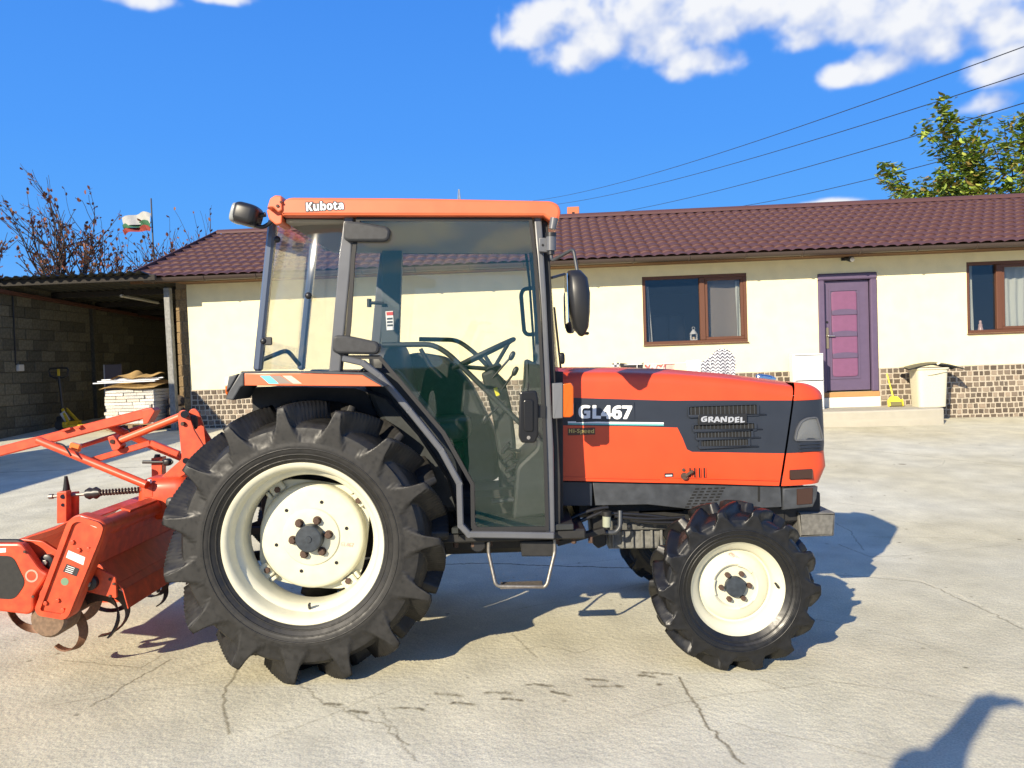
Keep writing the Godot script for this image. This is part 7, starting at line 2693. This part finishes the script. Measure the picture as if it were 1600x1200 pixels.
func leaves(parent: Node, spots: Array, lf: Shape, tones: Array, r: RandomNumberGenerator, m: Material) -> void:
	var s := Shape.new()
	for q in spots:
		var out: Vector3 = q[1]
		var z := (out + Vector3(r.randf_range(-0.8, 0.8), r.randf_range(-0.9, 0.3), r.randf_range(-0.8, 0.8))).normalized()
		var x := z.cross(Vector3(r.randf_range(-0.5, 0.5), 1, r.randf_range(-0.5, 0.5))).normalized()
		var tf := Transform3D(Basis(x, z.cross(x), z).scaled(Vector3.ONE * r.randf_range(0.65, 1.2)), q[0])
		s.merge(lf, tf)
		var c: Color = tones[r.randi_range(0, tones.size() - 1)]
		c = c * r.randf_range(0.8, 1.15)
		for i in lf.v.size(): s.col.append(Color(c.r, c.g, c.b, 1))
	part(parent, "crown", s, m)

func build_trees() -> void:
	var bark := mat("bark", Color(0.055, 0.042, 0.036), 0.9, {"tex": noises["dust"], "scale": 4.0})
	var bark2 := mat("bark_brown", Color(0.075, 0.045, 0.035), 0.9, {"tex": noises["dust"], "scale": 4.0})
	var leafm := mat("leaf", Color(1, 1, 1), 0.5, {"vcol": true, "back": Color(0.5, 0.6, 0.2)})
	var dryleaf := mat("dry_leaf", Color(1, 1, 1), 0.7, {"vcol": true, "back": Color(0.4, 0.25, 0.15)})
	var r := RandomNumberGenerator.new()
	# half-bare tree behind the shed: stems fanning from low down
	r.seed = 19
	var t := thing("bare_tree", "nearly bare tree with dry brown leaves behind the shed roof", "tree", Vector3(-11.9, 0.7, -19.5))
	var s := Shape.new()
	var tips := []
	var o := {"wander": 0.16, "lift": 0.7, "taper": 0.62, "kids": [3, 5], "spread": 0.45, "shrink": [0.55, 0.78]}
	s.tube([Vector3(0, -0.6, 0), Vector3(0.05, 0.5, 0), Vector3(0.1, 1.2, 0)], [0.17, 0.14, 0.13], 9)
	for k in 9:
		var a := lerpf(-1.15, 1.25, k / 8.0) + r.randf_range(-0.1, 0.1)
		grow(s, Vector3(0.1 + 0.02 * (k - 4), 1.0, 0.02 * (k % 3)), Vector3(sin(a), cos(a) * 0.85, r.randf_range(-0.35, 0.35)).normalized(), r.randf_range(1.75, 2.35), 0.062, 3, r, tips, o)
	part(t, "trunk", s, bark)
	var spots := []
	for q in tips:
		if r.randf() < 0.5:
			for k in r.randi_range(1, 3): spots.append([q[0] + Vector3(r.randf_range(-0.06, 0.06), r.randf_range(-0.06, 0.04), r.randf_range(-0.06, 0.06)), q[1]])
	leaves(t, spots, leaf_mesh(0.10, 0.07), [Color(0.14, 0.045, 0.028), Color(0.18, 0.06, 0.03), Color(0.10, 0.035, 0.025), Color(0.20, 0.09, 0.04)], r, dryleaf)
	# second clump further right
	r.seed = 27
	t = thing("bare_tree", "smaller bare tree with few brown leaves beside the flagpole", "tree", Vector3(-9.7, 0.9, -20.2))
	s = Shape.new()
	tips = []
	s.tube([Vector3(0, -0.6, 0), Vector3(0.0, 0.5, 0), Vector3(0.1, 1.1, 0)], [0.10, 0.09, 0.08], 8)
	for k in 6:
		var a := lerpf(-0.7, 1.15, k / 5.0) + r.randf_range(-0.1, 0.1)
		grow(s, Vector3(0.1, 0.95, 0), Vector3(sin(a), cos(a) * 0.8, r.randf_range(-0.3, 0.3)).normalized(), r.randf_range(1.75, 2.25), 0.045, 3, r, tips, o)
	part(t, "trunk", s, bark)
	spots = []
	for q in tips:
		if r.randf() < 0.45: spots.append([q[0], q[1]])
	leaves(t, spots, leaf_mesh(0.10, 0.07), [Color(0.14, 0.045, 0.028), Color(0.18, 0.06, 0.03), Color(0.22, 0.10, 0.05)], r, dryleaf)
	# cherry tree behind the house at the right
	r.seed = 8
	t = thing("leafy_tree", "green leafy tree rising behind the maroon roof at the right", "tree", Vector3(14.1, 0.4, -21.5))
	s = Shape.new()
	tips = []
	o = {"wander": 0.13, "lift": 0.8, "taper": 0.6, "kids": [2, 3], "spread": 0.36, "shrink": [0.6, 0.8]}
	s.tube([Vector3(0, -0.6, 0), Vector3(0.02, 1.2, 0), Vector3(0, 2.6, 0)], [0.20, 0.17, 0.15], 10)
	for k in 11:
		var a := lerpf(-0.95, 0.8, k / 10.0) + r.randf_range(-0.06, 0.06)
		grow(s, Vector3(0, 2.3 + 0.03 * k, 0), Vector3(sin(a), cos(a), r.randf_range(-0.4, 0.4)).normalized(), r.randf_range(2.0, 2.7) * (1.0 if absf(a) < 0.5 else 0.9), 0.06, 2, r, tips, o)
	part(t, "trunk", s, bark2)
	spots = []
	for q in tips:
		for k in r.randi_range(30, 46):
			spots.append([q[0] + Vector3(r.randf_range(-0.22, 0.22), r.randf_range(-0.26, 0.16), r.randf_range(-0.22, 0.22)), (q[1] * 0.4 + Vector3(r.randf_range(-1, 1), -0.4, r.randf_range(-1, 1))).normalized()])
	leaves(t, spots, leaf_mesh(0.21, 0.11), [Color(0.20, 0.29, 0.04), Color(0.28, 0.36, 0.06), Color(0.14, 0.22, 0.035), Color(0.38, 0.42, 0.08), Color(0.26, 0.19, 0.05)], r, leafm)

func build_sky_things() -> void:
	# overhead wires from a pole out of the picture on the right to one far behind the house
	var black := mat("wire_black", Color(0.02, 0.022, 0.03), 0.6)
	var ends := [[[Vector3(3.6541, 14.1223, -55)], [Vector3(12.2947, 8.5323, -14)]], [[Vector3(3.9814, 13.6242, -55)], [Vector3(12.62, 8.0825, -14.5)]], [[Vector3(5.5639, 12.4991, -55)], [Vector3(12.9436, 7.5344, -15)]], [[Vector3(11.1806, 11.2902, -48)], [Vector3(13.5991, 6.9363, -16)]]]
	var mids := [[Vector3(11.7756, 9.6565, -21.5)], [Vector3(11.9896, 9.1707, -22)], [Vector3(12.1997, 8.5061, -22.5)], [Vector3(12.6344, 7.835, -23.5)]]
	var names := ["topmost of the four dark wires crossing the sky at right", "second from top of the four dark wires at right", "third from top of the four dark wires at right", "lowest of the four dark wires, passing behind the leafy tree"]
	for k in 4:
		var w := thing("power_line", names[k], "wire", Vector3(0, 0, -4.3), 0.0, "overhead wires")
		var a: Vector3 = ends[k][0][0]
		var b: Vector3 = ends[k][1][0]
		var s := Shape.new()
		var path := []
		for i in 33:
			var q := lerpf(-0.35, 1.35, i / 32.0)
			path.append(a.lerp(b, q) + Vector3(0, -1.0 * q * (1.0 - q) * 1.6, 0))
		var rad := []
		for i in 33: rad.append(0.013)
		s.tube(path, rad, 5)
		part(w, "wire", s, black)
	# flagpole with a torn flag behind the shed
	var f := thing("flagpole", "thin dark flagpole with a ragged flag behind the shed", "flagpole", Vector3(0, 0, -4.3))
	var p: Vector3 = Vector3(-9.9716, 6.4703, -17.5)
	var s := Shape.new()
	s.rod(Vector3(p.x, 0.5, p.z), p, 0.03, 8, 0.02)
	part(f, "pole", s, mat("pole_dark", Color(0.05, 0.05, 0.055), 0.6))
	var cols := [mat("flag_white", Color(0.42, 0.42, 0.40), 0.9), mat("flag_green", Color(0.04, 0.14, 0.07), 0.9), mat("flag_red", Color(0.28, 0.045, 0.035), 0.9)]
	for k in 3:
		s = Shape.new()
		var pts := []
		var h0: float = p.y - [0.42, 0.66, 0.80][k]
		var hh: float = [0.30, 0.16, 0.14][k]
		for i in 11:
			var q := i / 10.0
			for j in 4:
				var m := j / 3.0
				pts.append(Vector3(p.x - 0.02 - q * 0.78, h0 - m * hh - 0.32 * q * q + 0.02 * sin(q * 9.0) + (0.2 * q if k == 0 else 0.24 * q), p.z + 0.09 * sin(q * 8.0 + m * 2.0)))
		s.grid(pts, 11, 4)
		part(f, "flag_stripe", s, cols[k])
	rebase(f)
	# top of a lattice mast beyond the cab roof
	var ms := thing("lattice_mast", "tiny lattice mast top far beyond the cab roof", "mast", Vector3(0, 0, -4.3))
	var mp: Vector3 = Vector3(-6.8767, 27.546, -110)
	var st := mat("mast_steel", Color(0.25, 0.27, 0.30), 0.6)
	for q in [[-1, -1], [1, -1], [1, 1], [-1, 1]]:
		s = Shape.new()
		s.rod(mp + Vector3(q[0] * 1.2, -14, q[1] * 1.2), mp + Vector3(q[0] * 0.05, 0, q[1] * 0.05), 0.06, 5)
		part(ms, "leg", s, st)
	for k in 6:
		s = Shape.new()
		var y := -0.8 - 2.0 * k
		var ww := 0.05 + 1.15 * (-y / 14.0)
		s.rod(mp + Vector3(-ww, y, ww), mp + Vector3(ww, y - 1.2, ww), 0.04, 5)
		s.rod(mp + Vector3(ww, y, ww), mp + Vector3(-ww, y - 1.2, ww), 0.04, 5)
		part(ms, "bracing", s, st)
	rebase(ms)


func build_props() -> void:
	var dust: NoiseTexture2D = noises["dust"]
	var s: Shape
	# concrete step in front of the door
	var step := house_thing("concrete_step", "broken-edged concrete step before the purple door", "step")
	var ty: float = Vector3(11.7973, 0.5322, 0.05).y
	var x0: float = Vector3(10.7608, 0.4715, 1).x
	var x1: float = Vector3(12.9834, 0.3384, 0.9).x
	var yb := 0.2
	s = Shape.new()
	var out := PackedVector2Array([Vector2(x0, 0.02), Vector2(x0, 1.02), Vector2(lerpf(x0, x1, 0.4), 1.06), Vector2(x1 - 0.35, 1.0), Vector2(x1 - 0.06, 0.93), Vector2(x1, 0.82), Vector2(x1 + 0.02, 0.4), Vector2(x1, 0.02)])
	s.prism(out, 0.0, ty - yb, 0.025, Transform3D(Basis(Vector3(1, 0, 0), Vector3(0, 0, 1), Vector3(0, -1, 0)), Vector3(0, ty, 0)))
	part(step, "slab", s, mat("step_concrete", Color(0.46, 0.43, 0.35), 0.95, {"tex": noises["blotch"], "bump": noises["grit"], "relief": 0.8, "scale": 1.2}))
	rebase(step)
	# two-door white cabinet
	var cab := house_thing("white_cabinet", "white two-flap cabinet standing left of the purple door", "cabinet")
	var cw := mat("white_laminate", Color(0.80, 0.80, 0.76), 0.45, {"tex": noises["fine"], "scale": 2.0})
	var cx0: float = Vector3(10.7201, 0.9761, 0.42).x
	var cx1: float = Vector3(11.2282, 0.9601, 0.42).x
	var ctop: float = Vector3(10.9863, 1.482, 0.42).y
	var cbot := ty + 0.0
	s = Shape.new()
	s.box(Vector3((cx0 + cx1) / 2, (ctop + cbot) / 2, 0.30), Vector3(cx1 - cx0, ctop - cbot, 0.20), Basis(), 0.004)
	part(cab, "carcass", s, cw)
	var ym := lerpf(cbot, ctop, 0.52)
	for q in [[cbot + 0.03, ym - 0.012], [ym + 0.005, ctop - 0.035]]:
		s = Shape.new()
		s.box(Vector3((cx0 + cx1) / 2 + 0.01, (q[0] + q[1]) / 2, 0.41), Vector3(cx1 - cx0 - 0.05, q[1] - q[0], 0.018), Basis(), 0.003)
		var d := part(cab, "flap_door", s, cw)
		s = Shape.new()
		s.box(Vector3((cx0 + cx1) / 2 + 0.01, q[1] + 0.006, 0.405), Vector3(cx1 - cx0 - 0.05, 0.010, 0.02))
		part(cab, "grip_gap", s, mats["black_plastic"])
	rebase(cab)
	# rubbish bin with loose black lid
	var bin := house_thing("rubbish_bin", "cream plastic rubbish bin with a loose black lid on the step", "bin")
	var bm := mat("bin_cream", Color(0.74, 0.70, 0.52), 0.5, {"tex": noises["fine"], "scale": 2.0})
	var bx0: float = Vector3(12.6694, 0.9182, 0.55).x
	var bx1: float = Vector3(13.1627, 0.9027, 0.55).x
	var bt: float = Vector3(12.9212, 1.1652, 0.55).y
	var bb := ty + 0.001
	var bc := (bx0 + bx1) / 2
	var bw := (bx1 - bx0) / 2
	var sec := func(k: float) -> Array: return [bw * lerpf(0.90, 1.02, k), 0.20 * lerpf(0.88, 1.02, k)]
	s = Shape.new()
	var pts := []
	for i in 32:
		var a := TAU * i / 32
		var cx := signf(cos(a)) * pow(absf(cos(a)), 0.35)
		var cz := -signf(sin(a)) * pow(absf(sin(a)), 0.35)
		for j in 8:
			var k := j / 7.0
			var e: Array = sec.call(k)
			pts.append(Vector3(bc + cx * e[0], lerpf(bb, bt, k), 0.45 + cz * e[1]))
	s.grid(pts, 32, 8, true)
	s.box(Vector3(bc, bb + 0.01, 0.45), Vector3(bw * 1.5, 0.02, 0.3))
	part(bin, "body", s, bm)
	s = Shape.new()
	var rim := []
	for i in 32:
		var a := TAU * i / 32
		rim.append(Vector3(bc + signf(cos(a)) * pow(absf(cos(a)), 0.35) * bw * 1.06, bt, 0.45 - signf(sin(a)) * pow(absf(sin(a)), 0.35) * 0.212))
	s.tube(rim, 0.016, 6, true)
	part(bin, "rim", s, bm)
	s = Shape.new()
	s.tube(bend([Vector3(bc - 0.10, bt - 0.10, 0.66), Vector3(bc + 0.0, bt - 0.085, 0.68), Vector3(bc + 0.2, bt - 0.05, 0.66)], 0.05), 0.010, 6)
	part(bin, "handle", s, bm)
	s = Shape.new()
	var lid := []
	for i in 13:
		var k := i / 12.0
		for j in 5:
			var m := j / 4.0
			lid.append(Vector3(lerpf(bx0 - 0.16, bx1 + 0.24, k), bt + 0.035 + 0.085 * sin(PI * pow(k, 1.05)) - 0.02 * k - 0.03 * pow(m * 2 - 1, 2.0), 0.66 - 0.44 * m))
	s.grid(lid, 13, 5)
	var lid2 := []
	for p in lid: lid2.append(p - Vector3(0, 0.02, 0))
	s.grid(lid2, 13, 5)
	for i in 12:
		s.quad(lid[i * 5], lid2[i * 5], lid2[i * 5 + 5], lid[i * 5 + 5])
	part(bin, "lid", s, mats["black_plastic"])
	s = Shape.new()
	s.rod(Vector3(bc + 0.05, bt + 0.07, 0.66), Vector3(bc + 0.09, bt + 0.10, 0.68), 0.02, 10)
	part(bin, "lid_knob", s, bm)
	rebase(bin)
	# yellow dustpan leaning on the plinth
	var dp := house_thing("dustpan", "yellow long-handled dustpan leaning on the stone plinth", "dustpan")
	var yl := mat("yellow_plastic", Color(0.72, 0.62, 0.05), 0.45)
	var dc: Vector3 = Vector3(12.4469, 0.5462, 0.25)
	dc.y = ty
	s = Shape.new()
	s.prism(PackedVector2Array([Vector2(-0.115, 0.0), Vector2(0.115, 0.0), Vector2(0.115, 0.10), Vector2(0.07, 0.17), Vector2(-0.05, 0.17), Vector2(-0.115, 0.10)]), 0.0, 0.02, 0.004, Transform3D(Basis(Vector3(1, 0, 0), -0.35), dc + Vector3(0, 0.005, 0)))
	for q in [-1.0, 1.0]:
		s.box(dc + Vector3(q * 0.108, 0.06, 0.03), Vector3(0.014, 0.12, 0.10), Basis(Vector3(1, 0, 0), -0.35), 0.003)
	part(dp, "pan", s, yl)
	s = Shape.new()
	s.box(dc + Vector3(0, 0.05, 0.055), Vector3(0.19, 0.075, 0.012), Basis(Vector3(1, 0, 0), -0.35), 0.003)
	part(dp, "pan_front", s, mat("pan_olive", Color(0.16, 0.14, 0.05), 0.6))
	s = Shape.new()
	s.tube([dc + Vector3(0.0, 0.15, -0.05), dc + Vector3(-0.02, 0.34, -0.11), dc + Vector3(-0.045, 0.56, -0.18)], [0.017, 0.013, 0.013], 8)
	part(dp, "handle", s, yl)
	rebase(dp)
	build_laundry()

func build_laundry() -> void:
	# clothes rack by the wall, seen over the bonnet
	var rack := house_thing("drying_rack", "white clothes drying rack by the wall behind the bonnet", "drying rack")
	var x0: float = Vector3(7.6214, 1.3526, 1).x
	var x1: float = Vector3(9.5873, 1.2881, 1).x
	var top: float = Vector3(8.5078, 1.3969, 1).y
	var y0 := yard_at(x0 + 1.0, 1.0)
	var wm := mat("rack_white", Color(0.7, 0.7, 0.68), 0.4)
	for k in 5:
		var s := Shape.new()
		s.rod(Vector3(x0, top, 0.75 + 0.12 * k), Vector3(x1, top, 0.75 + 0.12 * k), 0.006, 6)
		part(rack, "rail", s, wm)
	for x in [x0, x1]:
		var s := Shape.new()
		s.rod(Vector3(x, top, 0.72), Vector3(x, top, 1.26), 0.010, 6)
		part(rack, "end_bar", s, wm)
	for x in [x0 + 0.4, x1 - 0.4]:
		for q in [[0.72, 1.3], [1.26, 0.7]]:
			var s := Shape.new()
			s.rod(Vector3(x, top, q[0]), Vector3(x, y0, q[1]), 0.010, 6)
			part(rack, "leg", s, wm)
	rebase(rack)
	var cloth := func(called: String, label: String, u0: float, u1: float, rise0: float, rise1: float, drop: float, z: float, m: Material, fold: float) -> MeshInstance3D:
		var o := house_thing(called, label, "laundry", "laundry on the rack")
		var s := Shape.new()
		for side in [-1.0, 1.0]:
			var pts := []
			for i in 17:
				var k := i / 16.0
				for j in 7:
					var d := j / 6.0
					var x := lerpf(u0, u1, k)
					pts.append(Vector3(x + 0.02 * sin(d * 4.0 + k * 9.0), top + 0.012 + lerpf(rise0, rise1, sin(PI * pow(k, 1.6))) * (1.0 - d) - drop * pow(d, 1.2), z + side * (0.01 + 0.05 * d) + fold * sin(k * 14.0 + d) * d))
			if side > 0: s.grid(pts, 17, 7)
			else:
				var rev := []
				for i in 17:
					for j in range(6, -1, -1): rev.append(pts[i * 7 + j])
				s.grid(rev, 17, 7)
		var p := part(o, "cloth", s, m)
		rebase(o)
		return p
	var dx := x1 - x0
	cloth.call("trousers", "black and white patterned trousers at left on the drying rack", x0 + 0.0, x0 + 0.12, 0.02, 0.03, 0.45, 1.23, zigzag("check_cloth", Color(0.04, 0.04, 0.05), Color(0.6, 0.6, 0.6), 0), 0.02)
	cloth.call("shirt", "black garments hanging at left on the drying rack", x0 + 0.12, x0 + 0.50, 0.02, -0.02, 0.45, 1.22, mat("black_cloth", Color(0.018, 0.017, 0.02), 0.9), 0.03)
	cloth.call("shirt", "red and white garment hanging on the drying rack", x0 + 0.52, x0 + 0.85, -0.02, -0.03, 0.4, 1.21, zigzag("red_cloth", Color(0.45, 0.07, 0.06), Color(0.7, 0.62, 0.55), 1), 0.03)
	cloth.call("shirt", "pale pink garment hanging beside the red one on the rack", x0 + 0.80, x0 + 1.0, -0.02, -0.02, 0.4, 1.19, mat("pink_cloth", Color(0.6, 0.36, 0.30), 0.9), 0.02)
	cloth.call("pillowcase", "white lined pillowcase hanging in the middle of the rack", x0 + 0.60 * dx, x0 + 0.72 * dx, 0.02, 0.03, 0.42, 1.22, zigzag("lined_cloth", Color(0.20, 0.20, 0.26), Color(0.72, 0.72, 0.74), 2), 0.03)
	cloth.call("blanket", "grey and white zigzag blanket heaped at right on the rack", x0 + 0.71 * dx, x0 + 1.0 * dx, 0.0, 0.20, 0.50, 1.22, zigzag("zigzag_cloth", Color(0.035, 0.035, 0.055), Color(0.60, 0.60, 0.63), 3), 0.04)

# woven or printed cloth pattern
func zigzag(called: String, a: Color, b: Color, kind: int) -> StandardMaterial3D:
	var im := Image.create(64, 64, false, Image.FORMAT_RGB8)
	for y in 64:
		for x in 64:
			var on := false
			match kind:
				0: on = ((x / 8) + (y / 8)) % 2 == 0
				1: on = fposmod(x * 0.6 + y + 6.0 * sin(x * 0.3), 22.0) < 9.0
				2: on = fposmod(x + y * 0.4, 16.0) < 2.5
				_: on = posmod(y + absi((x % 16) - 8), 11) < 5
			im.set_pixel(x, y, (a if on else b).linear_to_srgb())
	var m := mat(called, Color(1, 1, 1), 0.9, {"tex": ImageTexture.create_from_image(im), "scale": 3.2})
	return m


# a body as one skin: tapered bones joined smoothly on a grid and meshed as surface nets
func skin(bones: Array, cell: float, blend: float) -> Shape:
	var lo := Vector3(9, 9, 9)
	var hi := -lo
	for b in bones:
		var m: float = maxf(b[1], b[3]) + blend + cell * 2
		for p in [b[0], b[2]]:
			lo = lo.min(p - Vector3.ONE * m); hi = hi.max(p + Vector3.ONE * m)
	var n := Vector3i(((hi - lo) / cell).ceil()) + Vector3i.ONE
	var f := PackedFloat32Array()
	f.resize(n.x * n.y * n.z)
	f.fill(9.0)
	for b in bones:
		var m: float = maxf(b[1], b[3]) + blend + cell * 2
		var p: Vector3 = b[0]
		var q: Vector3 = b[2]
		var a := Vector3i(((p.min(q) - Vector3.ONE * m - lo) / cell).floor()).max(Vector3i.ZERO)
		var z := Vector3i(((p.max(q) + Vector3.ONE * m - lo) / cell).ceil()).min(n - Vector3i.ONE)
		var d := q - p
		var dd := maxf(d.length_squared(), 1e-9)
		for k in range(a.z, z.z + 1):
			for j in range(a.y, z.y + 1):
				for i in range(a.x, z.x + 1):
					var x := lo + Vector3(i, j, k) * cell
					var t := clampf((x - p).dot(d) / dd, 0.0, 1.0)
					var v := x.distance_to(p + d * t) - lerpf(b[1], b[3], t)
					var at := (k * n.y + j) * n.x + i
					var o := f[at]
					var h := clampf(0.5 + 0.5 * (o - v) / blend, 0.0, 1.0)
					f[at] = lerpf(o, v, h) - blend * h * (1.0 - h) if absf(o - v) < blend else minf(o, v)
	var vert := {}
	var step := [1, n.x, n.x * n.y]
	for k in n.z - 1:
		for j in n.y - 1:
			for i in n.x - 1:
				var at := (k * n.y + j) * n.x + i
				var sum := Vector3()
				var cnt := 0
				var first := f[at] < 0.0
				var mixed := false
				for c in 8:
					if (f[at + (c & 1) + ((c >> 1) & 1) * n.x + (c >> 2) * step[2]] < 0.0) != first: mixed = true
				if not mixed: continue
				for ax in 3:
					for c in 4:
						var o1 := (ax + 1) % 3
						var o2 := (ax + 2) % 3
						var base := Vector3()
						base[o1] = c & 1; base[o2] = c >> 1
						var i0: int = at + int(base[o1]) * step[o1] + int(base[o2]) * step[o2]
						var v0 := f[i0]
						var v1 := f[i0 + step[ax]]
						if (v0 < 0.0) != (v1 < 0.0):
							base[ax] = v0 / (v0 - v1)
							sum += base; cnt += 1
				vert[at] = lo + (Vector3(i, j, k) + sum / cnt) * cell
	var s := Shape.new()
	var grad := func(p: Vector3) -> Vector3:
		var g := Vector3i(((p - lo) / cell).round()).clamp(Vector3i.ONE, n - Vector3i.ONE * 2)
		var at := (g.z * n.y + g.y) * n.x + g.x
		return Vector3(f[at + 1] - f[at - 1], f[at + n.x] - f[at - n.x], f[at + step[2]] - f[at - step[2]]).normalized()
	for k in range(1, n.z - 1):
		for j in range(1, n.y - 1):
			for i in range(1, n.x - 1):
				var at := (k * n.y + j) * n.x + i
				for ax in 3:
					var v0 := f[at]
					var v1 := f[at + step[ax]]
					if (v0 < 0.0) == (v1 < 0.0): continue
					var o1: int = step[(ax + 1) % 3]
					var o2: int = step[(ax + 2) % 3]
					var q := [at - o1 - o2, at - o2, at, at - o1]
					if v1 < 0.0: q.reverse()
					var ok := true
					for e in q: ok = ok and vert.has(e)
					if not ok: continue
					var g := []
					for e in q: g.append(grad.call(vert[e]))
					s.quadn(vert[q[0]], vert[q[1]], vert[q[2]], vert[q[3]], g[0], g[1], g[2], g[3])
	return s

# someone beside the viewpoint shades the lens with a raised hand; only that arm's shadow is seen
func build_photographer() -> void:
	var o := thing("person", "person in dark clothes beside the viewpoint with one arm raised", "person", Vector3(-0.64, 0, 0.33))
	var V := func(x: float, y: float, z: float) -> Vector3: return Vector3(x + 0.64, y, z - 0.33)
	var hip := Vector3(0, 0.92, 0)
	var chest := Vector3(0, 1.25, 0.0)
	var neck := Vector3(0, 1.47, 0)
	var ls: Vector3 = V.call(-0.46, 1.42, 0.30)
	var le: Vector3 = V.call(-0.465, 1.66, 0.20)
	var lh: Vector3 = V.call(-0.355, 1.88, 0.20)
	var rs := Vector3(-0.19, 1.40, -0.02)
	var re := Vector3(-0.27, 1.12, 0.02)
	var rh := Vector3(-0.26, 0.87, -0.06)
	var bones := [[hip, 0.135, chest, 0.145], [chest, 0.14, Vector3(0, 1.38, 0), 0.12], [Vector3(-0.14, 1.38, 0), 0.075, Vector3(0.14, 1.38, 0), 0.075], [Vector3(0, 1.38, 0), 0.07, neck, 0.055],
		[ls, 0.060, le, 0.052], [Vector3(0.12, 1.38, 0), 0.075, ls, 0.058], [le, 0.052, lh, 0.044], [rs, 0.058, re, 0.045], [re, 0.045, rh, 0.032]]
	for sx in [-1.0, 1.0]:
		bones.append([Vector3(0.09 * sx, 0.88, 0), 0.095, Vector3(0.11 * sx, 0.50, 0.0), 0.06])
		bones.append([Vector3(0.11 * sx, 0.50, 0), 0.06, Vector3(0.12 * sx, 0.10, 0.03), 0.045])
	var body := skin(bones, 0.022, 0.05)
	# hands: palm and five fingers each; the raised one lies level over the lens
	var hand := func(wrist: Vector3, along: Vector3, across: Vector3, curl: Vector3) -> Shape:
		var h := Shape.new()
		var palm := wrist + along * 0.055
		h.blob(palm, Vector3(0.10, 0.032, 0.082), Basis(along, along.cross(across) * -1.0, across), 0.6)
		for k in 4:
			var root := wrist + along * 0.095 + across * (0.027 - 0.018 * k)
			var l: float = [0.070, 0.080, 0.074, 0.058][k]
			h.tube([root, root + along * l * 0.5 + curl * 0.004, root + along * l * 0.8 + curl * 0.014, root + along * l + curl * 0.026], [0.0095, 0.009, 0.0085, 0.006], 8)
		var tr := wrist + along * 0.03 + across * 0.036
		h.tube([tr, tr + along * 0.03 + across * 0.025, tr + along * 0.058 + across * 0.032], [0.012, 0.011, 0.008], 8)
		return h
	var skinm := mat("skin", Color(0.45, 0.27, 0.19), 0.5)
	var dark := mat("dark_clothes", Color(0.03, 0.032, 0.04), 0.85)
	part(o, "body", body, dark)
	part(o, "hand", hand.call(lh, Vector3(1, 0.08, 0).normalized(), Vector3(0, 0, -1), Vector3(0, -1, 0)), skinm)
	part(o, "hand", hand.call(rh, Vector3(0.0, -1, -0.15).normalized(), Vector3(0, -0.15, 1).normalized(), Vector3(1, 0, 0)), skinm)
	var head := skin([[Vector3(0, 1.44, 0.0), 0.055, Vector3(0, 1.52, -0.01), 0.056], [Vector3(0, 1.60, 0.005), 0.090, Vector3(0, 1.645, 0.01), 0.088], [Vector3(0, 1.555, -0.035), 0.050, Vector3(0, 1.60, -0.045), 0.055], [Vector3(0, 1.605, -0.095), 0.010, Vector3(0, 1.580, -0.108), 0.014], [Vector3(-0.088, 1.60, 0.01), 0.014, Vector3(-0.092, 1.575, 0.008), 0.010], [Vector3(0.088, 1.60, 0.01), 0.014, Vector3(0.092, 1.575, 0.008), 0.010], [Vector3(-0.02, 1.552, -0.085), 0.007, Vector3(0.02, 1.552, -0.085), 0.007]], 0.008, 0.012)
	part(o, "head", head, skinm)
	var hair := skin([[Vector3(0, 1.645, 0.02), 0.094, Vector3(0, 1.665, 0.012), 0.092], [Vector3(0, 1.58, 0.045), 0.072, Vector3(0, 1.64, 0.03), 0.09]], 0.012, 0.02)
	part(o, "hair", hair, mat("hair", Color(0.03, 0.02, 0.015), 0.7))
	for sx in [-1.0, 1.0]:
		var e := Shape.new()
		e.blob(Vector3(0.031 * sx, 1.607, -0.083), Vector3(0.026, 0.016, 0.014), Basis(), 1.0, 12, 8)
		part(o, "eye", e, K.white)
		var sh := Shape.new()
		sh.blob(Vector3(0.12 * sx, 0.045, -0.04), Vector3(0.10, 0.09, 0.27), Basis(), 0.6)
		part(o, "shoe", sh, K.black)


func _ready() -> void:
	setup_light()
	build_ground()
	build_house()
	build_tractor()
	build_tiller()
	build_shed()
	build_shadow_wall()
	build_trees()
	build_sky_things()
	build_props()
	build_photographer()
